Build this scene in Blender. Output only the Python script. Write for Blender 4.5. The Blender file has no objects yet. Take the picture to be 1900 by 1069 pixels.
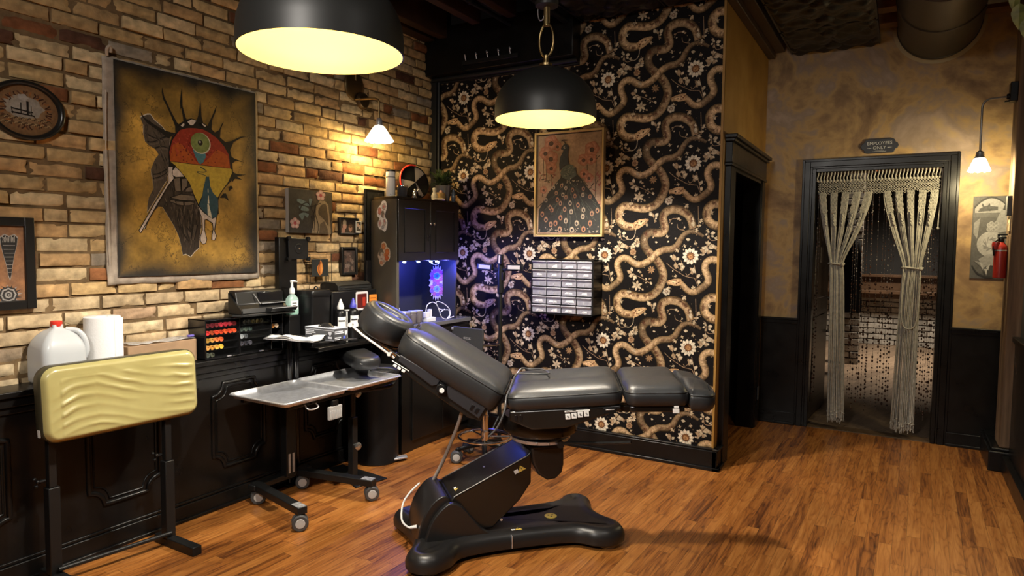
import bpy, bmesh, math, random
from mathutils import Matrix, Vector, noise as mnoise
from mathutils.geometry import tessellate_polygon
from math import sin, cos, pi, radians as rad
SC = bpy.context.scene
COL = SC.collection
random.seed(7)

# ---------------------------------------------------------------- camera
cam_d = bpy.data.cameras.new('camera')
cam_d.sensor_width = 36.0
cam_d.lens = 36.0 * 1230.3 / 1900.0
cam_d.clip_start = 0.02
cam = bpy.data.objects.new('camera', cam_d)
COL.objects.link(cam)
YAW, PITCH, ROLL = -0.5306, -0.0612, 0.0110
_f = Vector((sin(YAW)*cos(PITCH), cos(YAW)*cos(PITCH), sin(PITCH)))
_r = Vector((cos(YAW), -sin(YAW), 0))
_u = _r.cross(_f)
_r2 = cos(ROLL)*_r + sin(ROLL)*_u
_u2 = -sin(ROLL)*_r + cos(ROLL)*_u
cam.matrix_world = Matrix(((_r2.x, _u2.x, -_f.x, 0), (_r2.y, _u2.y, -_f.y, 0), (_r2.z, _u2.z, -_f.z, 1.40), (0, 0, 0, 1)))
SC.camera = cam

# ---------------------------------------------------------------- world, exposure
w = bpy.data.worlds.new('room_ambient'); SC.world = w; w.use_nodes = True
w.node_tree.nodes['Background'].inputs[0].default_value = (1.0, 0.94, 0.88, 1)
w.node_tree.nodes['Background'].inputs[1].default_value = 0.022
SC.view_settings.view_transform = 'Standard'
SC.view_settings.look = 'None'
SC.view_settings.gamma = 1.0
SC.view_settings.exposure = 0.0
SC.view_settings.use_curve_mapping = False
SC.cycles.max_bounces = 7
SC.cycles.diffuse_bounces = 4
SC.cycles.glossy_bounces = 4
SC.cycles.transmission_bounces = 6
SC.cycles.transparent_max_bounces = 8
SC.cycles.sample_clamp_indirect = 4.0
SC.cycles.caustics_reflective = False
SC.cycles.caustics_refractive = False

def area_light(name, loc, target, size, power, color, spread=180):
    d = bpy.data.lights.new(name, 'AREA'); d.energy = power; d.color = color
    d.shape = 'DISK'; d.size = size; d.spread = rad(spread)
    o = bpy.data.objects.new(name, d); COL.objects.link(o); o.location = loc
    o.rotation_euler = (Vector(target) - Vector(loc)).to_track_quat('-Z', 'Y').to_euler()
    return o

def bulb(name, loc, power, color, radius=0.03):
    d = bpy.data.lights.new(name, 'POINT'); d.energy = power; d.color = color; d.shadow_soft_size = radius
    o = bpy.data.objects.new(name, d); COL.objects.link(o); o.location = loc
    return o

# two fill lights added out of view to lift the walls and floor
WARM = (1.0, 0.80, 0.56)
NEUT = (1.0, 0.93, 0.84)
area_light('fill_light_rear', (-0.9, -0.7, 2.88), (-1.9, 2.8, 1.0), 0.5, 33, NEUT, 105)
area_light('fill_light_side', (0.35, 1.6, 2.88), (-1.0, 3.6, 0.4), 0.4, 6, NEUT, 120)

# ---------------------------------------------------------------- helpers
def srgb(h):
    h = h.lstrip('#')
    out = []
    for i in (0, 2, 4):
        c = int(h[i:i+2], 16)/255.0
        out.append(c/12.92 if c <= 0.04045 else ((c+0.055)/1.055)**2.4)
    return (out[0], out[1], out[2], 1.0)

def newmat(name):
    m = bpy.data.materials.new(name); m.use_nodes = True
    nt = m.node_tree
    return m, nt, nt.nodes['Principled BSDF']

def mat(name, color, rough=0.5, metal=0.0, vary=0.0, vscale=20.0, bump=0.0, bscale=200.0, spec=0.5, coat=0.0, emit=None, estr=0.0, trans=0.0, alpha=1.0):
    m, nt, b = newmat(name)
    c = srgb(color) if isinstance(color, str) else tuple(color)+((1,) if len(color) == 3 else ())
    b.inputs['Base Color'].default_value = c
    b.inputs['Roughness'].default_value = rough
    b.inputs['Metallic'].default_value = metal
    b.inputs['Specular IOR Level'].default_value = spec
    b.inputs['Coat Weight'].default_value = coat
    b.inputs['Coat Roughness'].default_value = 0.12
    b.inputs['Transmission Weight'].default_value = trans
    b.inputs['Alpha'].default_value = alpha
    if emit is not None:
        b.inputs['Emission Color'].default_value = srgb(emit) if isinstance(emit, str) else tuple(emit)+(1,)
        b.inputs['Emission Strength'].default_value = estr
    tc = nt.nodes.new('ShaderNodeTexCoord')
    if vary > 0:
        n = nt.nodes.new('ShaderNodeTexNoise'); n.inputs['Scale'].default_value = vscale; n.inputs['Detail'].default_value = 5
        nt.links.new(tc.outputs['Object'], n.inputs['Vector'])
        mx = nt.nodes.new('ShaderNodeMixRGB'); mx.blend_type = 'MULTIPLY'; mx.inputs[0].default_value = 1.0
        r = nt.nodes.new('ShaderNodeMapRange'); r.inputs['From Min'].default_value = 0.3; r.inputs['From Max'].default_value = 0.7
        r.inputs['To Min'].default_value = 1-vary; r.inputs['To Max'].default_value = 1+vary*0.5
        nt.links.new(n.outputs['Fac'], r.inputs['Value'])
        mx.inputs[1].default_value = c
        nt.links.new(r.outputs['Result'], mx.inputs[2])
        nt.links.new(mx.outputs[0], b.inputs['Base Color'])
        rr = nt.nodes.new('ShaderNodeMapRange'); rr.inputs['To Min'].default_value = max(0.03, rough-0.08); rr.inputs['To Max'].default_value = min(1, rough+0.08)
        nt.links.new(n.outputs['Fac'], rr.inputs['Value']); nt.links.new(rr.outputs['Result'], b.inputs['Roughness'])
    if bump > 0:
        n2 = nt.nodes.new('ShaderNodeTexNoise'); n2.inputs['Scale'].default_value = bscale; n2.inputs['Detail'].default_value = 4
        nt.links.new(tc.outputs['Object'], n2.inputs['Vector'])
        bp = nt.nodes.new('ShaderNodeBump'); bp.inputs['Strength'].default_value = bump; bp.inputs['Distance'].default_value = 0.002
        nt.links.new(n2.outputs['Fac'], bp.inputs['Height']); nt.links.new(bp.outputs['Normal'], b.inputs['Normal'])
    return m

def colmat(name, rough=0.6, vary=0.25, vscale=60.0, bump=0.0, bscale=200.0, spec=0.3, bdist=0.002):
    """material that takes its base colour from the mesh's own 'col' attribute"""
    m, nt, b = newmat(name)
    a = nt.nodes.new('ShaderNodeAttribute'); a.attribute_name = 'col'
    tc = nt.nodes.new('ShaderNodeTexCoord')
    n = nt.nodes.new('ShaderNodeTexNoise'); n.inputs['Scale'].default_value = vscale; n.inputs['Detail'].default_value = 6
    nt.links.new(tc.outputs['Object'], n.inputs['Vector'])
    r = nt.nodes.new('ShaderNodeMapRange'); r.inputs['From Min'].default_value = 0.3; r.inputs['From Max'].default_value = 0.7
    r.inputs['To Min'].default_value = 1-vary; r.inputs['To Max'].default_value = 1+vary*0.6
    nt.links.new(n.outputs['Fac'], r.inputs['Value'])
    mx = nt.nodes.new('ShaderNodeMixRGB'); mx.blend_type = 'MULTIPLY'; mx.inputs[0].default_value = 1.0
    nt.links.new(a.outputs['Color'], mx.inputs[1]); nt.links.new(r.outputs['Result'], mx.inputs[2])
    nt.links.new(mx.outputs[0], b.inputs['Base Color'])
    b.inputs['Roughness'].default_value = rough; b.inputs['Specular IOR Level'].default_value = spec
    if bump > 0:
        n2 = nt.nodes.new('ShaderNodeTexNoise'); n2.inputs['Scale'].default_value = bscale; n2.inputs['Detail'].default_value = 6
        nt.links.new(tc.outputs['Object'], n2.inputs['Vector'])
        bp = nt.nodes.new('ShaderNodeBump'); bp.inputs['Strength'].default_value = bump; bp.inputs['Distance'].default_value = bdist
        nt.links.new(n2.outputs['Fac'], bp.inputs['Height']); nt.links.new(bp.outputs['Normal'], b.inputs['Normal'])
    return m

ORG = {}
class MB:
    """collects shapes, then links them as ONE mesh object"""
    def __init__(s, T=None):
        s.bm = bmesh.new(); s.T = T or Matrix.Identity(4)
        s.lay = s.bm.verts.layers.float_color.new('col')
    def colour(s):
        return s.lay
    def v(s, p, c=None):
        x = s.bm.verts.new(s.T @ Vector(p))
        if c is not None: x[s.colour()] = (c[0], c[1], c[2], 1)
        return x
    def f(s, vs, m=0):
        try:
            fa = s.bm.faces.new(vs); fa.material_index = m; return fa
        except ValueError: return None
    def quad(s, a, b, c, d, m=0, col=None): return s.f([s.v(a, col), s.v(b, col), s.v(c, col), s.v(d, col)], m)
    def box(s, x0, x1, y0, y1, z0, z1, m=0, col=None):
        P = [s.v((x, y, z), col) for z in (z0, z1) for y in (y0, y1) for x in (x0, x1)]
        for q in ((0, 2, 3, 1), (4, 5, 7, 6), (0, 1, 5, 4), (2, 6, 7, 3), (0, 4, 6, 2), (1, 3, 7, 5)): s.f([P[i] for i in q], m)
    def ring(s, pts, col=None): return [s.v(p, col) for p in pts]
    def skin(s, rings, m=0, closed=True, cap0=False, cap1=False, loop=False):
        n = len(rings[0])
        pairs = list(zip(rings, rings[1:])) + ([(rings[-1], rings[0])] if loop else [])
        for a, b in pairs:
            for i in range(n if closed else n-1):
                j = (i+1) % n
                s.f([a[i], a[j], b[j], b[i]], m)
        if cap0: s.f(list(reversed(rings[0])), m)
        if cap1: s.f(rings[-1], m)
    def loft(s, rings, m=0, cap0=True, cap1=True, closed=True, loop=False, col=None):
        s.skin([s.ring(r, col) for r in rings], m, closed, cap0, cap1, loop)
    def cyl(s, p0, p1, r0, r1=None, n=20, m=0, cap=True, col=None):
        r1 = r0 if r1 is None else r1
        p0, p1 = Vector(p0), Vector(p1); d = (p1-p0).normalized()
        a = d.orthogonal().normalized(); b = d.cross(a)
        rr = [[p + r*(cos(2*pi*i/n)*a + sin(2*pi*i/n)*b) for i in range(n)] for p, r in ((p0, r0), (p1, r1))]
        s.loft(rr, m, cap, cap, col=col)
    def lathe(s, prof, c=(0, 0, 0), n=32, m=0, axis=None, cap0=False, cap1=False, col=None, sx=1.0):
        c = Vector(c); ax = Vector(axis or (0, 0, 1)).normalized()
        a = Vector((1, 0, 0)) if abs(ax.x) < 0.9 else Vector((0, 1, 0))
        a = (a - ax*a.dot(ax)).normalized(); b = ax.cross(a)
        s.loft([[c + ax*z + r*(sx*cos(2*pi*i/n)*a + sin(2*pi*i/n)*b) for i in range(n)] for r, z in prof], m, cap0, cap1, col=col)
    def tube(s, pts, r, n=8, m=0, closed=False, cap=True, col=None):
        P = [Vector(p) for p in pts]; k = len(P); rings = []; a = None
        for i in range(k):
            if closed: t = P[(i+1) % k]-P[i-1]
            else: t = P[min(i+1, k-1)]-P[max(i-1, 0)]
            t = t.normalized() if t.length > 1e-9 else Vector((0, 0, 1))
            a = t.orthogonal().normalized() if a is None else ((a - t*a.dot(t)).normalized() if (a - t*a.dot(t)).length > 1e-6 else t.orthogonal().normalized())
            b = t.cross(a); ri = r[i] if isinstance(r, (list, tuple)) else r
            rings.append([P[i]+ri*(cos(2*pi*j/n)*a+sin(2*pi*j/n)*b) for j in range(n)])
        s.loft(rings, m, cap and not closed, cap and not closed, loop=closed, col=col)
    def prism(s, poly, fn, w0, w1, m=0, col=None):
        """poly: 2-D outline (u,v); fn(u,v,w) -> 3-D; extruded from w0 to w1"""
        s.loft([[fn(u, v, w0) for u, v in poly], [fn(u, v, w1) for u, v in poly]], m, True, True, col=col)
    def sphere(s, c, r, n=14, k=8, m=0, sc=(1, 1, 1), col=None):
        c = Vector(c); rings = []
        for i in range(1, k):
            th = pi*i/k
            rings.append([c+Vector((r*sin(th)*cos(2*pi*j/n)*sc[0], r*sin(th)*sin(2*pi*j/n)*sc[1], r*cos(th)*sc[2])) for j in range(n)])
        R = [s.ring(q, col) for q in rings]
        s.skin(R, m)
        t = s.v(c+Vector((0, 0, r*sc[2])), col); b = s.v(c-Vector((0, 0, r*sc[2])), col)
        for j in range(n):
            s.f([t, R[0][j], R[0][(j+1) % n]], m); s.f([b, R[-1][(j+1) % n], R[-1][j]], m)
    def build(s, name, mats, parent=None, bevel=0.0, seg=2, smooth=35, sub=0, origin=None, solid=0.0, fixn=True):
        if fixn: bmesh.ops.recalc_face_normals(s.bm, faces=s.bm.faces)
        o0 = Vector((0, 0, 0))
        if parent is not None: o0 = ORG[parent]
        elif origin is not None: o0 = Vector(origin)
        if origin is not None and parent is not None: off = Vector(origin)
        else: off = o0
        bmesh.ops.translate(s.bm, verts=s.bm.verts, vec=-off)
        me = bpy.data.meshes.new(name); s.bm.to_mesh(me); s.bm.free()
        for mm in (mats if isinstance(mats, (list, tuple)) else [mats]): me.materials.append(mm)
        o = bpy.data.objects.new(name, me); COL.objects.link(o)
        if smooth is not None:
            for p in me.polygons: p.use_smooth = True
            me.set_sharp_from_angle(angle=rad(smooth))
        if parent is not None:
            o.parent = parent; o.location = off - ORG[parent]
        else: o.location = off
        ORG[o] = off
        if solid: md = o.modifiers.new('solid', 'SOLIDIFY'); md.thickness = solid; md.offset = 0
        if bevel:
            md = o.modifiers.new('bevel', 'BEVEL'); md.width = bevel; md.segments = seg; md.limit_method = 'ANGLE'; md.angle_limit = rad(40); md.use_clamp_overlap = True
        if sub: md = o.modifiers.new('sub', 'SUBSURF'); md.levels = sub; md.render_levels = sub
        return o

def tag(o, label, cat, group=None, kind=None):
    o['label'] = label; o['category'] = cat
    if group: o['group'] = group
    if kind: o['kind'] = kind
    return o
def thing(name, label, cat, loc, group=None):
    o = bpy.data.objects.new(name, None); COL.objects.link(o); o.location = loc; o.empty_display_size = 0.05
    ORG[o] = Vector(loc)
    return tag(o, label, cat, group)
def struct(o, label=None):
    o['kind'] = 'structure'
    if label: o['label'] = label
    return o
def kids(o): return [c for c in COL.objects if c.parent is o]
def dup(root, loc, label=None, group=None, rz=0.0):
    def cp(o, par):
        c = o.copy(); COL.objects.link(c)
        if par is not None: c.parent = par
        for ch in kids(o): cp(ch, c)
        return c
    r = cp(root, None); r.location = loc; r.rotation_euler = (0, 0, rz)
    if label: r['label'] = label
    if group: r['group'] = group
    return r

def smoothpath(pts, n=6, closed=False):
    """Catmull-Rom through the points"""
    P = [Vector(p) if len(p) == 3 else Vector((p[0], p[1], 0)) for p in pts]; k = len(P); out = []
    for i in range(k if closed else k-1):
        if closed: a, b, c, d = P[i-1], P[i], P[(i+1) % k], P[(i+2) % k]
        else: a, b, c, d = P[max(i-1, 0)], P[i], P[i+1], P[min(i+2, k-1)]
        for j in range(n):
            t = j/n
            out.append(0.5*((2*b)+(c-a)*t+(2*a-5*b+4*c-d)*t*t+(3*b-a-3*c+d)*t**3))
    if not closed: out.append(P[-1])
    return out
def rrect(hx, hy, r, n=5):
    out = []
    for cx, cy, a0 in ((hx-r, hy-r, 0), (-hx+r, hy-r, 90), (-hx+r, -hy+r, 180), (hx-r, -hy+r, 270)):
        for i in range(n+1):
            a = rad(a0+90*i/n); out.append((cx+r*cos(a), cy+r*sin(a)))
    return out
def offset_poly(poly, d):
    """move a counter-clockwise outline inwards by d"""
    n = len(poly); out = []
    for i in range(n):
        a = Vector(poly[i-1][:2]); b = Vector(poly[i][:2]); c = Vector(poly[(i+1) % n][:2])
        t = (c-a)
        if t.length < 1e-9: out.append(tuple(b)); continue
        t.normalize(); out.append((b.x - t.y*d, b.y + t.x*d))
    return out
def text(body, size, T, m, parent, depth=0.0006, name='lettering', align='CENTER', sx=1.0):
    """lettering as a mesh; T maps (x right, y up, z out)"""
    cu = bpy.data.curves.new(name, 'FONT'); cu.body = body; cu.size = size; cu.align_x = align; cu.align_y = 'CENTER'; cu.extrude = depth; cu.resolution_u = 3
    tmp = bpy.data.objects.new(name, cu); COL.objects.link(tmp)
    dg = bpy.context.evaluated_depsgraph_get()
    me = bpy.data.meshes.new_from_object(tmp.evaluated_get(dg))
    bpy.data.objects.remove(tmp)
    me.transform(Matrix.Diagonal((sx, 1, 1, 1)))
    M = T.copy(); M.translation = M.translation - ORG[parent]
    me.transform(M); me.materials.clear(); me.materials.append(m)
    o = bpy.data.objects.new(name, me); COL.objects.link(o); o.parent = parent; ORG[o] = ORG[parent]
    return o
def frame_T(origin, right, up):
    r = Vector(right).normalized(); u = Vector(up).normalized(); n = r.cross(u)
    return Matrix(((r.x, u.x, n.x, origin[0]), (r.y, u.y, n.y, origin[1]), (r.z, u.z, n.z, origin[2]), (0, 0, 0, 1)))

# ---------------------------------------------------------------- common materials
M_BLACKWOOD = mat('black painted wood', (0.0065, 0.0060, 0.0058), 0.30, vary=0.35, vscale=9, bump=0.08, bscale=60, spec=0.28)
M_BLACKMETAL = mat('black powder coat', (0.008, 0.008, 0.008), 0.42, spec=0.35, bump=0.05, bscale=500)
M_BLACKPLASTIC = mat('black plastic', (0.0065, 0.0065, 0.007), 0.34, spec=0.35)
M_BLACKSATIN = mat('black satin metal', (0.014, 0.014, 0.014), 0.5, metal=0.2, spec=0.35)
M_GLOSSBLACK = mat('gloss black', (0.008, 0.008, 0.009), 0.12)
M_CHROME = mat('chrome', (0.75, 0.75, 0.76), 0.14, metal=1.0)
M_STEEL = mat('brushed steel', (0.74, 0.75, 0.78), 0.40, metal=0.80, vary=0.18, vscale=35, bump=0.05, bscale=90)
M_BRASS = mat('aged brass', (0.42, 0.30, 0.14), 0.33, metal=1.0)
M_WHITE = mat('white plastic', (0.78, 0.78, 0.76), 0.4)
M_PAPER = mat('white paper', (0.82, 0.81, 0.79), 0.9, bump=0.05, bscale=120)
M_RUBBER = mat('grey rubber', (0.05, 0.05, 0.05), 0.6)
M_GREYHUB = mat('grey plastic hub', (0.42, 0.42, 0.41), 0.4)
M_GLASS = mat('clear plastic', (0.85, 0.88, 0.92), 0.12, trans=0.0, alpha=0.28)

# ================================================================ SETTING
def N(nt, t, **kw):
    n = nt.nodes.new(t)
    for k, v in kw.items():
        if k.startswith('i_'):
            key = k[2:]; key = int(key) if key.isdigit() else key
            n.inputs[key].default_value = v
        else: setattr(n, k, v)
    return n
def M2(nt, op, a, b=None, c=None):
    n = nt.nodes.new('ShaderNodeMath'); n.operation = op
    for i, x in enumerate((a, b, c)):
        if x is None: continue
        if isinstance(x, (int, float)): n.inputs[i].default_value = x
        else: nt.links.new(x, n.inputs[i])
    return n.outputs[0]
def ramp(nt, fac, stops):
    r = nt.nodes.new('ShaderNodeValToRGB'); e = r.color_ramp.elements
    while len(e) < len(stops): e.new(0.5)
    for i, (p, c) in enumerate(stops):
        e[i].position = p; e[i].color = (c[0], c[1], c[2], 1)
    nt.links.new(fac, r.inputs[0]); return r.outputs[0]

def plank_material(name, wid, stops, rough, angle=0.0):
    m, nt, b = newmat(name); L = nt.links.new
    tc = N(nt, 'ShaderNodeTexCoord'); mp = N(nt, 'ShaderNodeMapping'); mp.inputs['Rotation'].default_value = (0, 0, angle)
    L(tc.outputs['Object'], mp.inputs['Vector'])
    sp = N(nt, 'ShaderNodeSeparateXYZ'); L(mp.outputs[0], sp.inputs[0])
    xs = M2(nt, 'DIVIDE', sp.outputs[0], wid); row = M2(nt, 'FLOOR', xs); fx = M2(nt, 'FRACT', xs)
    wn = N(nt, 'ShaderNodeTexWhiteNoise', noise_dimensions='1D'); L(row, wn.inputs['W'])
    off = M2(nt, 'MULTIPLY', wn.outputs['Value'], 7.0)
    ln = M2(nt, 'ADD', 0.42, M2(nt, 'MULTIPLY', wn.outputs['Value'], 0.5))
    ys = M2(nt, 'DIVIDE', M2(nt, 'ADD', sp.outputs[1], off), ln); brd = M2(nt, 'FLOOR', ys); fy = M2(nt, 'FRACT', ys)
    cb = N(nt, 'ShaderNodeCombineXYZ'); L(row, cb.inputs[0]); L(brd, cb.inputs[1])
    wn2 = N(nt, 'ShaderNodeTexWhiteNoise', noise_dimensions='3D'); L(cb.outputs[0], wn2.inputs['Vector'])
    # grain, offset per board so that it breaks at each joint
    gv = N(nt, 'ShaderNodeCombineXYZ'); L(M2(nt, 'MULTIPLY', sp.outputs[0], 1.0), gv.inputs[0])
    L(M2(nt, 'MULTIPLY', sp.outputs[1], 0.055), gv.inputs[1]); L(M2(nt, 'MULTIPLY', wn2.outputs['Value'], 31.0), gv.inputs[2])
    g1 = N(nt, 'ShaderNodeTexNoise', i_Scale=46.0, i_Detail=7.0, i_Roughness=0.62, i_Distortion=0.8); L(gv.outputs[0], g1.inputs['Vector'])
    gv2 = N(nt, 'ShaderNodeCombineXYZ'); L(sp.outputs[0], gv2.inputs[0]); L(M2(nt, 'MULTIPLY', sp.outputs[1], 0.10), gv2.inputs[1]); L(M2(nt, 'MULTIPLY', wn2.outputs['Value'], 17.0), gv2.inputs[2])
    n3 = N(nt, 'ShaderNodeTexNoise', i_Scale=14.0, i_Detail=2.0); L(gv2.outputs[0], n3.inputs['Vector'])
    rings = M2(nt, 'SINE', M2(nt, 'MULTIPLY', n3.outputs['Fac'], 75.0))
    ringm = M2(nt, 'POWER', M2(nt, 'ADD', M2(nt, 'MULTIPLY', rings, 0.5), 0.5), 3.0)
    big = N(nt, 'ShaderNodeTexNoise', i_Scale=1.3, i_Detail=3.0); L(tc.outputs['Object'], big.inputs['Vector'])
    tone = M2(nt, 'ADD', M2(nt, 'MULTIPLY', M2(nt, 'POWER', wn2.outputs['Value'], 0.7), 0.23), M2(nt, 'ADD', 0.06, M2(nt, 'MULTIPLY', g1.outputs['Fac'], 0.84)))
    tone = M2(nt, 'SUBTRACT', tone, M2(nt, 'MULTIPLY', ringm, 0.11))
    tone = M2(nt, 'ADD', tone, M2(nt, 'MULTIPLY', M2(nt, 'SUBTRACT', big.outputs['Fac'], 0.5), 0.25))
    col = ramp(nt, tone, stops)
    # joints
    ex = M2(nt, 'MINIMUM', fx, M2(nt, 'SUBTRACT', 1.0, fx)); ey = M2(nt, 'MINIMUM', fy, M2(nt, 'SUBTRACT', 1.0, fy))
    jx = M2(nt, 'LESS_THAN', ex, 0.012); jy = M2(nt, 'LESS_THAN', ey, 0.0016)
    j = M2(nt, 'MAXIMUM', jx, jy)
    mx = N(nt, 'ShaderNodeMixRGB', blend_type='MIX'); L(M2(nt, 'MULTIPLY', j, 0.72), mx.inputs[0]); L(col, mx.inputs[1]); mx.inputs[2].default_value = (0.03, 0.012, 0.004, 1)
    L(mx.outputs[0], b.inputs['Base Color'])
    L(M2(nt, 'ADD', rough-0.06, M2(nt, 'MULTIPLY', g1.outputs['Fac'], 0.16)), b.inputs['Roughness'])
    b.inputs['Coat Weight'].default_value = 0.25; b.inputs['Coat Roughness'].default_value = 0.22
    bp = N(nt, 'ShaderNodeBump', i_Strength=0.25, i_Distance=0.0015)
    L(M2(nt, 'SUBTRACT', M2(nt, 'MULTIPLY', g1.outputs['Fac'], 0.3), j), bp.inputs['Height']); L(bp.outputs['Normal'], b.inputs['Normal'])
    return m
M_FLOOR = plank_material('oak strip floor', 0.0575, [(0.26, (0.045, 0.013, 0.004)), (0.42, (0.155, 0.049, 0.011)), (0.58, (0.315, 0.110, 0.021)), (0.80, (0.47, 0.195, 0.045))], 0.36, 0.02)
b = MB(); b.box(-3.6, 2.2, -2.6, 5.76, -0.06, 0.0)
struct(b.build('floor', M_FLOOR, smooth=None), 'orange brown oak strip floor')
M_FLOOR2 = plank_material('worn back room boards', 0.09, [(0.2, (0.07, 0.045, 0.028)), (0.5, (0.17, 0.115, 0.075)), (0.8, (0.27, 0.19, 0.125))], 0.5, 0.3)
b = MB(); b.box(-2.6, 3.0, 5.76, 11.6, -0.06, -0.002)
struct(b.build('floor_back_room', M_FLOOR2, smooth=None), 'worn brown floor of the room beyond the curtain')

# ---- brick wall on the left: real bricks, one mesh
M_BRICK = colmat('old brick', 0.85, vary=0.30, vscale=26, bump=0.75, bscale=70, spec=0.2, bdist=0.004)
def brick_wall():
    rb = random.Random(21); b = MB()
    BX = -3.222
    TAN = [(0.55, 0.385, 0.19), (0.59, 0.43, 0.23), (0.51, 0.345, 0.16), (0.63, 0.475, 0.27), (0.44, 0.29, 0.135), (0.55, 0.345, 0.16)]
    RED = [(0.22, 0.085, 0.035), (0.16, 0.062, 0.03), (0.30, 0.125, 0.05), (0.11, 0.05, 0.03)]
    GREY = [(0.27, 0.22, 0.16), (0.33, 0.27, 0.20)]
    z = 0.70; row = 0
    while z < 3.08:
        h = 0.0555; y = -1.6 + (0.105 if row % 2 else 0) + rb.uniform(-0.03, 0.03)
        wav = [rb.uniform(-0.003, 0.003) for _ in range(40)]
        while y < 4.27:
            L = 0.200 if rb.random() > 0.16 else 0.092
            L += rb.uniform(-0.010, 0.010)
            q = rb.random(); c = rb.choice(TAN) if q < 0.80 else (rb.choice(RED) if q < 0.94 else rb.choice(GREY))
            k = rb.uniform(0.86, 1.12); c = tuple(x*k for x in c)
            if z < 1.10: c = tuple(0.45*x+0.55*t for x, t in zip(c, (0.50, 0.40, 0.27)))
            y0, y1 = y, min(y+L, 4.27); ww = wav[int((y+2)*6) % 40]
            z0, z1 = z+ww+rb.uniform(-0.0015, 0.0015), z+h+ww+rb.uniform(-0.0015, 0.0015)
            out = rb.uniform(-0.004, 0.008) + (0.010 if rb.random() < 0.06 else 0); sk = rb.uniform(-0.004, 0.004)
            nx = max(3, int(L/0.025)); nz = 4
            def P(i, j):
                yy = y0+(y1-y0)*i/nx; zz = z0+(z1-z0)*j/nz
                edge = (i in (0, nx)) + (j in (0, nz))
                d = mnoise.noise(Vector((yy*38, zz*38, row*3.1)))
                xx = BX+0.011+out+sk*(j/nz-0.5)+0.0032*mnoise.noise(Vector((yy*60, zz*60, 5.0)))
                if edge: xx -= 0.005+0.006*max(0, d) + (0.008 if d > 0.42 else 0)
                if edge:
                    s = 0.0034*d
                    yy += s if i == 0 else (-abs(s) if i == nx else 0); zz += abs(s) if j == 0 else (-abs(s) if j == nz else 0)
                return (xx, yy, zz)
            g = []
            for i in range(nx+1):
                rw_ = []
                for j in range(nz+1):
                    p_ = P(i, j); q_ = 0.97+0.34*mnoise.noise(Vector((p_[1]*22, p_[2]*40, row*1.7)))+0.22*mnoise.noise(Vector((p_[1]*75, p_[2]*75, 8.0)))
                    rw_.append(b.v(p_, tuple(x*q_ for x in c)))
                g.append(rw_)
            for i in range(nx):
                for j in range(nz): b.f([g[i][j], g[i+1][j], g[i+1][j+1], g[i][j+1]])
            rim = [g[i][0] for i in range(nx+1)]+[g[nx][j] for j in range(1, nz+1)]+[g[i][nz] for i in range(nx-1, -1, -1)]+[g[0][j] for j in range(nz-1, 0, -1)]
            bk = [b.bm.verts.new((BX-0.012, v.co.y, v.co.z)) for v in rim]
            for v in bk: v[b.colour()] = (0.22, 0.15, 0.085, 1)
            for i in range(len(rim)): b.f([rim[i], rim[(i+1) % len(rim)], bk[(i+1) % len(rim)], bk[i]])
            y += L+0.012+rb.uniform(-0.003, 0.004)
        z += h+0.0105; row += 1
    # mortar bed with squeezed-out lumps
    ny, nz = 300, 150; y0, y1, z0, z1 = -1.7, 4.27, 0.66, 3.10
    g = []
    for i in range(ny+1):
        r = []
        for j in range(nz+1):
            yy = y0+(y1-y0)*i/ny; zz = z0+(z1-z0)*j/nz
            d = mnoise.noise(Vector((yy*9, zz*9, 1.0)))+0.6*mnoise.noise(Vector((yy*33, zz*33, 2.0)))
            t = 0.75+0.35*mnoise.noise(Vector((yy*4, zz*4, 9.0)))
            r.append(b.v((BX+0.0015+0.0055*max(-0.4, d), yy, zz), (0.23*t, 0.15*t, 0.075*t)))
        g.append(r)
    for i in range(ny):
        for j in range(nz): b.f([g[i][j], g[i+1][j], g[i+1][j+1], g[i][j+1]])
    return b.build('wall_left', M_BRICK, smooth=50, fixn=False)
struct(brick_wall(), 'old tan and red brick wall')
b = MB(); b.box(-3.5, -3.245, -2.6, 4.5, 0, 3.4)
struct(b.build('wall_left_core', M_BLACKWOOD, smooth=None))

# ---- black panelled wainscot under the brick, with its ledge
b = MB()
b.box(-3.24, -3.08, -2.0, 3.47, 0.0, 0.765)                          # body
b.box(-3.245, -3.045, -2.0, 3.35, 0.775, 0.80); b.box(-3.06, -2.915, 2.745, 3.35, 0.775, 0.80)   # ledge, deeper at its far end
for z0, z1, d in ((0.735, 0.775, 0.022), (0.705, 0.735, 0.010), (0.0, 0.085, 0.016), (0.085, 0.10, 0.008)):
    b.box(-3.09, -3.08+d, -2.0, 3.47, z0, z1)
b.box(-3.09, -3.052, -2.0, 3.40, 0.0, 0.018)
tr = struct(b.build('trim_1', M_BLACKWOOD, bevel=0.004), 'black panelled wainscot with a ledge below the brick wall')
def notched(y0, y1, z0, z1, r):
    P = []
    def arc(cy, cz, a0, a1): return [(cy+r*cos(rad(a0+(a1-a0)*i/6)), cz+r*sin(rad(a0+(a1-a0)*i/6))) for i in range(7)]
    e = 0.018
    P += [(y1-r-e, z1-e*0)] + [(p[0]-0, p[1]) for p in arc(y1, z1, 180, 270)] + [(y1, z1-r-e)]
    P += [(y1, z0+r+e)] + arc(y1, z0, 90, 180) + [(y1-r-e, z0)]
    P += [(y0+r+e, z0)] + arc(y0, z0, 0, 90) + [(y0, z0+r+e)]
    P += [(y0, z1-r-e)] + arc(y0, z1, -90, 0) + [(y0+r+e, z1)]
    return P
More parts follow.
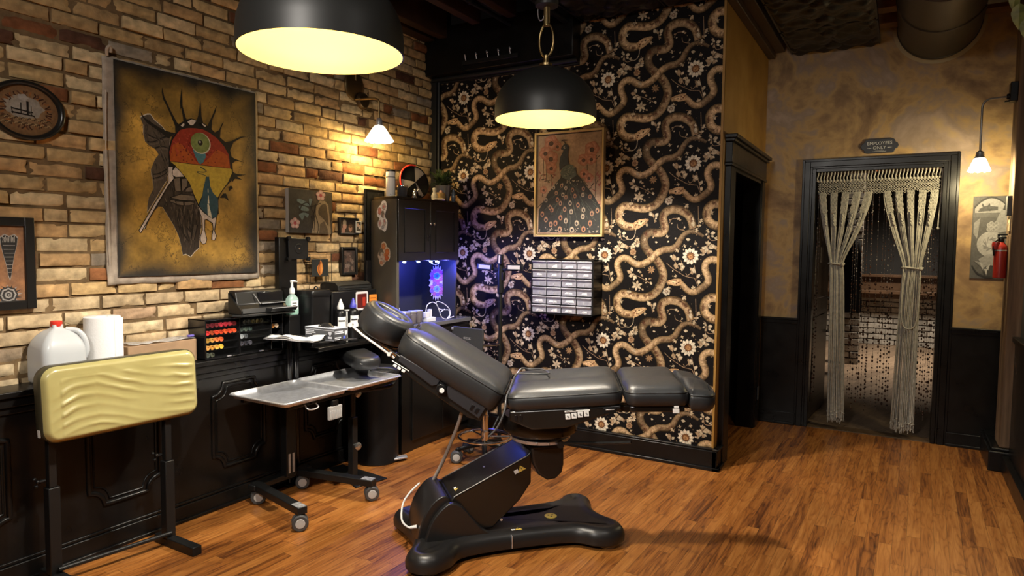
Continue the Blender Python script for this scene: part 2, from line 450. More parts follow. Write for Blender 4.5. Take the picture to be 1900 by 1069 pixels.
for y0, y1 in ((0.68, 1.24), (1.545, 1.875), (2.165, 2.49), (2.79, 3.11)):
    P = notched(y0, y1, 0.215, 0.665, 0.065)
    b = MB(); b.tube([(-3.079, y, z) for y, z in P], 0.011, 8, closed=True)
    P2 = notched(y0+0.022, y1-0.022, 0.237, 0.643, 0.065)
    b.tube([(-3.080, y, z) for y, z in P2], 0.005, 6, closed=True)
    b.build('panel_moulding', M_BLACKWOOD, tr, smooth=60)

# ---- wallpapered partition
TW = 0.589; FX, FZ = -1.165, 1.945
S1=[(-0.298,-0.358),(-0.32,-0.37),(-0.35,-0.383),(-0.385,-0.396),(-0.42,-0.397),(-0.459,-0.386),(-0.488,-0.354),(-0.495,-0.317),(-0.485,-0.283),(-0.454,-0.26),(-0.411,-0.263),(-0.365,-0.273),(-0.319,-0.279),(-0.273,-0.271),(-0.236,-0.252),(-0.207,-0.217),(-0.186,-0.174),(-0.176,-0.132),(-0.185,-0.092),(-0.204,-0.055),(-0.227,-0.026),(-0.254,0.001),(-0.285,0.030),(-0.305,0.06),(-0.314,0.1),(-0.299,0.135),(-0.269,0.153),(-0.228,0.149),(-0.191,0.153),(-0.174,0.178),(-0.181,0.214),(-0.188,0.25),(-0.172,0.282),(-0.136,0.299),(-0.088,0.298),(-0.045,0.28),(-0.012,0.247),(0.003,0.209),(0.011,0.177)]
S2=[(0.079,-0.463),(0.044,-0.444),(0.001,-0.432),(-0.037,-0.444),(-0.065,-0.476),(-0.089,-0.519),(-0.125,-0.544),(-0.177,-0.551),(-0.221,-0.573),(-0.25,-0.603),(-0.286,-0.63),(-0.324,-0.648),(-0.354,-0.65),(-0.389,-0.636),(-0.425,-0.612),(-0.464,-0.61),(-0.492,-0.635),(-0.495,-0.672),(-0.479,-0.709),(-0.473,-0.739),(-0.488,-0.768),(-0.523,-0.797),(-0.545,-0.812),(-0.576,-0.819),(-0.606,-0.807),(-0.63,-0.782),(-0.655,-0.76),(-0.684,-0.752),(-0.713,-0.762),(-0.74,-0.766)]
TONGUE=[(-0.365,-0.403),(-0.373,-0.425),(-0.376,-0.451),(-0.387,-0.473),(-0.406,-0.484),(-0.43,-0.481),(-0.446,-0.469)]
LV=[(-0.102,-0.035,-0.111,0.011),(-0.121,-0.013,-0.129,0.008),(-0.092,-0.029,-0.074,-0.009),(-0.087,-0.082,-0.099,-0.043),(-0.065,-0.083,-0.034,-0.063),(-0.115,-0.104,-0.112,-0.092),(0.013,-0.097,0.002,-0.072),(0.031,-0.108,0.027,-0.087),(0.046,-0.14,0.059,-0.113),(-0.094,-0.085,-0.084,-0.054),(-0.488,0.028,-0.489,0.057),(-0.5,0.021,-0.523,0.008),(-0.477,0.064,-0.434,0.058),(-0.489,0.043,-0.468,0.019),(-0.477,0.071,-0.486,0.09),(-0.45,0.07,-0.43,0.043),(-0.497,0.05,-0.521,0.059),(-0.373,0.065,-0.342,0.063),(-0.376,0.058,-0.403,0.052),(-0.365,0.076,-0.338,0.078),(-0.377,0.073,-0.4,0.074),(-0.362,0.086,-0.339,0.092),(-0.365,0.09,-0.377,0.102),(-0.388,-0.109,-0.396,-0.079),(-0.391,-0.116,-0.427,-0.104),(-0.383,-0.131,-0.414,-0.141),(-0.379,-0.139,-0.36,-0.143),(-0.345,-0.111,-0.323,-0.112),(-0.353,-0.11,-0.338,-0.096),(-0.371,-0.15,-0.382,-0.168),(-0.33,-0.126,-0.314,-0.141),(-0.387,-0.138,-0.356,-0.154),(-0.299,-0.149,-0.287,-0.16),(-0.276,-0.157,-0.261,-0.15),(-0.287,-0.175,-0.298,-0.185),(-0.264,-0.172,-0.253,-0.194),(-0.324,-0.221,-0.308,-0.232),(-0.335,-0.228,-0.342,-0.238),(-0.257,-0.331,-0.28,-0.302),(-0.245,-0.338,-0.257,-0.317),(-0.238,-0.339,-0.22,-0.31),(-0.241,-0.353,-0.227,-0.339),(-0.245,-0.357,-0.23,-0.368),(-0.474,-0.44,-0.49,-0.425),(-0.47,-0.447,-0.438,-0.44),(-0.478,-0.455,-0.485,-0.477),(-0.466,-0.458,-0.446,-0.466),(-0.486,-0.443,-0.501,-0.455),(-0.484,-0.522,-0.473,-0.499),(-0.48,-0.537,-0.437,-0.522),(-0.488,-0.544,-0.515,-0.567),(-0.48,-0.544,-0.475,-0.574),(-0.488,-0.537,-0.504,-0.522),(-0.475,-0.552,-0.455,-0.563),(-0.499,-0.552,-0.531,-0.545),(-0.37,-0.521,-0.343,-0.528),(-0.37,-0.525,-0.397,-0.532),(-0.363,-0.506,-0.34,-0.499),(-0.367,-0.51,-0.386,-0.506),(-0.36,-0.484,-0.344,-0.477),(-0.36,-0.488,-0.375,-0.484),(-0.565,-0.11,-0.57,-0.072),(-0.532,-0.133,-0.529,-0.111),(-0.573,-0.117,-0.585,-0.094),(-0.532,-0.148,-0.535,-0.178),(-0.133,-0.383,-0.122,-0.376),(-0.145,-0.361,-0.138,-0.351),(-0.049,-0.412,-0.039,-0.401),(-0.094,-0.355,-0.076,-0.344),(-0.065,-0.355,-0.083,-0.358),(-0.219,-0.502,-0.238,-0.498),(-0.156,-0.501,-0.141,-0.494),(-0.253,-0.476,-0.246,-0.462),(-0.004,-0.483,-0.033,-0.479),(-0.105,-0.483,-0.098,-0.469),(-0.031,-0.274,-0.025,-0.264),(-0.039,-0.271,-0.021,-0.275),(0.043,-0.398,0.063,-0.392),(0.046,-0.405,0.035,-0.388),(-0.576,-0.364,-0.584,-0.341),(-0.575,-0.402,-0.58,-0.364),(0.073,0.011,0.086,0.031),(0.1,0.03,0.106,0.051),(0.066,0.015,0.056,0.012),(0.093,0.024,0.072,0.039),(-0.047,0.035,-0.044,0.049)]
ST=[[(-0.156,-0.047),(-0.116,-0.081),(-0.072,-0.107),(-0.028,-0.13),(0.028,-0.139)],[(-0.072,-0.086),(-0.11,-0.021)],[(0.028,-0.139),(0.051,-0.189)],[(-0.423,-0.108),(-0.368,-0.132),(-0.314,-0.155),(-0.26,-0.186)],[(-0.489,0.08),(-0.496,0.028),(-0.527,0.008)],[(-0.366,0.101),(-0.376,0.044)],[(-0.241,-0.375),(-0.257,-0.309)],[(-0.482,-0.425),(-0.469,-0.484),(-0.422,-0.484)],[(-0.485,-0.492),(-0.483,-0.574)],[(-0.36,-0.462),(-0.374,-0.543)],[(-0.566,-0.057),(-0.535,-0.185)],[(-0.144,-0.376),(-0.123,-0.347),(-0.072,-0.355)],[(-0.093,-0.383),(-0.085,-0.412),(-0.042,-0.426)],[(-0.474,0.086),(-0.426,0.061),(-0.426,0.039)],[(-0.025,-0.257),(-0.028,-0.285)],[(0.039,-0.272),(0.047,-0.412)],[(-0.029,-0.109),(-0.018,-0.124),(-0.0,-0.11)]]
def wallpaper():
    rw = random.Random(4); b = MB(); WY = 4.24
    GROUND = (0.0060, 0.0045, 0.0045)
    def P(x, z, d=0.0): return (x, WY-d, z)
    tile = MB(); lay = tile.colour()
    def ribbon(path, wid, light, spots, d, taper0=0.02, taper1=0.02, dark=(0.05, 0.022, 0.012)):
        pts = smoothpath(path, 9); n = len(pts); rows = []; s = 0.0
        prof = (-1.0, -0.86, -0.62, -0.34, -0.05, 0.25, 0.52, 0.78, 1.0)
        for i, p in enumerate(pts):
            t = pts[min(i+1, n-1)]-pts[max(i-1, 0)]; t.normalize(); nn = Vector((-t.y, t.x, 0))
            if i: s += (pts[i]-pts[i-1]).length
            u = i/(n-1); wd = wid(u)
            row = []
            for q in prof:
                pp = p+nn*q*wd*0.5
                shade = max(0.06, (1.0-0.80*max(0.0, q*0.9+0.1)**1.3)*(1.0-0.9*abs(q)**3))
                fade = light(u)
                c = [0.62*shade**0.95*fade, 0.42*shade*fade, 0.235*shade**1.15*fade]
                k = mnoise.noise(Vector((s*55, q*1.4, d*9000)))+0.5*mnoise.noise(Vector((s*120, q*3, 3.0)))
                sp = max(0.0, min(1.0, (k+0.16)*3.4))*spots(u)*max(0.0, 1.0-abs(q-0.22)*1.15)
                c = [c[0]*(1-sp)+0.085*sp*shade, c[1]*(1-sp)+0.026*sp*shade, c[2]*(1-sp)+0.011*sp*shade]
                sc = 0.92+0.16*(((int(s*330)+int(q*6+9)) % 2))
                row.append(tile.v(P(pp.x, pp.y, d), (c[0]*sc, c[1]*sc, c[2]*sc)))
            rows.append(row)
        for a, c in zip(rows, rows[1:]):
            for i in range(len(prof)-1): tile.f([a[i], a[i+1], c[i+1], c[i]])
    cnt = [0]
    def bump_d(d): cnt[0] += 1; return d+cnt[0]*5e-6
    def blob(poly, c, d, c2=None):
        d = bump_d(d)
        cx = sum(p[0] for p in poly)/len(poly); cz = sum(p[1] for p in poly)/len(poly)
        ce = tile.v(P(cx, cz, d), c2 or c); vs = [tile.v(P(x, z, d), c) for x, z in poly]
        for i in range(len(vs)): tile.f([ce, vs[i], vs[(i+1) % len(vs)]])
    def leaf(x0, z0, x1, z1, c, d, k=0.30):
        dx, dz = x1-x0, z1-z0; nx, nz = -dz, dx
        o = [(0, 0), (0.3, k*0.8), (0.6, k), (0.85, k*0.5), (1, 0), (0.85, -k*0.35), (0.6, -k*0.7), (0.3, -k*0.6)]
        blob([(x0+dx*a+nx*q, z0+dz*a+nz*q) for a, q in o], tuple(x*(0.95 if i in (3, 4, 5) else 0.55) for i, x in enumerate(c)) if False else tuple(x*0.62 for x in c), d, c)
    def line(pts, wdt, c, d):
        d = bump_d(d)
        p = smoothpath(pts, 4); n = len(p); rows = []
        for i in range(n):
            t = (p[min(i+1, n-1)]-p[max(i-1, 0)]).normalized(); nn = Vector((-t.y, t.x, 0))*wdt*0.5
            rows.append((tile.v(P(p[i].x+nn.x, p[i].y+nn.y, d), c), tile.v(P(p[i].x-nn.x, p[i].y-nn.y, d), c)))
        for a, e in zip(rows, rows[1:]): tile.f([a[0], a[1], e[1], e[0]])
    def head(x, z, ang, d, s=1.0):
        o = [(-0.055, 0.022), (-0.03, 0.029), (0.0, 0.028), (0.03, 0.016), (0.05, 0.006), (0.052, -0.004), (0.03, -0.013), (0.0, -0.021), (-0.03, -0.023), (-0.055, -0.02)]
        ca, sa = cos(ang), sin(ang)
        T = lambda a, q: (x+s*(a*ca-q*sa), z+s*(a*sa+q*ca))
        blob([T(a, q) for a, q in o], (0.42, 0.25, 0.12), d, (0.74, 0.52, 0.30))
        blob([T(0.004+0.007*cos(t), 0.008+0.0045*sin(t)) for t in [i*pi/4 for i in range(8)]], (0.02, 0.01, 0.005), d+0.0001)
        for a, q, r in ((-0.035, 0.006, 0.008), (-0.02, 0.014, 0.006), (-0.045, -0.004, 0.006), (-0.02, -0.006, 0.006)):
            blob([T(a+r*cos(t), q+r*0.7*sin(t)) for t in [i*pi/3 for i in range(6)]], (0.14, 0.05, 0.02), d+0.0001)
        line([T(0.048, 0.0)+(0,), T(0.02, -0.006)+(0,), T(-0.015, -0.011)+(0,)], 0.0022, (0.05, 0.02, 0.01), d+0.0001)
    CREAM = (0.62, 0.47, 0.30)
    for st in ST: line(st, 0.0036, (0.30, 0.20, 0.12), 0.0003)
    for i, l in enumerate(LV): leaf(*l, c=(0.66, 0.53, 0.36) if i % 3 else (0.46, 0.32, 0.19), d=0.0004, k=0.40)
    line(TONGUE, 0.0042, (0.5, 0.4, 0.27), 0.0005)
    # far (darker) stretches fade the way the print does
    w1 = lambda u: 0.036+0.026*min(1, u*8)*1.0 if u < 0.9 else 0.060
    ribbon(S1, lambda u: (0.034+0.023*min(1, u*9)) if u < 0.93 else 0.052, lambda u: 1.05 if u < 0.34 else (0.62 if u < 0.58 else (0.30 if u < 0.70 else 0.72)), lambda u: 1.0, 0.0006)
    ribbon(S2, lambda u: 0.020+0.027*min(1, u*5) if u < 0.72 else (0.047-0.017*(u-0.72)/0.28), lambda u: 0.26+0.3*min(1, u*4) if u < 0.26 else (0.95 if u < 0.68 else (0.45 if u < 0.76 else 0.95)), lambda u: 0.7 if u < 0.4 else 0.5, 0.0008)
    head(-0.334, -0.376, rad(27), 0.0010, 1.05); head(-0.695, -0.757, rad(183), 0.0010, 0.92)
    # daisy
    for k in range(12):
        a = rad(30*k+8); leaf(0.020*cos(a), 0.020*sin(a), 0.056*cos(a), 0.056*sin(a), (0.86, 0.74, 0.56), 0.0011, 0.36)
    blob([(0.025*cos(rad(30*k)), 0.025*sin(rad(30*k))) for k in range(12)], (0.10, 0.035, 0.012), 0.0012, (0.40, 0.20, 0.08))
    blob([(0.015*cos(rad(30*k)), -0.004+0.012*sin(rad(30*k))) for k in range(12)], (0.45, 0.25, 0.11), 0.0013, (0.18, 0.07, 0.03))
    # little rose, side flower, lily and star
    for cx, cz, r, npet, c in ((-0.152, -0.234, 0.026, 6, (0.66, 0.56, 0.42)), (-0.387, 0.022, 0.023, 7, (0.46, 0.28, 0.15))):
        for k in range(npet):
            a = 2*pi*k/npet+0.3; blob([(cx+r*0.62*cos(a)+r*0.42*cos(t), cz+r*0.62*sin(a)+r*0.42*sin(t)) for t in [i*pi/4 for i in range(8)]], tuple(x*0.45 for x in c), 0.0011, c)
        blob([(cx+r*0.45*cos(t), cz+r*0.45*sin(t)) for t in [i*pi/5 for i in range(10)]], (0.14, 0.06, 0.03), 0.0012, tuple(x*0.8 for x in c))
    for k in range(6):
        a = rad(60*k+20); leaf(-0.355, -0.202, -0.355+0.040*cos(a), -0.202+0.036*sin(a), (0.60, 0.47, 0.31), 0.0011, 0.26)
    for k in range(8):
        a = rad(45*k+10); leaf(-0.259, -0.094, -0.259+0.028*cos(a), -0.094+0.028*sin(a), (0.34, 0.20, 0.10), 0.0011, 0.22)
    for k in range(26):
        x, z = rw.uniform(-0.59, 0), rw.uniform(-0.59, 0); a = rw.uniform(0, 2*pi); l = rw.uniform(0.020, 0.036)
        line([(x, z), (x+l*0.6*cos(a+0.3), z+l*0.6*sin(a+0.3)), (x+l*1.3*cos(a), z+l*1.3*sin(a))], 0.0028, (0.28, 0.19, 0.11), 0.0003)
        for q in (-0.9, 0.0, 0.9): leaf(x+l*0.5*cos(a), z+l*0.5*sin(a), x+l*(0.5*cos(a)+0.62*cos(a+q)), z+l*(0.5*sin(a)+0.62*sin(a+q)), (0.58, 0.45, 0.29), 0.00035, 0.36)
    for k in range(60):
        x, z = rw.uniform(-0.6, 0), rw.uniform(-0.6, 0); r = rw.uniform(0.002, 0.0045)
        blob([(x+r*cos(t), z+r*sin(t)) for t in [i*pi/3 for i in range(6)]], (0.22, 0.15, 0.09), 0.00025)
    # lay the repeats
    me = bpy.data.meshes.new('tmp'); tile.bm.to_mesh(me); tile.bm.free()
    for i in range(-4, 2):
        for j in range(-4, 4):
            me2 = me.copy(); me2.transform(Matrix.Translation((FX+i*TW, 0, FZ+j*TW))); b.bm.from_mesh(me2); bpy.data.meshes.remove(me2)
    bpy.data.meshes.remove(me)
    b.lay = b.bm.verts.layers.float_color['col']
    for co, no in (((-3.21, 0, 0), (-1, 0, 0)), ((-0.999, 0, 0), (1, 0, 0)), ((0, 0, 0.12), (0, 0, -1)), ((0, 0, 2.955), (0, 0, 1))):
        g = list(b.bm.verts)+list(b.bm.edges)+list(b.bm.faces)
        bmesh.ops.bisect_plane(b.bm, geom=g, plane_co=co, plane_no=no, clear_outer=True)
    b.quad((-3.24, WY, 0), (-0.990, WY, 0), (-0.990, WY, 3.0), (-3.24, WY, 3.0), col=GROUND)
    m, nt, bb = newmat('snake wallpaper'); L = nt.links.new
    at = N(nt, 'ShaderNodeAttribute'); at.attribute_name = 'col'; tc = N(nt, 'ShaderNodeTexCoord')
    vo = N(nt, 'ShaderNodeTexVoronoi', i_Scale=165.0); L(tc.outputs['Object'], vo.inputs['Vector'])
    no = N(nt, 'ShaderNodeTexNoise', i_Scale=45.0, i_Detail=4.0); L(tc.outputs['Object'], no.inputs['Vector'])
    v = M2(nt, 'MULTIPLY', M2(nt, 'SUBTRACT', 1.25, M2(nt, 'MULTIPLY', vo.outputs['Distance'], 0.75)), M2(nt, 'ADD', 0.45, M2(nt, 'MULTIPLY', no.outputs['Fac'], 1.15)))
    mx = N(nt, 'ShaderNodeMixRGB', blend_type='MULTIPLY'); mx.inputs[0].default_value = 1.0; L(at.outputs['Color'], mx.inputs[1]); L(v, mx.inputs[2]); L(mx.outputs[0], bb.inputs['Base Color'])
    bb.inputs['Roughness'].default_value = 0.6; bb.inputs['Specular IOR Level'].default_value = 0.12
    return b.build('wall_back', m, smooth=None, fixn=False)
wp = wallpaper(); struct(wp, 'black wallpaper with brown snakes and cream flowers')

M_GOLD = None
def plaster(name, stops, scale=1.6):
    m, nt, b = newmat(name); L = nt.links.new
    tc = N(nt, 'ShaderNodeTexCoord')
    n1 = N(nt, 'ShaderNodeTexNoise', i_Scale=scale, i_Detail=7.0, i_Roughness=0.62, i_Distortion=0.5); L(tc.outputs['Object'], n1.inputs['Vector'])
    n2 = N(nt, 'ShaderNodeTexNoise', i_Scale=scale*3.7, i_Detail=5.0); L(tc.outputs['Object'], n2.inputs['Vector'])
    f = M2(nt, 'ADD', M2(nt, 'MULTIPLY', n1.outputs['Fac'], 0.75), M2(nt, 'MULTIPLY', n2.outputs['Fac'], 0.25))
    L(ramp(nt, f, stops), b.inputs['Base Color']); b.inputs['Roughness'].default_value = 0.55; b.inputs['Specular IOR Level'].default_value = 0.35
    bp = N(nt, 'ShaderNodeBump', i_Strength=0.15, i_Distance=0.002); L(n2.outputs['Fac'], bp.inputs['Height']); L(bp.outputs['Normal'], b.inputs['Normal'])
    return m
M_GOLD = plaster('ochre wash', [(0.35, (0.21, 0.105, 0.020)), (0.5, (0.31, 0.165, 0.035)), (0.65, (0.40, 0.235, 0.065))], 1.2)
M_PLASTER = plaster('mottled gold plaster', [(0.36, (0.13, 0.075, 0.038)), (0.45, (0.27, 0.17, 0.085)), (0.51, (0.44, 0.29, 0.125)), (0.56, (0.30, 0.225, 0.17)), (0.62, (0.40, 0.30, 0.23)), (0.70, (0.52, 0.37, 0.18))], 1.9)

# partition body and its ochre end wall with a dark doorway
b = MB()
b.box(-3.24, -1.0, 4.242, 4.36, 0, 3.0)
struct(b.build('wall_back_core', M_BLACKWOOD, smooth=None))
DY0, DY1, DZ = 4.47, 5.42, 1.93
b = MB()
b.box(-1.07, -0.985, 4.243, DY0, 0, 3.10); b.box(-1.07, -0.985, DY1, 5.72, 0, 3.10); b.box(-1.07, -0.985, DY0, DY1, DZ, 3.10); b.box(-0.999, -0.985, 4.236, 4.25, 0, 3.10)
struct(b.build('wall_return', M_GOLD, smooth=None), 'ochre side wall of the partition')
b = MB()                                                              # casing and header of the dark doorway
b.box(-0.988, -0.948, DY0-0.140, DY0, 0, DZ); b.box(-0.988, -0.948, DY1, DY1+0.115, 0, DZ)
b.box(-0.988, -0.938, DY0-0.155, DY1+0.125, DZ, DZ+0.02)
b.box(-0.988, -0.942, DY0-0.145, DY1+0.115, DZ+0.02, DZ+0.15)
b.box(-0.988, -0.925, DY0-0.160, DY1+0.135, DZ+0.15, DZ+0.17); b.box(-0.988, -0.91, DY0-0.172, DY1+0.15, DZ+0.17, DZ+0.195)
b.box(-1.09, -0.955, DY0-0.01, DY0+0.022, 0, DZ); b.box(-1.09, -0.955, DY1-0.022, DY1+0.01, 0, DZ); b.box(-1.09, -0.955, DY0, DY1, DZ-0.022, DZ+0.01)
struct(b.build('door_1', M_BLACKWOOD, bevel=0.004), 'black cased doorway into an unlit room')
b = MB()                                                              # the unlit room behind it
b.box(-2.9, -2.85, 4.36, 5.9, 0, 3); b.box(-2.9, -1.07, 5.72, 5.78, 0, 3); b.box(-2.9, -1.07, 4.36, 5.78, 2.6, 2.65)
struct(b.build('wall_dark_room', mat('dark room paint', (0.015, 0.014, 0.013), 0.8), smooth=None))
# baseboard of the partition, wrapping its end
b = MB()
b.box(-3.1, -0.958, 4.205, 4.245, 0, 0.125); b.box(-3.1, -0.94, 4.19, 4.245, 0, 0.022); b.box(-3.1, -0.95, 4.212, 4.245, 0.125, 0.138)
b.box(-0.990, -0.955, 4.205, DY0-0.115, 0, 0.125); b.box(-0.985, -0.945, 4.205, DY0-0.115, 0.125, 0.138); b.box(-0.985, -0.94, 4.19, DY0-0.115, 0, 0.022)
struct(b.build('baseboard_back', M_BLACKWOOD, bevel=0.004), 'tall black baseboard under the wallpaper')
# soffit, rail and corner strip round the top left of the wallpaper
b = MB(); b.box(-3.22, -1.965, 4.12, 4.245, 2.70, 3.05)
struct(b.build('trim_2', M_BLACKWOOD, bevel=0.004), 'black soffit over the left of the wallpaper')
b = MB(); b.cyl((-3.2, 4.20, 2.685), (-1.965, 4.20, 2.685), 0.017, n=16); b.box(-3.2, -1.965, 4.215, 4.243, 2.66, 2.70)
struct(b.build('trim_3', M_BLACKSATIN, smooth=40), 'black rail along the top of the wallpaper')
b = MB(); b.box(-3.225, -3.165, 4.20, 4.243, 0.0, 2.70); b.cyl((-3.150, 4.215, 0.8), (-3.150, 4.215, 2.68), 0.013, n=14)
struct(b.build('trim_4', M_BLACKSATIN, bevel=0.003), 'black corner strip between brick and wallpaper')

# ---- far wall with the curtained doorway
X0, X1, ZD = -0.612, 0.243, 2.02
b = MB()
b.box(-1.07, X0-0.02, 5.70, 5.80, 0, 3.7); b.box(X1+0.02, 1.3, 5.70, 5.80, 0, 3.7); b.box(X0-0.02, X1+0.02, 5.70, 5.80, ZD+0.02, 3.7)
struct(b.build('wall_far', M_PLASTER, smooth=None), 'mottled gold plaster wall')
b = MB()
for a0, a1 in ((-0.972, X0-0.08), (X1+0.08, 1.3)):
    b.box(a0, a1, 5.685, 5.702, 0, 0.845); b.box(a0, a1, 5.668, 5.702, 0.845, 0.862); b.box(a0, a1, 5.678, 5.702, 0.815, 0.845); b.box(a0, a1, 5.672, 5.702, 0, 0.10); b.box(a0, a1, 5.665, 5.702, 0.0, 0.02)
struct(b.build('trim_5', M_BLACKWOOD, bevel=0.003), 'black wainscot with chair rail on the far wall')
b = MB()
for k, (o, d) in enumerate(((0.088, 0.020), (0.070, 0.027), (0.030, 0.020), (0.014, 0.026))):
    i = (0.070, 0.030, 0.014, -0.012)[k]
    b.box(X0-o, X0-i, 5.70-d, 5.703, 0, ZD+o); b.box(X1+i, X1+o, 5.70-d, 5.703, 0, ZD+o); b.box(X0-i, X1+i, 5.70-d, 5.703, ZD+i, ZD+o)
b.box(X0-0.02, X0+0.012, 5.69, 5.81, 0, ZD+0.01); b.box(X1-0.012, X1+0.02, 5.69, 5.81, 0, ZD+0.01); b.box(X0, X1, 5.69, 5.81, ZD-0.012, ZD+0.02)
struct(b.build('door_2', M_BLACKWOOD, bevel=0.0025), 'black moulded door frame of the curtained doorway')
b = MB(); b.box(X0, X1, 5.69, 5.82, -0.01, 0.006)
struct(b.build('trim_6', mat('worn threshold', (0.10, 0.06, 0.03), 0.6, vary=0.4, vscale=12), bevel=0.003), 'worn wooden threshold')

# ---- room beyond the curtain
M_WBRICK = colmat('painted brick', 0.8, vary=0.3, vscale=20, bump=0.5, bscale=50, spec=0.2)
def small_bricks(name, y, x0, x1, z0, z1, face=-1, label=None):
    rb = random.Random(int(x0*100)+3); b = MB(); z = z0; row = 0
    while z < z1:
        x = x0 - (0.12 if row % 2 else 0)
        while x < x1:
            L = 0.21+rb.uniform(-0.02, 0.02); k = rb.uniform(0.55, 1.0)
            a0, a1 = max(x, x0), min(x+L-0.014, x1)
            if a1-a0 > 0.02: b.box(a0, a1, y-0.02-rb.uniform(0, 0.01), y+0.02, z, min(z+0.068, z1), col=(0.46*k, 0.42*k, 0.37*k))
            x += L
        z += 0.082; row += 1
    b.box(x0, x1, y, y+0.1, z0, z1, col=(0.09, 0.07, 0.055))
    o = b.build(name, M_WBRICK, bevel=0.004); return struct(o, label)
small_bricks('wall_back_room_low', 11.4, -2.4, 2.6, 0, 0.72, label='low white painted brick wall of the back room')
b = MB(); b.box(-2.4, 2.6, 11.40, 11.5, 0.72, 3.4)
struct(b.build('wall_back_room_top', mat('charcoal boards', (0.028, 0.027, 0.027), 0.7, vary=0.3, vscale=6), smooth=None))
b = MB(); b.box(-2.4, 2.6, 11.1, 11.40, 0.78, 0.83); b.box(-2.4, 2.6, 11.33, 11.40, 0.83, 1.02); b.box(-2.4, 2.6, 11.25, 11.40, 1.02, 1.06); b.box(-2.4, 2.6, 11.3, 11.40, 0.70, 0.78)
struct(b.build('trim_7', mat('brown stained sill', (0.12, 0.062, 0.03), 0.5, vary=0.3, vscale=8), bevel=0.004), 'brown wooden sill boards above the white brick')
small_bricks('wall_back_room_pier', 9.2, -0.60, -0.42, 0, 2.5, label='white brick pier in the back room')
b = MB(); b.box(-2.6, -2.5, 5.8, 11.5, 0, 3.4); b.box(2.6, 2.7, 5.8, 11.5, 0, 3.4); b.box(-2.6, 2.7, 5.8, 11.5, 3.4, 3.45)
struct(b.build('wall_back_room_side', mat('back room paint', (0.05, 0.045, 0.04), 0.8), smooth=None))
b = MB(); b.box(-0.66, -0.60, 6.85, 6.95, 0, 2.6)
struct(b.build('trim_8', mat('brown door post', (0.13, 0.05, 0.022), 0.55, vary=0.3, vscale=9), bevel=0.004), 'reddish brown post behind the curtain')
area_light('back_room_lamp', (0.25, 9.2, 3.3), (0.1, 9.8, 0), 0.6, 60, (1.0, 0.86, 0.68), 90)

# ---- right side: dark wall and the brown wooden post on its plinth
b = MB(); b.box(0.66, 0.78, -2.6, 5.165, 0, 3.2)
struct(b.build('wall_right', mat('dark grey wall paint', (0.05, 0.05, 0.052), 0.6, vary=0.2, vscale=3), smooth=None), 'dark right wall')
b = MB(); b.box(0.60, 0.66, -2.6, 5.17, 0, 0.11); b.box(0.635, 0.66, -2.6, 5.17, 0.11, 0.84); b.box(0.62, 0.66, -2.6, 5.17, 0.84, 0.875)
struct(b.build('baseboard_right', M_BLACKWOOD, bevel=0.004), 'black baseboard and panelling on the right wall')
b = MB(); b.box(0.53, 0.80, 5.17, 5.69, 0, 0.13); b.box(0.545, 0.80, 5.185, 5.69, 0.13, 0.15)
struct(b.build('baseboard_post', M_BLACKWOOD, bevel=0.006), 'black boxed plinth of the wooden post')
def beam_mat():
    m, nt, bb = newmat('weathered brown timber'); L = nt.links.new
    tc = N(nt, 'ShaderNodeTexCoord'); mp = N(nt, 'ShaderNodeMapping'); mp.inputs['Scale'].default_value = (26, 26, 1.6); L(tc.outputs['Object'], mp.inputs[0])
    n = N(nt, 'ShaderNodeTexNoise', i_Scale=1.0, i_Detail=6.0); L(mp.outputs[0], n.inputs['Vector'])
    L(ramp(nt, n.outputs['Fac'], [(0.3, (0.07, 0.042, 0.022)), (0.5, (0.17, 0.105, 0.058)), (0.7, (0.27, 0.18, 0.105))]), bb.inputs['Base Color']); bb.inputs['Roughness'].default_value = 0.7
    bp = N(nt, 'ShaderNodeBump', i_Strength=0.4, i_Distance=0.003); L(n.outputs['Fac'], bp.inputs['Height']); L(bp.outputs['Normal'], bb.inputs['Normal'])
    return m
M_TIMBER = beam_mat()
b = MB(); b.box(0.585, 0.80, 5.20, 5.42, 0.15, 3.6)
struct(b.build('trim_9', M_TIMBER, bevel=0.008), 'brown timber post on a black plinth')

# ---- ceiling: black pressed-tin panels, joists and boards
M_TIN = mat('black pressed tin', (0.013, 0.011, 0.009), 0.30, metal=0.0, vary=0.2, vscale=8)
M_JOIST = mat('dark painted joist', (0.055, 0.030, 0.017), 0.5, vary=0.5, vscale=6, bump=0.2, bscale=30)
b = MB(); b.box(-3.6, 2.2, -2.6, 5.75, 3.32, 3.40)
struct(b.build('ceiling', mat('ceiling boards', (0.075, 0.036, 0.018), 0.7, vary=0.4, vscale=5), smooth=None), 'dark ceiling boards')
b = MB()
for k in range(4):
    x = -3.08+0.30*k
    b.box(x, x+0.075, -2.6, 4.12, 3.02 if k else 2.96, 3.32)
b.box(-3.24, -3.12, -2.6, 4.12, 2.955, 3.32)
struct(b.build('trim_10', M_JOIST, bevel=0.006), 'dark joists running along the brick wall')
b = MB()
for y in (4.75, 5.15, 5.5): b.box(-0.22, 0.66, y, y+0.12, 3.02, 3.32)
struct(b.build('trim_11', mat('bare brown joist', (0.20, 0.105, 0.045), 0.65, vary=0.4, vscale=9), bevel=0.005), 'bare brown joists above the tin panel')
def tin_h(u, v):
    """pressed pattern of one panel: petals round two buttons and a raised border"""
    h = 0.0
    for cu, cv in ((0.5, 0.25), (0.5, 0.75), (0.0, 0.25), (1.0, 0.25), (0.0, 0.75), (1.0, 0.75)):
        du, dv = u-cu, v-cv; r = math.hypot(du, dv); a = math.atan2(dv, du)
        if r < 0.09: h = max(h, 0.012*math.sqrt(max(0, 1-(r/0.09)**2))+0.014)
        elif r < 0.34:
            k = abs(cos(3*a)); wv = sin(pi*(r-0.085)/0.255)
            h = max(h, 0.024*wv*k**1.6)
    return h
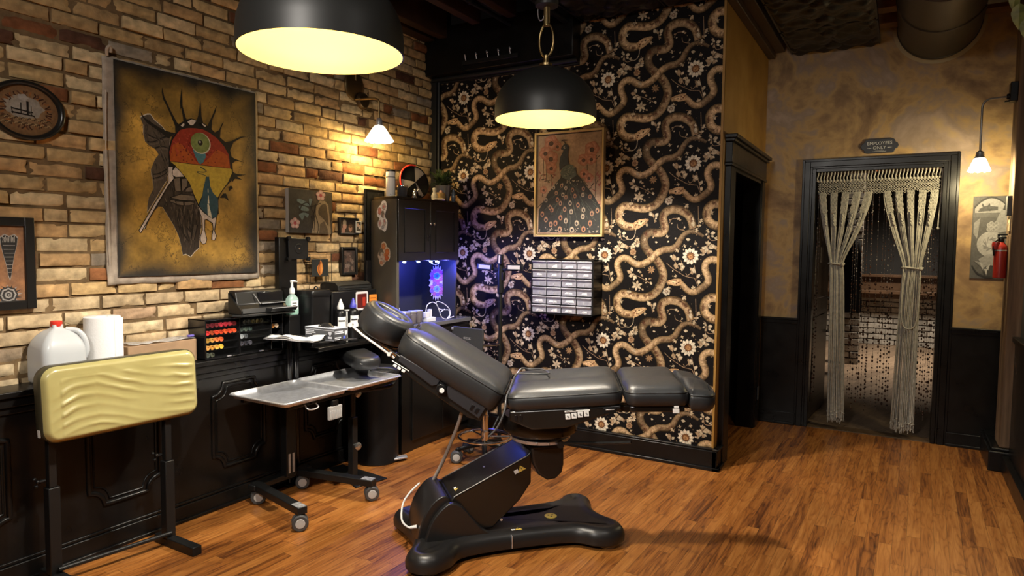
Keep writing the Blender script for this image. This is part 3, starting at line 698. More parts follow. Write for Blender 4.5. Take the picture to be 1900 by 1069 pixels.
def tin_panel(x0, x1, y0, y1, z, n=40):
    b = MB(); g = []
    for i in range(n+1):
        row = []
        for j in range(n+1):
            u, v = i/n, j/n; e = min(u, v, 1-u, 1-v)
            h = tin_h(u, v)*min(1, e*14)
            row.append(b.v((x0+(x1-x0)*u, y0+(y1-y0)*v, z-h)))
        g.append(row)
    for i in range(n):
        for j in range(n): b.f([g[i][j], g[i][j+1], g[i+1][j+1], g[i+1][j]])
    b.box(x0, x1, y0, y1, z+0.002, z+0.022)
    for a, c, d, e in ((x0, x0+0.012, y0, y1), (x1-0.012, x1, y0, y1), (x0, x1, y0, y0+0.012), (x0, x1, y1-0.012, y1)): b.box(a, c, d, e, z-0.006, z+0.01)
    return b
tin_n = 0
for ix in range(3):
    for iy in range(3):
        xa = -1.955+0.58*ix; yb = 4.235-0.62*iy
        o = tin_panel(xa, xa+0.578, yb-0.618, yb, 2.950).build('ceiling_panel', M_TIN, smooth=60, fixn=False); struct(o)
for xa, xb, ya, yb in ((-0.815, -0.20, 5.115, 5.745), (-0.815, -0.20, 4.48, 5.11), (-0.815, -0.20, 3.84, 4.475)):
    o = tin_panel(xa, xb, ya, yb, 2.945).build('ceiling_panel', M_TIN, smooth=60, fixn=False); struct(o)
b = MB(); b.box(-1.06, -0.86, 4.245, 5.70, 2.965, 3.05); b.box(-0.985, -0.93, 4.24, 5.68, 2.92, 2.965)
struct(b.build('trim_12', M_JOIST, bevel=0.005), 'dark batten above the ochre wall')

# ================================================================ THE TATTOO BED
def leather(name, col, rough):
    m, nt, b = newmat(name); L = nt.links.new
    b.inputs['Base Color'].default_value = col+(1,); b.inputs['Roughness'].default_value = rough; b.inputs['Specular IOR Level'].default_value = 0.55
    tc = N(nt, 'ShaderNodeTexCoord')
    v = N(nt, 'ShaderNodeTexVoronoi', i_Scale=420.0); L(tc.outputs['Object'], v.inputs['Vector'])
    n = N(nt, 'ShaderNodeTexNoise', i_Scale=14.0, i_Detail=3.0); L(tc.outputs['Object'], n.inputs['Vector'])
    h = M2(nt, 'ADD', M2(nt, 'MULTIPLY', v.outputs['Distance'], 0.35), M2(nt, 'MULTIPLY', n.outputs['Fac'], 3.0))
    bp = N(nt, 'ShaderNodeBump', i_Strength=0.35, i_Distance=0.0016); L(h, bp.inputs['Height']); L(bp.outputs['Normal'], b.inputs['Normal'])
    return m
M_LEATHER = leather('black leather', (0.016, 0.0168, 0.0185), 0.42)
M_SEAM = mat('seam thread', (0.004, 0.004, 0.0045), 0.5)
M_SHELL = mat('black moulded shell', (0.011, 0.010, 0.009), 0.24, vary=0.15, vscale=6)
M_SHELL2 = mat('satin black base', (0.013, 0.012, 0.012), 0.36, bump=0.06, bscale=600)
M_PANEL = mat('dark side panel', (0.012, 0.012, 0.016), 0.55)
M_LABEL = mat('white label', (0.80, 0.80, 0.78), 0.5)
M_LABELINK = mat('label ink', (0.03, 0.03, 0.03), 0.6)
M_YELLOW = mat('warning yellow', (0.72, 0.52, 0.10), 0.5)
bed = thing('tattoo_bed', 'black leather reclining tattoo bed on a hydraulic pedestal base', 'tattoo bed', (-1.64, 2.73, 0))
A0 = Vector((-1.458, 2.467, 0)); BA = rad(26.0)
BU = Vector((cos(BA), sin(BA), 0)); BV = Vector((-sin(BA), cos(BA), 0)); BZ = Vector((0, 0, 1))
def bed_T(s, z, tilt, t0=0.27):
    """frame with origin at (s, t0, z): x along the bed tilted up by tilt, y across, z out of the cushion"""
    X = BU*cos(tilt)+BZ*sin(tilt); Zv = BZ*cos(tilt)-BU*sin(tilt); O = A0+BU*s+BV*t0+BZ*z
    return Matrix(((X.x, BV.x, Zv.x, O.x), (X.y, BV.y, Zv.y, O.y), (X.z, BV.z, Zv.z, O.z), (0, 0, 0, 1)))
def cushion(T, poly, th, crown=0.02, er=0.022, seam=True, dish=None, groove=None):
    """stuffed pad over a counter-clockwise outline; top seam at z=0, body hangs th below"""
    b = MB(T); R = []
    def rg(ins, z): return [(x, y, z) for x, y in offset_poly(poly, ins)]
    R.append(rg(0.012, -th)); R.append(rg(0.002, -th+0.010)); R.append(rg(-0.004, -th*0.55)); R.append(rg(-0.003, -0.014)); R.append(rg(0.0, -0.004))
    if seam: R.append(rg(0.0045, 0.0005)); R.append(rg(0.006, 0.0035))
    cx = sum(p[0] for p in poly)/len(poly); cy = sum(p[1] for p in poly)/len(poly)
    for k, (sh, hh) in enumerate(((0.965, 0.36), (0.91, 0.66), (0.80, 0.87), (0.55, 0.97), (0.27, 1.0))):
        base = offset_poly(poly, 0.006); ring = []
        for x, y in base:
            xx, yy = cx+(x-cx)*sh, cy+(y-cy)*sh
            z = 0.0035+crown*hh
            if dish: z += dish(xx, yy)
            ring.append((xx, yy, z))
        R.append(ring)
    b.seam_pts = [(x, y, -0.002) for x, y in offset_poly(poly, -0.0015)]
    rings = [b.ring(r) for r in R]; b.skin(rings, 0, True, True, False)
    ce = b.v((cx, cy, 0.0035+crown+(dish(cx, cy) if dish else 0)))
    for i in range(len(poly)): b.f([ce, rings[-1][i], rings[-1][(i+1) % len(poly)]])
    return b
def stuffed(name, b):
    pts = [tuple(b.T @ Vector(q)) for q in b.seam_pts]
    o = b.build(name, M_LEATHER, bed, smooth=75)
    s_ = MB(); s_.tube(pts, 0.0020, 6, closed=True); s_.build('seam', M_SEAM, o, smooth=60)
    return o
def dense(poly, step=0.03):
    out = []
    for i in range(len(poly)):
        a = Vector(poly[i]); c = Vector(poly[(i+1) % len(poly)]); k = max(1, int((c-a).length/step))
        for j in range(k): out.append(tuple(a+(c-a)*j/k))
    return out
TS = rad(5.0)
# seat
Ts = bed_T(0.24, 0.762, TS)
pl = dense(rrect(0.252, 0.272, 0.05, 6))
seat = stuffed('seat_cushion', cushion(Ts, pl, 0.062, 0.026, dish=lambda x, y: -0.010*math.exp(-((y)/0.055)**2)+0.007*math.exp(-((abs(y)-0.14)/0.07)**2)))
b = MB(Ts); prof = [(-0.245, -0.062), (-0.245, -0.105), (-0.15, -0.150), (0.0, -0.150), (0.21, -0.092), (0.243, -0.085), (0.243, -0.062)]
b.prism(prof, lambda u, v, ww: (u, ww, v), -0.262, 0.262)
sf = b.build('seat_frame', M_SHELL, bed, bevel=0.008, seg=3)
b = MB(Ts)
for k in range(4): b.box(0.0+0.027*k, 0.022+0.027*k, -0.2655, -0.263, -0.110+0.003*k, -0.085+0.003*k)
b.box(-0.002, 0.108, -0.2655, -0.263, -0.078, -0.071)
lab = b.build('control_label', M_LABEL, bed, bevel=0.001)
lab['label'] = 'white strip of four button labels'
b = MB(Ts)
for k in range(4):
    x = 0.005+0.027*k; zz = -0.106+0.003*k
    b.box(x+0.002, x+0.010, -0.2662, -0.2654, zz+0.009, zz+0.011); b.box(x+0.004, x+0.006, -0.2662, -0.2654, zz+0.004, zz+0.016); b.box(x+0.007, x+0.012, -0.2662, -0.2654, zz+0.003, zz+0.006)
    b.box(x, x+0.016, -0.2662, -0.2654, 0.0305+zz+0.0, 0.0325+zz)
b.build('print', M_LABELINK, lab, smooth=None)
b = MB(Ts); b.box(0.165, 0.222, -0.266, -0.262, -0.094, -0.070); b.box(0.176, 0.214, -0.268, -0.264, -0.079, -0.075, 1)
b.build('side_socket', [M_BLACKPLASTIC, M_STEEL], bed, bevel=0.001)
b = MB(Ts)
for k in range(2): b.box(-0.222+0.022*k, -0.209+0.022*k, -0.2645, -0.2615, -0.105, -0.078)
b.build('rail_slot', M_GLOSSBLACK, bed, bevel=0.002)
# leg section
Tl = bed_T(0.642, 0.783, rad(2.0))
pl = dense(rrect(0.134, 0.272, 0.045, 6))
stuffed('leg_cushion', cushion(Tl, pl, 0.062, 0.026, dish=lambda x, y: -0.008*math.exp(-(y/0.06)**2)))
b = MB(Tl); b.box(-0.118, 0.118, -0.25, 0.25, -0.090, -0.062); b.box(-0.16, -0.10, -0.20, -0.14, -0.10, -0.07); b.box(-0.16, -0.10, 0.14, 0.20, -0.10, -0.07)
b.build('leg_frame', M_SHELL, bed, bevel=0.006)
b = MB(Tl); b.box(0.062, 0.090, -0.276, -0.2735, -0.088, -0.068); b.box(0.068, 0.088, -0.277, -0.2735, -0.066, -0.056)
b.build('side_sticker', M_LABEL, bed, bevel=0.001)
# foot rest: shorter pad, rounded end, hollow for the heels
Tf = bed_T(0.785, 0.775, rad(-1.0))
out = [(0.0, -0.262), (0.06, -0.268), (0.095, -0.25), (0.112, -0.20), (0.122, -0.10), (0.125, 0.0), (0.122, 0.10), (0.112, 0.20), (0.095, 0.25), (0.06, 0.268), (0.0, 0.262)]
pl = dense([tuple(p[:2]) for p in smoothpath(out, 4)], 0.03)
stuffed('foot_cushion', cushion(Tf, pl, 0.07, 0.028, dish=lambda x, y: -0.020*math.exp(-((abs(y)-0.12)/0.075)**2)-0.012*max(0, x)/0.12))
b = MB(Tf); b.box(-0.03, 0.09, -0.15, 0.15, -0.085, -0.07); b.build('foot_frame', M_SHELL, bed, bevel=0.005)
# backrest
TB = pi-rad(30.5)
def back_T(d, n=0.0, t0=0.27):
    s0, z0 = -0.025, 0.752
    s = s0-d*cos(rad(30.5)); z = z0+d*sin(rad(30.5))
    X = -BU*cos(rad(30.5))+BZ*sin(rad(30.5)); Zv = BZ*cos(rad(30.5))+BU*sin(rad(30.5)); Yv = Zv.cross(X); O = A0+BU*s+BV*t0+BZ*z+Zv*n
    return Matrix(((X.x, Yv.x, Zv.x, O.x), (X.y, Yv.y, Zv.y, O.y), (X.z, Yv.z, Zv.z, O.z), (0, 0, 0, 1)))
Tb = back_T(0.26)
out = [(-0.262, -0.24), (-0.24, -0.268), (0.0, -0.272), (0.20, -0.262), (0.245, -0.235), (0.262, -0.17), (0.270, -0.12), (0.252, -0.06), (0.246, 0.0), (0.252, 0.06), (0.270, 0.12), (0.262, 0.17), (0.245, 0.235), (0.20, 0.262), (0.0, 0.272), (-0.24, 0.268), (-0.262, 0.24)]
pl = dense(out, 0.03)
stuffed('back_cushion', cushion(Tb, pl, 0.095, 0.022, dish=lambda x, y: -0.016*math.exp(-(y/0.09)**2)*(1 if x > -0.22 else 0.6)+0.008*math.exp(-((x+0.13)/0.05)**2-((abs(y))/0.055)**2)))
b = MB(Tb)
prof = [(-0.235, -0.095), (-0.235, -0.155), (-0.18, -0.172), (0.10, -0.158), (0.22, -0.140), (0.24, -0.10), (0.24, -0.095)]
b.prism(prof, lambda u, v, ww: (u, ww, v), -0.255, 0.255)
bf = b.build('back_frame', M_SHELL, bed, bevel=0.010, seg=3)
for nm, sgn in (('near', 1), ('far', -1)):
    b = MB(Tb); y = 0.262*sgn; y2 = 0.2535*sgn
    for prof in ([(-0.225, -0.088), (-0.225, -0.150), (-0.06, -0.142), (-0.035, -0.118), (-0.03, -0.088)], [(0.01, -0.088), (0.01, -0.118), (0.03, -0.136), (0.215, -0.118), (0.222, -0.088)]):
        b.prism(prof, lambda u, v, ww: (u, ww, v), min(y, y2), max(y, y2))
    b.build('side_panel', M_PANEL, bed, bevel=0.004)
b = MB(Tb)
for k in range(2): b.box(-0.205+0.026*k, -0.190+0.026*k, 0.2605, 0.2645, -0.135, -0.108)
b.build('rail_slot', M_GLOSSBLACK, bed, bevel=0.002)
b = MB(Tb)
b.cyl((-0.012, 0.255, -0.118), (-0.012, 0.285, -0.118), 0.023, 0.021, 24); b.box(-0.034, -0.004, 0.285, 0.292, -0.124, -0.112)
kn = b.build('release_knob', M_BLACKPLASTIC, bed, bevel=0.003)
b = MB(Tb); b.cyl((-0.020, 0.292, -0.118), (-0.020, 0.295, -0.118), 0.011, n=20); b.build('knob_cap', M_LABEL, kn)
b = MB(Tb)
for k in range(3): b.box(0.165+0.022*k, 0.181+0.022*k, 0.2565, 0.259, -0.150, -0.138)
b.box(0.150, 0.24, 0.2555, 0.258, -0.134, -0.130)
o = b.build('control_label', M_LABEL, bed, bevel=0.001); o['label'] = 'white strip of three button labels'
# head rest: oval pad with a face slot and a plug
Th = back_T(0.648, -0.014)
b = MB(Th); n = 48
def ov(rx, ry, z): return [(rx*cos(2*pi*i/n)*(1.0 if cos(2*pi*i/n) > 0 else 0.96), ry*sin(2*pi*i/n), z) for i in range(n)]
R = [(0.116, 0.132, -0.110), (0.127, 0.145, -0.100), (0.131, 0.150, -0.065), (0.130, 0.149, -0.012), (0.126, 0.145, -0.001), (0.122, 0.141, 0.0), (0.119, 0.138, 0.006), (0.110, 0.128, 0.012), (0.100, 0.100, 0.015), (0.090, 0.055, 0.0155), (0.085, 0.036, 0.010), (0.083, 0.033, -0.035), (0.054, 0.0315, -0.035), (0.053, 0.0305, 0.006), (0.045, 0.024, 0.012), (0.030, 0.013, 0.014), (0.012, 0.006, 0.0145)]
rings = [b.ring(ov(*q)) for q in R]; b.skin(rings, 0, True, True, True)
hd = b.build('head_cushion', M_LEATHER, bed, smooth=75)
b = MB(Th); b.lathe([(0.110, -0.128), (0.112, -0.118), (0.105, -0.110)], n=40, cap0=True, cap1=True); b.build('head_plate', M_SHELL, bed)
b = MB(Th)
for y in (0.125,):
    b.tube([(0.125, y-0.02, -0.118), (0.05, y+0.004, -0.124), (-0.05, y+0.008, -0.130), (-0.13, y-0.02, -0.145)], 0.0055, 8)
    b.cyl((0.125, y-0.028, -0.118), (0.125, y-0.008, -0.118), 0.011, n=16); b.cyl((-0.105, y-0.02, -0.135), (-0.105, y+0.016, -0.135), 0.008, n=14)
o = b.build('head_bracket', mat('white painted bracket', (0.72, 0.70, 0.66), 0.35), bed); o['label'] = 'white lever bracket under the head pad'
b = MB(Th)
for y in (-0.06, 0.06): b.cyl((-0.02, y, -0.128), (-0.24, y, -0.150), 0.010, n=14)
b.build('head_rod', M_CHROME, bed)
# swivel
C2 = A0+BU*0.13+BV*0.262
b = MB(); b.lathe([(0.045, 0.44), (0.045, 0.62)], (C2.x, C2.y, 0), 28, cap0=True, cap1=True); b.lathe([(0.155, 0.528), (0.175, 0.540), (0.18, 0.565), (0.17, 0.612)], (C2.x, C2.y, 0), 36, cap0=True, cap1=True)
b.build('swivel_hub', M_SHELL, bed)
b = MB(); b.lathe([(0.125, 0.497), (0.138, 0.497), (0.138, 0.511), (0.125, 0.511)], (C2.x, C2.y, 0), 40, cap0=True, cap1=True)
for k in range(16): a = 2*pi*k/16; b.box(C2.x+0.139*cos(a)-0.004, C2.x+0.139*cos(a)+0.004, C2.y+0.139*sin(a)-0.004, C2.y+0.139*sin(a)+0.004, 0.499, 0.509)
b.build('swivel_ring', M_STEEL, bed)
b = MB(); p0 = C2+BU*0.10-BV*0.11+BZ*0.498; p1 = C2+BU*0.40-BV*0.30+BZ*0.575
b.tube([p0, p0+(p1-p0)*0.12+BZ*0.008, p0+(p1-p0)*0.6, p1], 0.007, 8); b.cyl(p0-BV*0.012, p0+BV*0.012, 0.016, n=14)
b.build('release_lever', M_BLACKMETAL, bed)

# base, turned a little against the top
AB = rad(48.0); QU = Vector((cos(AB), sin(AB), 0)); QV = Vector((-sin(AB), cos(AB), 0)); QO = Vector((-1.64, 2.73, 0))
TQ = Matrix(((QU.x, QV.x, 0, QO.x), (QU.y, QV.y, 0, QO.y), (0, 0, 1, 0), (0, 0, 0, 1)))
plan = [(-0.515, -0.28), (-0.485, -0.35), (-0.41, -0.372), (-0.335, -0.33), (-0.27, -0.265), (-0.12, -0.240), (0.10, -0.240), (0.27, -0.258), (0.35, -0.318), (0.43, -0.338), (0.505, -0.30), (0.512, -0.22), (0.475, -0.14), (0.462, -0.07), (0.478, 0.02), (0.502, 0.09), (0.47, 0.155), (0.39, 0.160), (0.30, 0.095), (0.1, 0.078), (-0.1, 0.09), (-0.27, 0.13), (-0.36, 0.21), (-0.44, 0.235), (-0.505, 0.18), (-0.475, 0.06), (-0.45, -0.08), (-0.475, -0.19)]
outl = [tuple(p[:2]) for p in smoothpath(plan, 6, True)]
b = MB(TQ); R = []
for ins, z in ((0.012, 0.018), (-0.004, 0.028), (-0.006, 0.055), (0.002, 0.078), (0.014, 0.093), (0.030, 0.101), (0.042, 0.102), (0.052, 0.096), (0.075, 0.094)):
    R.append(b.ring([(x, y, z) for x, y in offset_poly(outl, ins)]))
b.skin(R, 0, True, True, False)
mid = [(0.6*x, -0.09+0.5*(y+0.09), 0.094) for x, y in offset_poly(outl, 0.075)]
rm = b.ring(mid); b.skin([R[-1], rm]); b.f(rm)
base = b.build('pedestal_base', M_SHELL2, bed, smooth=50)
b = MB(TQ)
M_FOOTPAD = mat('grey foot pad', (0.35, 0.34, 0.33), 0.5)
for x, y in ((-0.42, -0.285), (0.435, -0.265), (0.43, 0.085), (-0.43, 0.165)):
    b = MB(TQ); b.lathe([(0.052, 0.0), (0.056, 0.006), (0.05, 0.020)], (x, y, 0), 24, cap0=True, cap1=True); b.build('foot_pad', M_FOOTPAD, base)
b = MB(TQ); b.lathe([(0.030, 0.0945), (0.030, 0.0965), (0.027, 0.0975)], (0.215, -0.095, 0), 28, cap0=True, cap1=True); b.build('round_badge', M_YELLOW, base)['label'] = 'round yellow badge'
b = MB(TQ)
for k in range(3): a = 2*pi*k/3+0.5; b.box(0.215+0.012*cos(a)-0.004, 0.215+0.012*cos(a)+0.004, -0.095+0.012*sin(a)-0.004, -0.095+0.012*sin(a)+0.004, 0.0974, 0.0982)
b.build('badge_print', M_LABELINK, base, smooth=None)
b = MB(TQ); b.quad((-0.030, -0.2445, 0.080), (-0.027, -0.2445, 0.080), (-0.027, -0.2445, 0.03), (-0.030, -0.2445, 0.03)); b.box(-0.0305, -0.0275, -0.2475, -0.225, 0.030, 0.088)
b.build('seam_line', M_STEEL, base)
# rear cowl with two cheeks, and the lifting arm between them
TC = TQ @ Matrix.Translation((0, -0.045, 0))
b = MB(TC)
cheek = [(-0.425, 0.06), (-0.420, 0.10), (-0.395, 0.175), (-0.350, 0.232), (-0.306, 0.256), (-0.255, 0.236), (-0.205, 0.175), (-0.155, 0.120), (-0.09, 0.090), (-0.02, 0.08)]
ck = [tuple(p[:2]) for p in smoothpath(cheek, 4)]+[(-0.02, 0.06)]
for y0, y1 in ((-0.168, -0.137), (0.137, 0.168)):
    b.prism(ck, lambda u, v, ww: (u, ww, v), y0, y1)
b.build('cheek', M_SHELL2, bed, bevel=0.010, seg=3)
b = MB(TC); cow = [(-0.455, 0.06), (-0.450, 0.10), (-0.425, 0.19), (-0.375, 0.262), (-0.325, 0.282), (-0.305, 0.262), (-0.30, 0.20), (-0.30, 0.06)]
cw = [tuple(p[:2]) for p in smoothpath(cow[:6], 4)]+cow[6:]
b.prism(cw, lambda u, v, ww: (u, ww, v), -0.138, 0.138)
cl = b.build('rear_cowl', M_SHELL2, bed, bevel=0.012, seg=3)
b = MB(TC)
arm = [(-0.300, 0.255), (-0.285, 0.272), (0.060, 0.430), (0.085, 0.455), (0.085, 0.300), (0.030, 0.222), (-0.05, 0.150), (-0.10, 0.105), (-0.27, 0.105), (-0.30, 0.15)]
b.prism(arm, lambda u, v, ww: (u, ww, v), -0.128, 0.128)
am = b.build('lift_arm', M_SHELL, bed, bevel=0.008, seg=3)
b = MB(TC); b.tube([(-0.285, -0.1285, 0.2715), (0.060, -0.1285, 0.4295)], 0.0022, 6); b.tube([(-0.285, 0.1285, 0.2715), (0.060, 0.1285, 0.4295)], 0.0022, 6)
b.build('arm_piping', mat('light edge', (0.4, 0.38, 0.36), 0.35), am)
b = MB(TC); cap = [(0.080, 0.468), (0.245, 0.468), (0.247, 0.375), (0.238, 0.335), (0.205, 0.308), (0.165, 0.305), (0.12, 0.335), (0.09, 0.39)]
b.prism([tuple(p) for p in cap], lambda u, v, ww: (u, ww, v), -0.135, 0.135)
ac = b.build('arm_end_cap', M_SHELL2, bed, bevel=0.012, seg=3)
b = MB(TC); b.lathe([(0.095, 0.466), (0.105, 0.472), (0.105, 0.484), (0.07, 0.50)], (0.16, 0.01, 0), 32, cap0=True, cap1=True); b.build('turntable', M_BLACKMETAL, bed)
def warn_tri(T, parent, k=0.020):
    b = MB(T); h = k*0.87
    b.prism([(-k*1.0, -h*0.62), (k*1.0, -h*0.62), (0, h*1.0)], lambda u, v, ww: (u, v, ww), 0.0, 0.0010)
    b.box(-k*1.9, -k*0.85, -h*0.55, h*0.5, 0.0, 0.0009, 1)
    b.prism([(-0.001, -0.005), (0.003, 0.002), (0.0005, 0.002), (0.002, 0.010), (-0.003, 0.001), (-0.0005, 0.001)], lambda u, v, ww: (u, v, ww), 0.0, 0.0014, 2)
    o = b.build('warning_sticker', [M_YELLOW, M_LABEL, M_LABELINK], parent, smooth=None); o['label'] = 'yellow triangle warning sticker'
X3 = Vector((QU.x, QU.y, 0)); Z3 = Vector((0, 0, 1))
pt = lambda s, t, z: TC @ Vector((s, t, z))
warn_tri(frame_T(pt(0.035, -0.1285, 0.372), QU*cos(0.43)+Z3*sin(0.43), Z3*cos(0.43)-QU*sin(0.43)), am)
tt = QU*cos(0.43)+Z3*sin(0.43)
warn_tri(frame_T(pt(-0.262, -0.07, 0.2835), QV*-1, tt), am, 0.014)
warn_tri(frame_T(TQ @ Vector((0.012, -0.205, 0.1005)), QU, QV), base, 0.018)
b = MB(TC); b.cyl((-0.06, -0.1285, 0.14), (-0.06, -0.131, 0.14), 0.006, n=12); b.build('screw', M_STEEL, am)
b = MB(TC); b.cyl((-0.11, 0.0, 0.3515), (-0.11, 0.0, 0.354), 0.005, n=12); b.build('screw', M_STEEL, am)
# cables of the bed
M_GREYHOSE = mat('grey hose', (0.33, 0.31, 0.29), 0.5)
M_CORDGREY = mat('dark grey cord', (0.07, 0.07, 0.072), 0.35)
p = lambda s, t, z: A0+BU*s+BV*t+BZ*z
b = MB(); h0 = p(-0.20, 0.06, 0.73); h1 = TC @ Vector((-0.335, 0.10, 0.275)); hp = [h0, h0+(h1-h0)*0.3+BU*0.015, h0+(h1-h0)*0.7+BU*0.012, h1]
b.tube(smoothpath(hp, 8), 0.0085, 10); b.build('power_hose', M_GREYHOSE, bed)['label'] = 'grey hose from back frame to base'
b = MB(); wp_ = [TC @ Vector(q) for q in ((-0.445, -0.085, 0.135), (-0.478, -0.075, 0.130), (-0.505, -0.03, 0.15), (-0.492, 0.03, 0.20), (-0.455, 0.07, 0.235), (-0.40, 0.115, 0.262))]
b.tube(smoothpath(wp_, 8), 0.0045, 8); b.cyl(wp_[0], wp_[0]+(wp_[1]-wp_[0])*0.9, 0.009, 0.006, 12)
b.build('white_cable', M_WHITE, bed)['label'] = 'white plug and cable at the rear of the base'
b = MB(); cp = [p(0.005, 0.34, 0.772), p(0.03, 0.40, 0.80), p(0.07, 0.43, 0.792), p(0.13, 0.38, 0.803), p(0.17, 0.30, 0.800), p(0.12, 0.25, 0.803), p(0.05, 0.27, 0.800), p(0.012, 0.30, 0.79), p(-0.003, 0.24, 0.765), p(-0.004, 0.12, 0.76), p(-0.012, 0.02, 0.74), p(-0.016, -0.02, 0.69), p(-0.045, -0.035, 0.62), p(-0.085, -0.03, 0.575)]
b.tube(smoothpath(cp, 8), 0.0042, 8); b.build('control_cord', M_CORDGREY, bed)['label'] = 'grey cord looped on the seat and hanging down its side'

# ================================================================ LAMPS
M_SHADEOUT = mat('matt black shade', (0.016, 0.016, 0.015), 0.46)
M_SHADEIN = mat('gold leaf shade lining', (0.070, 0.044, 0.0068), 0.7, spec=0.08)
M_BULB = mat('glowing bulb', (1, 0.9, 0.7), 0.4, emit=(1.0, 0.92, 0.79), estr=2300.0)
def make_pendant(loc, label):
    t = thing('pendant_lamp', label, 'lamp', loc, 'dome pendant lamps'); x, y, z = loc; c = (x, y, 0)
    R = 0.275
    dome = [(R, z), (R, z+0.055)] + [(R*cos(a), z+0.055+0.225*sin(a)) for a in [rad(q) for q in (10, 20, 30, 40, 50, 60, 70, 78, 85)]] + [(0.012, z+0.2805)]
    b = MB(); b.lathe(dome, c, 64, cap1=True); b.lathe([(R-0.004, z), (R, z)], c, 64)
    sh = b.build('shade', M_SHADEOUT, t, smooth=50)
    b = MB(); b.lathe([(q[0]-0.004 if q[0] > 0.02 else q[0], q[1]-(0.004 if i > 1 else 0)) for i, q in enumerate(dome)], c, 64); b.build('shade_lining', M_SHADEIN, sh, smooth=60)
    b = MB(); b.lathe([(0.02, z+0.272), (0.022, z+0.285), (0.034, z+0.288), (0.034, z+0.300), (0.016, z+0.303), (0.014, z+0.325)], c, 24, cap0=True, cap1=True)
    b.cyl((x, y, z+0.318), (x, y, z+0.345), 0.013, n=16); b.build('shade_cap', M_BRASS, t)
    b = MB(); pts = [(x+0.042*cos(a), y, z+0.425+0.088*sin(a)) for a in [2*pi*i/28 for i in range(28)]]
    b.tube(pts, 0.0065, 10, closed=True); b.build('hanging_ring', M_BRASS, t, smooth=60)
    b = MB(); b.cyl((x, y, z+0.50), (x, y, z+0.60), 0.016, n=20)
    for k in range(6): a = 2*pi*k/6; b.cyl((x+0.0155*cos(a), y+0.0155*sin(a), z+0.505), (x+0.0155*cos(a), y+0.0155*sin(a), z+0.595), 0.003, n=6)
    b.build('stem', M_BRASS, t)
    b = MB(); b.lathe([(0.022, z+0.598), (0.062, z+0.604), (0.065, z+0.625), (0.02, z+0.64)], c, 32, cap0=True, cap1=True); b.cyl((x, y, z+0.63), (x, y, 2.945), 0.008, n=12); b.build('canopy', M_SHADEOUT, t)
    b = MB(); b.cyl((x, y, z+0.20), (x, y, z+0.275), 0.022, n=20); b.build('socket', M_WHITE, t)
    b = MB(); b.sphere((x, y, z+0.165), 0.045, 20, 12, sc=(1, 1, 1.15)); o = b.build('light_bulb', M_BULB, t, smooth=60)
    return t
make_pendant((-1.699, 3.233, 2.091), 'black dome pendant lamp hanging from a ring in front of the snake wallpaper')
make_pendant((-1.729, 1.652, 2.050), 'large black dome pendant lamp nearest the viewer before the brick wall')

M_MILK = mat('lit ruffled glass', (0.95, 0.92, 0.84), 0.25, emit=(1.0, 0.84, 0.56), estr=3.2)
M_MILK2 = mat('lit white glass', (0.95, 0.95, 0.95), 0.25, emit=(1.0, 0.92, 0.80), estr=1.7)
def glass_shade(b, c, h, r0, r1, n=48, lobes=12):
    R = []
    for k, u in enumerate((0, 0.06, 0.2, 0.4, 0.6, 0.78, 0.9, 1.0)):
        r = r0+(r1-r0)*(u**0.75); ring = []
        for i in range(n):
            a = 2*pi*i/n; q = 1+0.10*max(0, u-0.35)*cos(lobes*a)
            dz = 0.10*h*max(0, u-0.6)*cos(lobes*a)
            ring.append((c[0]+r*q*cos(a), c[1]+r*q*sin(a), c[2]-h*u+dz))
        R.append(ring)
    for rr in list(reversed(R)):
        cx = Vector(c); R.append([(cx.x+(p[0]-cx.x)*0.95, cx.y+(p[1]-cx.y)*0.95, p[2]) for p in rr])
    b.loft(R, 0, True, True)
# sconce on the brick
S = (-3.02, 3.385)
t = thing('wall_sconce', 'bronze wall sconce with ruffled glass shade lit on the brick wall', 'lamp', (-3.205, 3.36, 2.42))
b = MB(); b.lathe([(0.075, 0.0), (0.075, 0.008), (0.068, 0.014), (0.05, 0.018)], (-3.207, 3.345, 2.455), 40, axis=(1, 0, 0), cap0=True, cap1=True); o = b.build('backplate', M_BRASS, t)
o.scale = (1, 1.15, 1.35)
b = MB(); b.lathe([(0.058, 0.0), (0.056, 0.012), (0.045, 0.026), (0.012, 0.030)], (-3.185, 3.40, 2.375), 36, axis=(1, 0, 0), cap0=True, cap1=True); o = b.build('mount_disc', mat('dark bronze', (0.09, 0.06, 0.03), 0.35, metal=0.8), t)
b = MB(); b.tube(smoothpath([(-3.19, 3.345, 2.372), (-3.12, 3.355, 2.374), (-3.05, 3.378, 2.374), (-3.022, 3.384, 2.355), (-3.02, 3.385, 2.31), (-3.02, 3.385, 2.225)], 6), 0.007, 10); b.build('arm', M_BRASS, t)
b = MB(); b.cyl((-3.186, 3.345, 2.50), (-3.186, 3.345, 2.66), 0.006, n=8); b.build('conduit_stub', M_BRASS, t)
b = MB(); b.lathe([(0.012, 2.245), (0.020, 2.235), (0.022, 2.205), (0.028, 2.20), (0.028, 2.19)], (S[0], S[1], 0), 24, cap0=True, cap1=True); b.build('shade_holder', M_STEEL, t)
b = MB(); glass_shade(b, (S[0], S[1], 2.195), 0.105, 0.026, 0.092); b.build('glass_shade', M_MILK, t, smooth=60)
bulb('sconce_light', (S[0]-0.02, S[1], 2.06), 15, (1.0, 0.70, 0.28), 0.03)
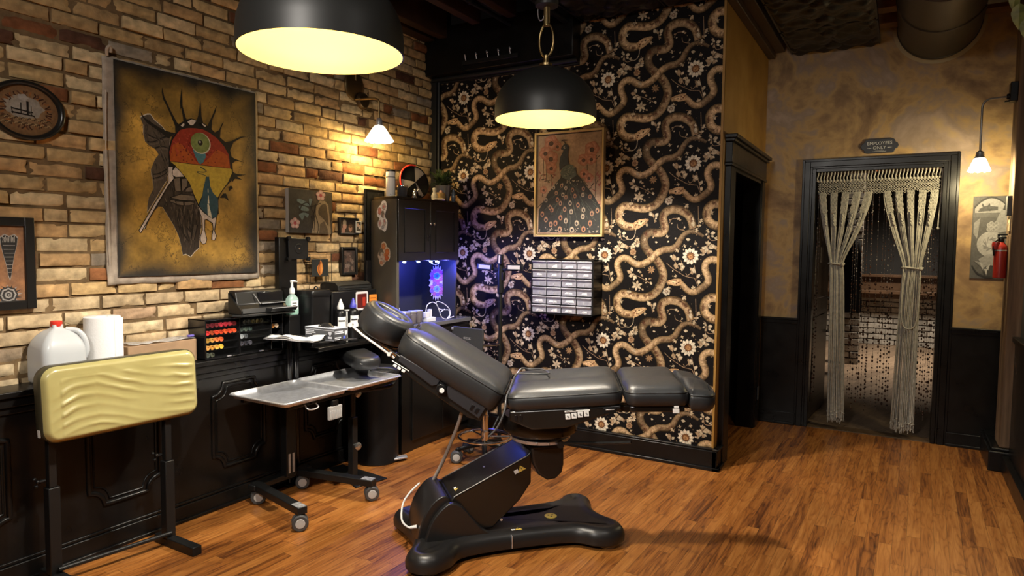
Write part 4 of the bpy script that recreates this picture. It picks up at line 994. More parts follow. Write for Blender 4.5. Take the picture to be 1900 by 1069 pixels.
# sconce on the timber post
t = thing('wall_sconce', 'white glass sconce hanging from a bent pipe arm beside the curtained doorway', 'lamp', (0.56, 5.25, 2.40))
b = MB(); b.box(0.545, 0.585, 5.215, 5.30, 2.35, 2.47); b.cyl((0.53, 5.25, 2.385), (0.548, 5.25, 2.385), 0.018, n=16); b.box(0.52, 0.55, 5.235, 5.265, 2.35, 2.36); b.build('mount_box', M_BLACKMETAL, t, bevel=0.004)
b = MB(); b.tube(smoothpath([(0.545, 5.25, 2.385), (0.48, 5.25, 2.381), (0.435, 5.25, 2.376), (0.409, 5.25, 2.345), (0.406, 5.25, 2.28), (0.407, 5.25, 2.03)], 6), 0.0065, 10); b.build('arm', mat('dull grey pipe', (0.30, 0.28, 0.25), 0.4, metal=0.6), t)
b = MB(); b.lathe([(0.010, 2.055), (0.022, 2.045), (0.025, 2.02), (0.030, 2.012), (0.030, 2.0)], (0.407, 5.25, 0), 24, cap0=True, cap1=True); b.build('shade_holder', M_STEEL, t)
b = MB(); glass_shade(b, (0.407, 5.25, 2.008), 0.085, 0.030, 0.062, lobes=10); b.build('glass_shade', M_MILK2, t, smooth=60)
bulb('sconce_light', (0.407, 5.27, 1.885), 24, (1.0, 0.82, 0.46), 0.03)
# black cans, added to house the two unseen fill lights
for nm, (x, y), r in (('fill_can_rear', (-0.9, -0.7), 0.27), ('fill_can_side', (0.35, 1.6), 0.22)):
    b = MB(); b.lathe([(r+0.01, 2.875), (r+0.012, 2.98), (r*0.6, 3.03), (0.02, 3.04), (0.015, 3.32)], (x, y, 0), 36, cap1=True); b.lathe([(r-0.005, 2.90), (r-0.005, 2.97), (0.0, 2.975)], (x, y, 0), 36)
    struct(b.build(nm, M_SHADEOUT, smooth=50), 'black can added round an unseen fill light')

# ================================================================ WORK STATION ALONG THE BRICK WALL
def caster(b_parent, x, y, top, name='caster', ang=0.0):
    """twin wheel caster, wheel axis along the rotated y"""
    T = Matrix.Translation((x, y, 0)) @ Matrix.Rotation(ang, 4, 'Z')
    r = 0.040
    b = MB(T); b.cyl((0, 0, 0.065), (0, 0, top), 0.009, n=12); b.lathe([(0.022, 0.060), (0.022, 0.070)], n=18, cap0=True, cap1=True)
    b.prism([(0.039*cos(rad(a)), 0.036+0.039*sin(rad(a))) for a in range(20, 161, 14)]+[(-0.03, 0.05), (0.03, 0.05)], lambda u, v, ww: (u, ww, v), -0.006, 0.006)
    c = b.build(name, M_BLACKPLASTIC, b_parent, origin=(x, y, 0.036))
    for s in (-1, 1):
        b = MB(T); b.lathe([(0.020, s*0.028), (r-0.004, s*0.028), (r, s*0.023), (r, s*0.011), (r-0.005, s*0.008)], (0, 0, r), 28, axis=(0, 1, 0), cap0=True, cap1=True)
        b.build('wheel', M_RUBBER, c, smooth=40)
        b = MB(T); b.lathe([(0.024, s*0.0275), (0.022, s*0.030), (0.0, s*0.0305)], (0, 0, r), 24, axis=(0, 1, 0)); b.build('hub_cap', M_GREYHUB, c, smooth=40)
    return c
# ---- rolling cart
cart = thing('rolling_cart', 'black rolling instrument stand holding two steel trays before the black panelling', 'cart', (-2.75, 2.55, 0))
b = MB(); b.box(-2.965, -2.915, 2.505, 2.575, 0.10, 0.585); b.box(-2.972, -2.945, 2.515, 2.565, 0.10, 0.58)
po = b.build('post', M_BLACKMETAL, cart, bevel=0.004)
b = MB()
for y in (2.517, 2.545): b.box(-2.9155, -2.9135, y, y+0.014, 0.12, 0.23)
b.build('bracket_strip', M_STEEL, po)
b = MB(); b.box(-2.985, -2.93, 2.30, 2.70, 0.082, 0.112); b.build('foot_beam', M_BLACKMETAL, cart, bevel=0.004)
for (x0, y0, x1, y1) in ((-2.985, 2.345, -2.505, 2.235), (-2.965, 2.62, -2.475, 2.705)):
    d = Vector((x1-x0, y1-y0, 0)); L = d.length; a = math.atan2(d.y, d.x)
    b = MB(Matrix.Translation((x0, y0, 0)) @ Matrix.Rotation(a, 4, 'Z')); b.box(0, L+0.02, -0.026, 0.026, 0.078, 0.116)
    lg = b.build('leg', M_BLACKMETAL, cart, bevel=0.004)
    b = MB(Matrix.Translation((x0, y0, 0)) @ Matrix.Rotation(a, 4, 'Z')); b.box(L-0.055, L+0.016, -0.022, 0.022, 0.1155, 0.117)
    b.build('worn_patch', mat('chipped silver paint', (0.55, 0.55, 0.56), 0.4, metal=0.5, vary=0.6, vscale=90), lg, smooth=None)
for x, y, a in ((-2.50, 2.225, 0.9), (-2.47, 2.705, 0.7), (-2.955, 2.345, 0.8), (-2.93, 2.63, 0.5)): caster(cart, x, y, 0.08, ang=0.85+0.2*(a-0.7))
b = MB()
b.box(-2.97, -2.60, 2.40, 2.43, 0.578, 0.594); b.box(-2.98, -2.60, 2.84, 2.87, 0.578, 0.594); b.box(-2.955, -2.925, 2.24, 3.04, 0.572, 0.590); b.box(-2.64, -2.615, 2.26, 3.04, 0.572, 0.590)
b.build('tray_support', M_BLACKMETAL, cart, bevel=0.003)
b = MB(); b.tube(smoothpath([(-2.61, 2.36, 0.580), (-2.585, 2.36, 0.562), (-2.58, 2.395, 0.556), (-2.585, 2.43, 0.562), (-2.61, 2.43, 0.580)], 4), 0.004, 8); b.build('pull_loop', M_STEEL, cart)
M_TRAYRIM = mat('bright rolled rim', (0.80, 0.80, 0.81), 0.30, metal=0.6)
def tray(loc, label, rz):
    t = thing('steel_tray', label, 'tray', loc, 'steel instrument trays on the rolling cart')
    x, y, z = loc; b = MB(Matrix.Translation(loc)); hx, hy = 0.207, 0.212
    R = [b.ring([(p[0], p[1], zz) for p in rrect(hx-i, hy-i, 0.03, 5)]) for i, zz in ((0.016, 0.0), (0.004, 0.003), (-0.004, 0.020), (-0.013, 0.021), (-0.013, 0.0245), (-0.002, 0.025), (0.007, 0.006), (0.020, 0.0022))]
    b.skin(R, 0, True, True, True)
    b.build('tray_pan', M_STEEL, t, smooth=50)
    b = MB(Matrix.Translation(loc)); b.tube([(p[0], p[1], 0.0245) for p in rrect(hx+0.009, hy+0.009, 0.034, 5)], 0.0042, 8, closed=True); b.build('rolled_rim', M_TRAYRIM, t, smooth=60); return t
tray((-2.782, 2.418, 0.596), 'empty steel tray on the left of the rolling cart', 0)
tray((-2.788, 2.866, 0.596), 'empty steel tray on the right of the rolling cart beside the padded arm rest', 0)
t = thing('clip_light', 'small ribbed clear box hanging below the right steel tray', 'clip', (-2.585, 2.55, 0.52))
b = MB(); b.box(-2.588, -2.570, 2.495, 2.585, 0.475, 0.545)
for k in range(7): b.box(-2.571, -2.5675, 2.499+0.0125*k, 2.505+0.0125*k, 0.478, 0.525)
b.build('case', mat('frosted grey plastic', (0.42, 0.41, 0.40), 0.35, alpha=0.9), t, bevel=0.005)
b = MB(); b.box(-2.590, -2.572, 2.52, 2.56, 0.545, 0.575); b.build('hanger', M_BLACKPLASTIC, t, bevel=0.002)

# ---- arm rest on its own steel plate stand
t = thing('arm_rest_stand', 'black padded arm rest on a post with a flat steel floor plate behind the cart', 'arm rest', (-2.73, 2.86, 0))
b = MB(); b.prism([(-3.045, 2.945), (-2.665, 2.785), (-2.615, 3.00), (-3.02, 3.04)], lambda u, v, ww: (u, v, ww), 0.0, 0.009); b.build('base_plate', M_BLACKMETAL, t, bevel=0.003)
b = MB(); b.box(-2.755, -2.715, 2.815, 2.855, 0.009, 0.40); b.cyl((-2.735, 2.835, 0.38), (-2.735, 2.835, 0.555), 0.016, n=16); b.tube(smoothpath([(-2.735, 2.835, 0.545), (-2.69, 2.95, 0.548), (-2.655, 3.085, 0.552), (-2.65, 3.115, 0.60), (-2.665, 3.095, 0.645), (-2.74, 2.99, 0.657)], 5), 0.013, 12); b.build('post', M_BLACKMETAL, t, bevel=0.003)
for z in (0.235, 0.545):
    b = MB(); b.cyl((-2.716, 2.83, z), (-2.690, 2.825, z), 0.008, n=12); b.lathe([(0.020, 0), (0.022, 0.006), (0.022, 0.016), (0.014, 0.02)], (-2.695, 2.826, z), 18, axis=(1, -0.15, 0), cap0=True, cap1=True); b.build('clamp_knob', mat('chromed knob', (0.5, 0.48, 0.45), 0.25, metal=0.9), t)
a = math.atan2(-0.42, 0.36)
T = Matrix.Translation((-2.885, 3.045, 0.697)) @ Matrix.Rotation(rad(-32), 4, 'Z')
b = cushion(T @ Matrix.Translation((0, 0, 0.035)), dense(rrect(0.245, 0.082, 0.078, 8), 0.03), 0.065, 0.012, seam=True)
pd = b.build('arm_pad', M_LEATHER, t, smooth=75)
b = MB(T); b.box(0.02, 0.16, -0.03, 0.03, -0.042, -0.030); b.build('pad_bracket', M_BLACKMETAL, t, bevel=0.003)
b = MB(frame_T(T @ Vector((0.2275, -0.0545, 0.012)), T.to_3x3() @ Vector((0.80, 0.6, 0)), (0, 0, 1)))
for k, (a, h) in enumerate(((-0.022, 0.006), (-0.015, 0.004), (-0.009, 0.005), (-0.003, 0.004), (0.004, 0.006), (0.011, 0.004), (0.017, 0.004))): b.box(a, a+0.005, -0.004, -0.004+h, 0, 0.0012)
b.build('maker_mark', mat('pale print', (0.45, 0.45, 0.45), 0.5), pd, smooth=None)

# ---- yellow padded arm board on a black stand
bs = thing('arm_board_stand', 'olive yellow padded board in clear wrap on a black two-post stand', 'arm board', (-2.90, 1.60, 0))
TP = frame_T((-2.885, 1.608, 0.752), (0.045, 1.0, 0.0), (-0.06, 0.0, 1.0))
b = MB(TP); n1 = 150; n2 = 74; hx, hy = 0.322, 0.153
OUTL = rrect(hx, hy, 0.055, 7)
def wr(x, y):
    """wrinkles of the wrap"""
    e = max(0, min(1, (min(hx-abs(x), hy-abs(y)))/0.05))
    k = mnoise.noise(Vector((x*4, y*5, 1.0)))
    gx = 0.36*x+0.9*0.06*math.log(1+math.exp(-(x+0.13)/0.06))
    ph = 165*(y*0.95+gx+0.030*sin(9*x+1)*(1 if x > -0.13 else 0.6)+0.016*k+0.005*mnoise.noise(Vector((x*17, y*21, 2.0))))
    amp = min(1.15, 0.55+0.95*mnoise.noise(Vector((x*6+3, y*8, 4.0))))
    return 0.0062*e*(0.5+0.5*sin(ph))**1.8*max(0, amp)*(1.0 if -0.26 < x < 0.30 and y < 0.10 else 0.25)
g = []
for i in range(n1+1):
    row = []
    for j in range(n2+1):
        u, v = -1+2*i/n1, -1+2*j/n2
        x, y = hx*u, hy*v
        dx, dy = abs(x)-(hx-0.055), abs(y)-(hy-0.055)
        if dx > 0 and dy > 0:
            r = math.hypot(dx, dy); m = max(dx, dy)
            if r > 1e-6: k = m/r; x = math.copysign(hx-0.055+dx*k, x); y = math.copysign(hy-0.055+dy*k, y)
        e = min(hx-abs(u*hx), hy-abs(v*hy)); z = 0.026-0.022*max(0, 1-e/0.022)**2
        row.append(b.v((x, y, z+wr(x, y))))
    g.append(row)
for i in range(n1):
    for j in range(n2): b.f([g[i][j], g[i+1][j], g[i+1][j+1], g[i][j+1]])
def wrap_mat():
    m, nt, bb = newmat('olive yellow wrapped vinyl'); L = nt.links.new
    tc = N(nt, 'ShaderNodeTexCoord'); n = N(nt, 'ShaderNodeTexNoise', i_Scale=5.0, i_Detail=4.0); L(tc.outputs['Object'], n.inputs['Vector'])
    L(ramp(nt, n.outputs['Fac'], [(0.3, (0.33, 0.285, 0.105)), (0.7, (0.42, 0.37, 0.155))]), bb.inputs['Base Color'])
    bb.inputs['Roughness'].default_value = 0.30; bb.inputs['Coat Weight'].default_value = 0.5; bb.inputs['Coat Roughness'].default_value = 0.10
    return m
pad = b.build('padded_board', wrap_mat(), bs, smooth=75, fixn=False)
b = MB(TP); R = [b.ring([(x, y, z) for x, y in offset_poly(OUTL, i)]) for i, z in ((0.0, 0.006), (-0.003, 0.002), (-0.003, -0.048), (0.004, -0.054), (0.03, -0.056))]
b.skin(R, 0, True, True, True); b.build('board_sleeve', mat('dark olive vinyl edge', (0.055, 0.050, 0.028), 0.4), pad, smooth=50)
b = MB(TP); b.box(-0.3265, -0.324, -0.125, -0.095, -0.035, -0.015); b.build('tag', M_LABEL, pad, smooth=None)
for y, nm in ((1.345, 'left'), (1.795, 'right')):
    x = -2.965+0.16*(y-1.345)
    b = MB(); b.box(x-0.022, x+0.022, y-0.022, y+0.022, 0.03, 0.40); b.box(x-0.015, x+0.015, y-0.015, y+0.015, 0.40, 0.63); b.box(x-0.02, x+0.018, y-0.03, y+0.03, 0.622, 0.632)
    b.build('post', M_BLACKMETAL, bs, bevel=0.003)
    b = MB(); b.cyl((x-0.01, y-0.02, 0.43), (x-0.01, y-0.05, 0.43), 0.007, n=10)
    for k in range(3): b.sphere((x-0.01+0.017*cos(2.1*k+0.4), y-0.052, 0.43+0.017*sin(2.1*k+0.4)), 0.008, 10, 6)
    b.build('star_knob', M_BLACKPLASTIC, bs)
    b = MB(); b.box(x-0.08, x+0.215, y-0.022, y+0.022, 0.0, 0.042); b.build('foot', M_BLACKMETAL, bs, bevel=0.004)
b = MB(); b.cyl((-2.93, 1.345, 0.06), (-2.87, 1.795, 0.06), 0.010, n=12); b.build('cross_bar', M_BLACKMETAL, bs)

# ---- step bin
t = thing('pedal_bin', 'tall round black pedal bin beside the black cabinet', 'bin', (-2.915, 3.245, 0))
b = MB(); b.lathe([(0.138, 0.0), (0.143, 0.01), (0.138, 0.03), (0.138, 0.56), (0.142, 0.565), (0.142, 0.58)], (-2.915, 3.245, 0), 48, cap0=True, cap1=True); b.build('bin_body', M_BLACKPLASTIC, t)
b = MB(); b.lathe([(0.143, 0.581), (0.145, 0.60), (0.134, 0.612), (0.08, 0.622), (0.0, 0.625)], (-2.915, 3.245, 0), 48, cap0=True); b.build('lid', M_BLACKSATIN, t, smooth=60)
b = MB(); b.prism([(-2.77, 3.245), (-2.73, 3.33), (-2.77, 3.365), (-2.805, 3.285)], lambda u, v, ww: (u, v, ww), 0.018, 0.030); b.build('pedal', M_STEEL, t, bevel=0.003)

# ---- drawing stand tray above the ledge
t = thing('side_tray_stand', 'round black column carrying a thin flat tray of paper towels', 'tray stand', (-2.93, 2.62, 0))
b = MB(); b.cyl((-3.024, 2.62, 0.012), (-3.024, 2.62, 0.865), 0.0165, n=28); b.cyl((-3.024, 2.672, 0.012), (-3.024, 2.672, 0.865), 0.0165, n=20); b.build('column', M_GLOSSBLACK, t)
b = MB(); b.prism([(-3.056, 2.488), (-2.715, 2.565), (-2.65, 2.785), (-2.93, 2.735), (-3.035, 2.70)], lambda u, v, ww: (u, v, ww), 0.866, 0.874); b.build('tray_top', M_BLACKSATIN, t, bevel=0.003)
b = MB(); b.prism([(-3.05, 2.585), (-2.995, 2.585), (-2.995, 2.70), (-3.05, 2.70)], lambda u, v, ww: (u, v, ww), 0.0, 0.014); b.build('base_plate', M_BLACKMETAL, t, bevel=0.004)
# paper towels on it, three loose sheets
for k, (x, y, rz, z) in enumerate(((-2.890, 2.546, 0.20, 0.8755), (-2.886, 2.547, 0.20, 0.8790), (-2.880, 2.548, 0.20, 0.8825))):
    b = MB(Matrix.Translation((x, y, z)) @ Matrix.Rotation(rz, 4, 'Z')); g = []
    for i in range(15):
        row = []
        for j in range(11):
            u, v = -0.165+0.33*i/14, -0.058+0.116*j/10
            row.append(b.v((u, v, 0.0008+(0.010*k+0.008)*max(0, 0.25+mnoise.noise(Vector((u*9, v*14, 2.0)))))))
        g.append(row)
    for i in range(14):
        for j in range(10): b.f([g[i][j], g[i+1][j], g[i+1][j+1], g[i][j+1]])
    o = b.build('paper_towel', M_PAPER, origin=(x, y, z), smooth=60, solid=0.0010)
    tag(o, ('white paper sheet lowest in the pile on the side tray', 'white paper sheet in the middle of the pile on the side tray', 'creased white paper sheet topmost on the side tray')[k], 'paper', 'loose paper sheets on the side tray')
# glove box
M_BOXDARK = mat('dark grey printed card', (0.055, 0.058, 0.066), 0.45)
gb = thing('glove_box', 'dark printed glove box on the side tray with black gloves poking out', 'box', (-2.785, 2.672, 0.875))
TG = Matrix.Translation((-2.787, 2.682, 0.8745)) @ Matrix.Rotation(rad(-1), 4, 'Z')
b = MB(TG); b.box(-0.115, 0.115, -0.052, 0.052, 0, 0.066); b.build('carton', M_BOXDARK, gb, bevel=0.002)
b = MB(TG); R = [(0.055*cos(2*pi*i/16), 0.026*sin(2*pi*i/16)) for i in range(16)]
g2 = []
for zz, sc in ((0.0662, 1.0), (0.075, 0.8), (0.084, 0.45)):
    g2.append(b.ring([(x*sc+0.010*mnoise.noise(Vector((x*50, y*50, zz*90))), y*sc*1.1, zz+0.010*abs(mnoise.noise(Vector((x*60, y*60, zz*40))))) for x, y in R]))
b.skin(g2, 0, True, False, True); b.build('glove_tuft', mat('black nitrile', (0.012, 0.012, 0.013), 0.4), gb, smooth=70)
M_PRINT = mat('white print', (0.62, 0.64, 0.70), 0.5)
M_BLUEP = mat('blue print', (0.08, 0.12, 0.62), 0.5)
b = MB(TG)
b.box(-0.116, 0.116, -0.0526, -0.0518, 0.054, 0.0565); b.box(-0.116, 0.116, -0.0526, -0.0518, 0.0, 0.002)
for k, (x0, x1, z0, z1) in enumerate(((-0.108, -0.04, 0.044, 0.050), (-0.108, -0.03, 0.034, 0.040), (-0.108, -0.06, 0.026, 0.030), (0.07, 0.10, 0.010, 0.022))): b.box(x0, x1, -0.0527, -0.0519, z0, z1)
b.prism([(0.072, 0.048), (0.098, 0.048), (0.096, 0.036), (0.085, 0.025), (0.074, 0.036)], lambda u, v, ww: (u, ww, v), -0.0527, -0.0519)
for k, (y0, y1, z0, z1) in enumerate(((-0.045, 0.015, 0.046, 0.052), (-0.045, 0.022, 0.037, 0.042), (-0.045, 0.0, 0.012, 0.018), (-0.045, -0.01, 0.004, 0.008))): b.box(0.1148, 0.1157, y0, y1, z0, z1)
b.prism([(0.028, 0.050), (0.048, 0.050), (0.047, 0.036), (0.038, 0.024), (0.029, 0.036)], lambda u, v, ww: (ww, u, v), 0.1148, 0.1157)
b.box(-0.1155, 0.1155, -0.0525, 0.0525, 0.0655, 0.0664)
b.box(0.1148, 0.1158, 0.018, 0.034, 0.006, 0.022, 1)
b.build('box_print', [M_PRINT, M_BLUEP], gb, smooth=None)

# ---- ink bottle rack
rk = thing('ink_rack', 'black ink bottle rack with clear doors on the ledge', 'rack', (-3.13, 2.36, 0.80))
b = MB(); y0, y1, z0, z1, x0, x1 = 2.118, 2.615, 0.802, 1.010, -3.205, -3.062
b.box(x0, x1, y0, y0+0.006, z0, z1); b.box(x0, x1, y1-0.006, y1, z0, z1); b.box(x0, x1, 2.322, 2.328, z0, z1); b.box(x0, x1, 2.53, 2.536, z0, z1)
b.box(x0, x0+0.005, y0, y1, z0, z1); b.box(x0, x1, y0, y1, z0, z0+0.006); b.box(x0, x1, y0, y1, z1-0.006, z1)
b.build('rack_case', M_GLOSSBLACK, rk, bevel=0.0015)
ZS = [0.810+0.0385*k for k in range(5)]
for k, z in enumerate(ZS):
    b = MB(); b.box(x0+0.005, x1-0.012, y0+0.006, y1-0.006, z-0.002, z); b.build('shelf', M_BLACKPLASTIC, rk, smooth=None)
M_CLEARD = mat('clear acrylic door', (0.02, 0.02, 0.02), 0.05, alpha=0.07)
for a0, a1 in ((y0+0.006, 2.322), (2.328, 2.530)):
    b = MB(); b.box(x1-0.0045, x1-0.001, a0, a1, z0+0.006, z1-0.006); d = b.build('clear_door', M_CLEARD, rk, smooth=None)
    b = MB(); m0 = (a0+a1)/2; b.box(x1-0.002, x1+0.004, m0+0.02, m0+0.045, z0+0.004, z0+0.010); b.build('catch', M_STEEL, d, smooth=None)
def ink_bottle(loc, capcol, label):
    t = thing('ink_bottle', label, 'ink bottle', loc, 'ink bottles lying in the rack'); x, y, z = loc
    M_CAP = mat('ink cap', capcol, 0.35)
    b = MB(); b.cyl((x-0.085, y, z), (x-0.02, y, z), 0.0122, n=16); b.build('bottle_body', M_CAP, t)
    b = MB(); b.lathe([(0.0120, -0.02), (0.0125, -0.004), (0.0115, 0.0), (0.008, 0.0), (0.007, -0.004), (0.0, -0.004)], (x, y, z), 18, axis=(1, 0, 0)); b.build('cap', M_CAP, t, smooth=50)
    return t
ROWS = [(4, [(0.10, 0.015, 0.015), (0.13, 0.012, 0.02), (0.16, 0.016, 0.02), (0.45, 0.03, 0.05), (0.5, 0.03, 0.05), (0.40, 0.03, 0.045), (0.30, 0.02, 0.03)], 'dark red'),
        (3, [(0.72, 0.05, 0.05), (0.35, 0.06, 0.02), (0.72, 0.07, 0.03), (0.55, 0.06, 0.02), (0.78, 0.11, 0.03), (0.70, 0.08, 0.03), (0.80, 0.10, 0.03)], 'bright red'),
        (2, [(0.45, 0.26, 0.05), (0.62, 0.32, 0.08), (0.85, 0.25, 0.07), (0.80, 0.16, 0.05)], 'orange'),
        (1, [(0.80, 0.42, 0.12), (0.62, 0.30, 0.06), (0.85, 0.48, 0.10), (0.85, 0.60, 0.08)], 'yellow'),
        (0, [(0.10, 0.11, 0.09), (0.09, 0.10, 0.07)], 'olive')]
ORD = ['first', 'second', 'third', 'fourth', 'fifth', 'sixth', 'seventh', 'eighth']
for lv, cols, nm in ROWS:
    for k, c in enumerate(cols):
        ink_bottle((-3.074, 2.140+0.0268*k, ZS[lv]+0.0128), c, '%s capped ink bottle, %s from the left in its row of the rack' % (nm, ORD[k]))
for lv, cols, nm in ((4, [(0.06, 0.07, 0.06), (0.05, 0.07, 0.05), (0.16, 0.15, 0.03), (0.18, 0.15, 0.03), (0.10, 0.09, 0.03)], 'drab olive'), (3, [(0.05, 0.07, 0.06), (0.06, 0.09, 0.07), (0.03, 0.06, 0.05)], 'dark green'), (2, [(0.40, 0.43, 0.45), (0.10, 0.11, 0.12)], 'grey'), (1, [(0.07, 0.07, 0.09), (0.03, 0.03, 0.04), (0.08, 0.08, 0.10)], 'charcoal')):
    for k, c in enumerate(cols):
        ink_bottle((-3.074, 2.345+0.0275*k+(0.02 if lv == 4 else 0), ZS[lv]+0.0128), c, '%s capped ink bottle, %s from left in the dim right half of the rack' % (nm, ORD[k]))
for k, c in enumerate(((0.35, 0.14, 0.03), (0.55, 0.42, 0.30))):
    ink_bottle((-3.074, 2.552+0.028*k, ZS[3]+0.0128), c, ('brown capped ink bottle at the dark far end of the rack', 'cream capped ink bottle at the dark far end of the rack')[k])

# ---- black printer on the rack
pr = thing('stencil_printer', 'black desktop stencil printer standing on top of the ink rack', 'printer', (-3.12, 2.48, 1.012))
b = MB(); b.prism([(-3.12, 2.30), (-3.12, 2.625), (-3.04, 2.645), (-2.99, 2.640), (-3.0, 2.30), (-3.04, 2.26)], lambda u, v, ww: (u, v, ww), 1.013, 1.026); b.build('base_board', M_BLACKSATIN, pr, bevel=0.003)
b = MB(); sd = [(-3.12, 1.026), (-3.01, 1.026), (-3.02, 1.055), (-3.05, 1.075), (-3.065, 1.145), (-3.12, 1.150)]
b.prism(sd, lambda u, v, ww: (u, ww, v), 2.300, 2.610); b.build('printer_body', M_BLACKPLASTIC, pr, bevel=0.005)
b = MB(); b.prism([(-3.0, 1.026), (-3.0, 1.048), (-3.05, 1.085), (-3.11, 1.14), (-3.11, 1.026)], lambda u, v, ww: (u, ww, v), 2.288, 2.300); b.build('side_wing', M_BLACKPLASTIC, pr, bevel=0.003)
b = MB(); b.box(-3.062, -3.052, 2.44, 2.605, 1.076, 1.138); b.box(-3.055, -3.025, 2.44, 2.60, 1.070, 1.076); b.build('paper_slot', M_GLOSSBLACK, pr, bevel=0.002)
b = MB(); b.prism([(-3.03, 1.050), (-2.965, 1.050), (-2.98, 1.030), (-3.02, 1.028)], lambda u, v, ww: (u, ww, v), 2.46, 2.640); b.build('output_tray', M_BLACKPLASTIC, pr, bevel=0.003)
b = MB(); b.tube([(-3.024, 2.44, 1.077), (-3.024, 2.60, 1.077)], 0.0025, 8); b.tube([(-2.966, 2.46, 1.0515), (-2.966, 2.64, 1.0515)], 0.0022, 8); b.tube([(-3.055, 2.41, 1.13), (-3.03, 2.435, 1.073)], 0.002, 8); b.build('edge_strip', mat('grey edge', (0.25, 0.25, 0.26), 0.3), pr)

# ---- monitor mount
t = thing('monitor_mount', 'black upright board with a bare monitor mounting plate before the brick', 'monitor mount', (-3.15, 2.72, 0.80))
b = MB(); b.box(-3.165, -3.125, 2.645, 2.778, 0.802, 1.445); b.build('upright', M_BLACKWOOD, t, bevel=0.004)
b = MB(); b.box(-3.115, -3.108, 2.70, 2.850, 1.315, 1.440); b.cyl((-3.125, 2.775, 1.378), (-3.105, 2.775, 1.378), 0.03, n=24); b.build('mounting_plate', M_BLACKMETAL, t, bevel=0.003)
b = MB()
for y, z in ((2.702, 1.317), (2.848, 1.317), (2.702, 1.438), (2.848, 1.438)): b.cyl((-3.118, y, z), (-3.100, y, z), 0.013, n=16)
b.build('corner_boss', M_BLACKPLASTIC, t)
b = MB(); b.cyl((-3.105, 2.775, 1.378), (-3.101, 2.775, 1.378), 0.006, n=12); b.build('centre_bolt', M_CHROME, t)

# ---- soap, bins, bottles
t = thing('soap_bottle', 'clear bottle of green hand soap with a white pump', 'soap bottle', (-3.05, 2.66, 0.80))
T = Matrix.Translation((-3.072, 2.690, 0))
b = MB(T); b.box(-0.026, 0.024, -0.042, 0.042, 0.801, 0.99); b.build('riser', M_BLACKPLASTIC, t, bevel=0.003)
def pillow(b, hx, hy, prof): b.loft([[(x*s, y*s, z) for x, y in rrect(hx, hy, min(hx, hy)*0.6, 5)] for s, z in prof])
b = MB(T); pillow(b, 0.024, 0.036, ((0.9, 0.992), (1.0, 0.998), (1.0, 1.075), (0.92, 1.088), (0.55, 1.105), (0.36, 1.110), (0.36, 1.116))); b.build('bottle', mat('clear green bottle', (0.55, 0.75, 0.68), 0.1, alpha=0.5), t, smooth=50)
b = MB(T); pillow(b, 0.0225, 0.0345, ((0.9, 0.994), (1.0, 1.0), (1.0, 1.045), (0.99, 1.05))); b.build('soap', mat('green soap', (0.10, 0.50, 0.33), 0.2), t, smooth=50)
b = MB(T); b.box(0.0238, 0.0246, -0.027, 0.022, 1.025, 1.075); b.box(0.0245, 0.0249, -0.02, 0.012, 1.058, 1.064, 1); b.box(0.0245, 0.0249, -0.02, 0.005, 1.046, 1.050, 1); b.build('bottle_label', [M_LABEL, M_LABELINK], t, smooth=None)
b = MB(T); b.lathe([(0.014, 1.114), (0.016, 1.118), (0.015, 1.145), (0.008, 1.152), (0.006, 1.185)], n=20, cap0=True, cap1=True); b.tube([(0, -0.008, 1.187), (0, 0.01, 1.189), (0.004, 0.035, 1.184)], [0.008, 0.007, 0.004], 10); b.build('pump', M_WHITE, t, smooth=50)
t = thing('black_canister', 'tall square black canister with a lid behind the glove box', 'canister', (-3.0, 2.82, 0.80))
T = Matrix.Translation((-3.045, 2.822, 0)) @ Matrix.Rotation(rad(4), 4, 'Z')
b = MB(T); b.loft([[(x*s, y*s, z) for x, y in rrect(0.072, 0.078, 0.012, 3)] for s, z in ((0.93, 0.802), (0.94, 0.81), (1.0, 1.10), (1.0, 1.105))]); b.build('canister_body', M_BLACKPLASTIC, t)
b = MB(T); b.loft([[(x*s, y*s, z) for x, y in rrect(0.075, 0.081, 0.014, 3)] for s, z in ((1.0, 1.095), (1.02, 1.10), (1.02, 1.125), (0.97, 1.132))]); b.build('lid', M_BLACKPLASTIC, t)
b = MB(T); b.tube([(0.0+0.014*cos(a), 0.03, 1.135+0.016*sin(a)) for a in [pi*i/10 for i in range(11)]], 0.004, 8); b.build('lid_ring', M_BLACKMETAL, t)
for (x, y, capc, lab, nm) in ((-2.958, 2.965, (0.78, 0.76, 0.72), 'small black bottle with a white dropper cap beside the glove box', 'w'), (-2.955, 3.070, (0.06, 0.06, 0.42), 'small black bottle with a blue dropper cap beside the glove box', 'b')):
    t = thing('dropper_bottle', lab, 'bottle', (x, y, 0.80)); c = (x, y, 0)
    b = MB(); b.lathe([(0.031, 0.802), (0.033, 0.808), (0.033, 0.985), (0.028, 1.0), (0.014, 1.008), (0.014, 1.012)], c, 24, cap0=True, cap1=True); b.build('bottle', M_BLACKPLASTIC, t, smooth=45)
    b = MB(); b.lathe([(0.020, 1.010), (0.021, 1.026), (0.017, 1.036), (0.009, 1.060), (0.005, 1.072)], c, 20, cap0=True, cap1=True); b.build('dropper_cap', mat('dropper cap', capc, 0.4), t, smooth=45)
    b = MB(); b.loft([[(x+0.0336*cos(a), y+0.0336*sin(a), z) for a in [rad(q) for q in range(-75, 26, 10)]] for z in (0.895, 0.965)], 0, False, False, closed=False)
    b.loft([[(x+0.0342*cos(a), y+0.0342*sin(a), z) for a in [rad(q) for q in range(-65, 6, 10)]] for z in (0.935, 0.945)], 1, False, False, closed=False); b.build('bottle_label', [M_LABEL, M_LABELINK], t, smooth=60)
t = thing('bottle_stand', 'thin white upright marker between the two dropper bottles', 'stand', (-2.96, 3.04, 0.80))
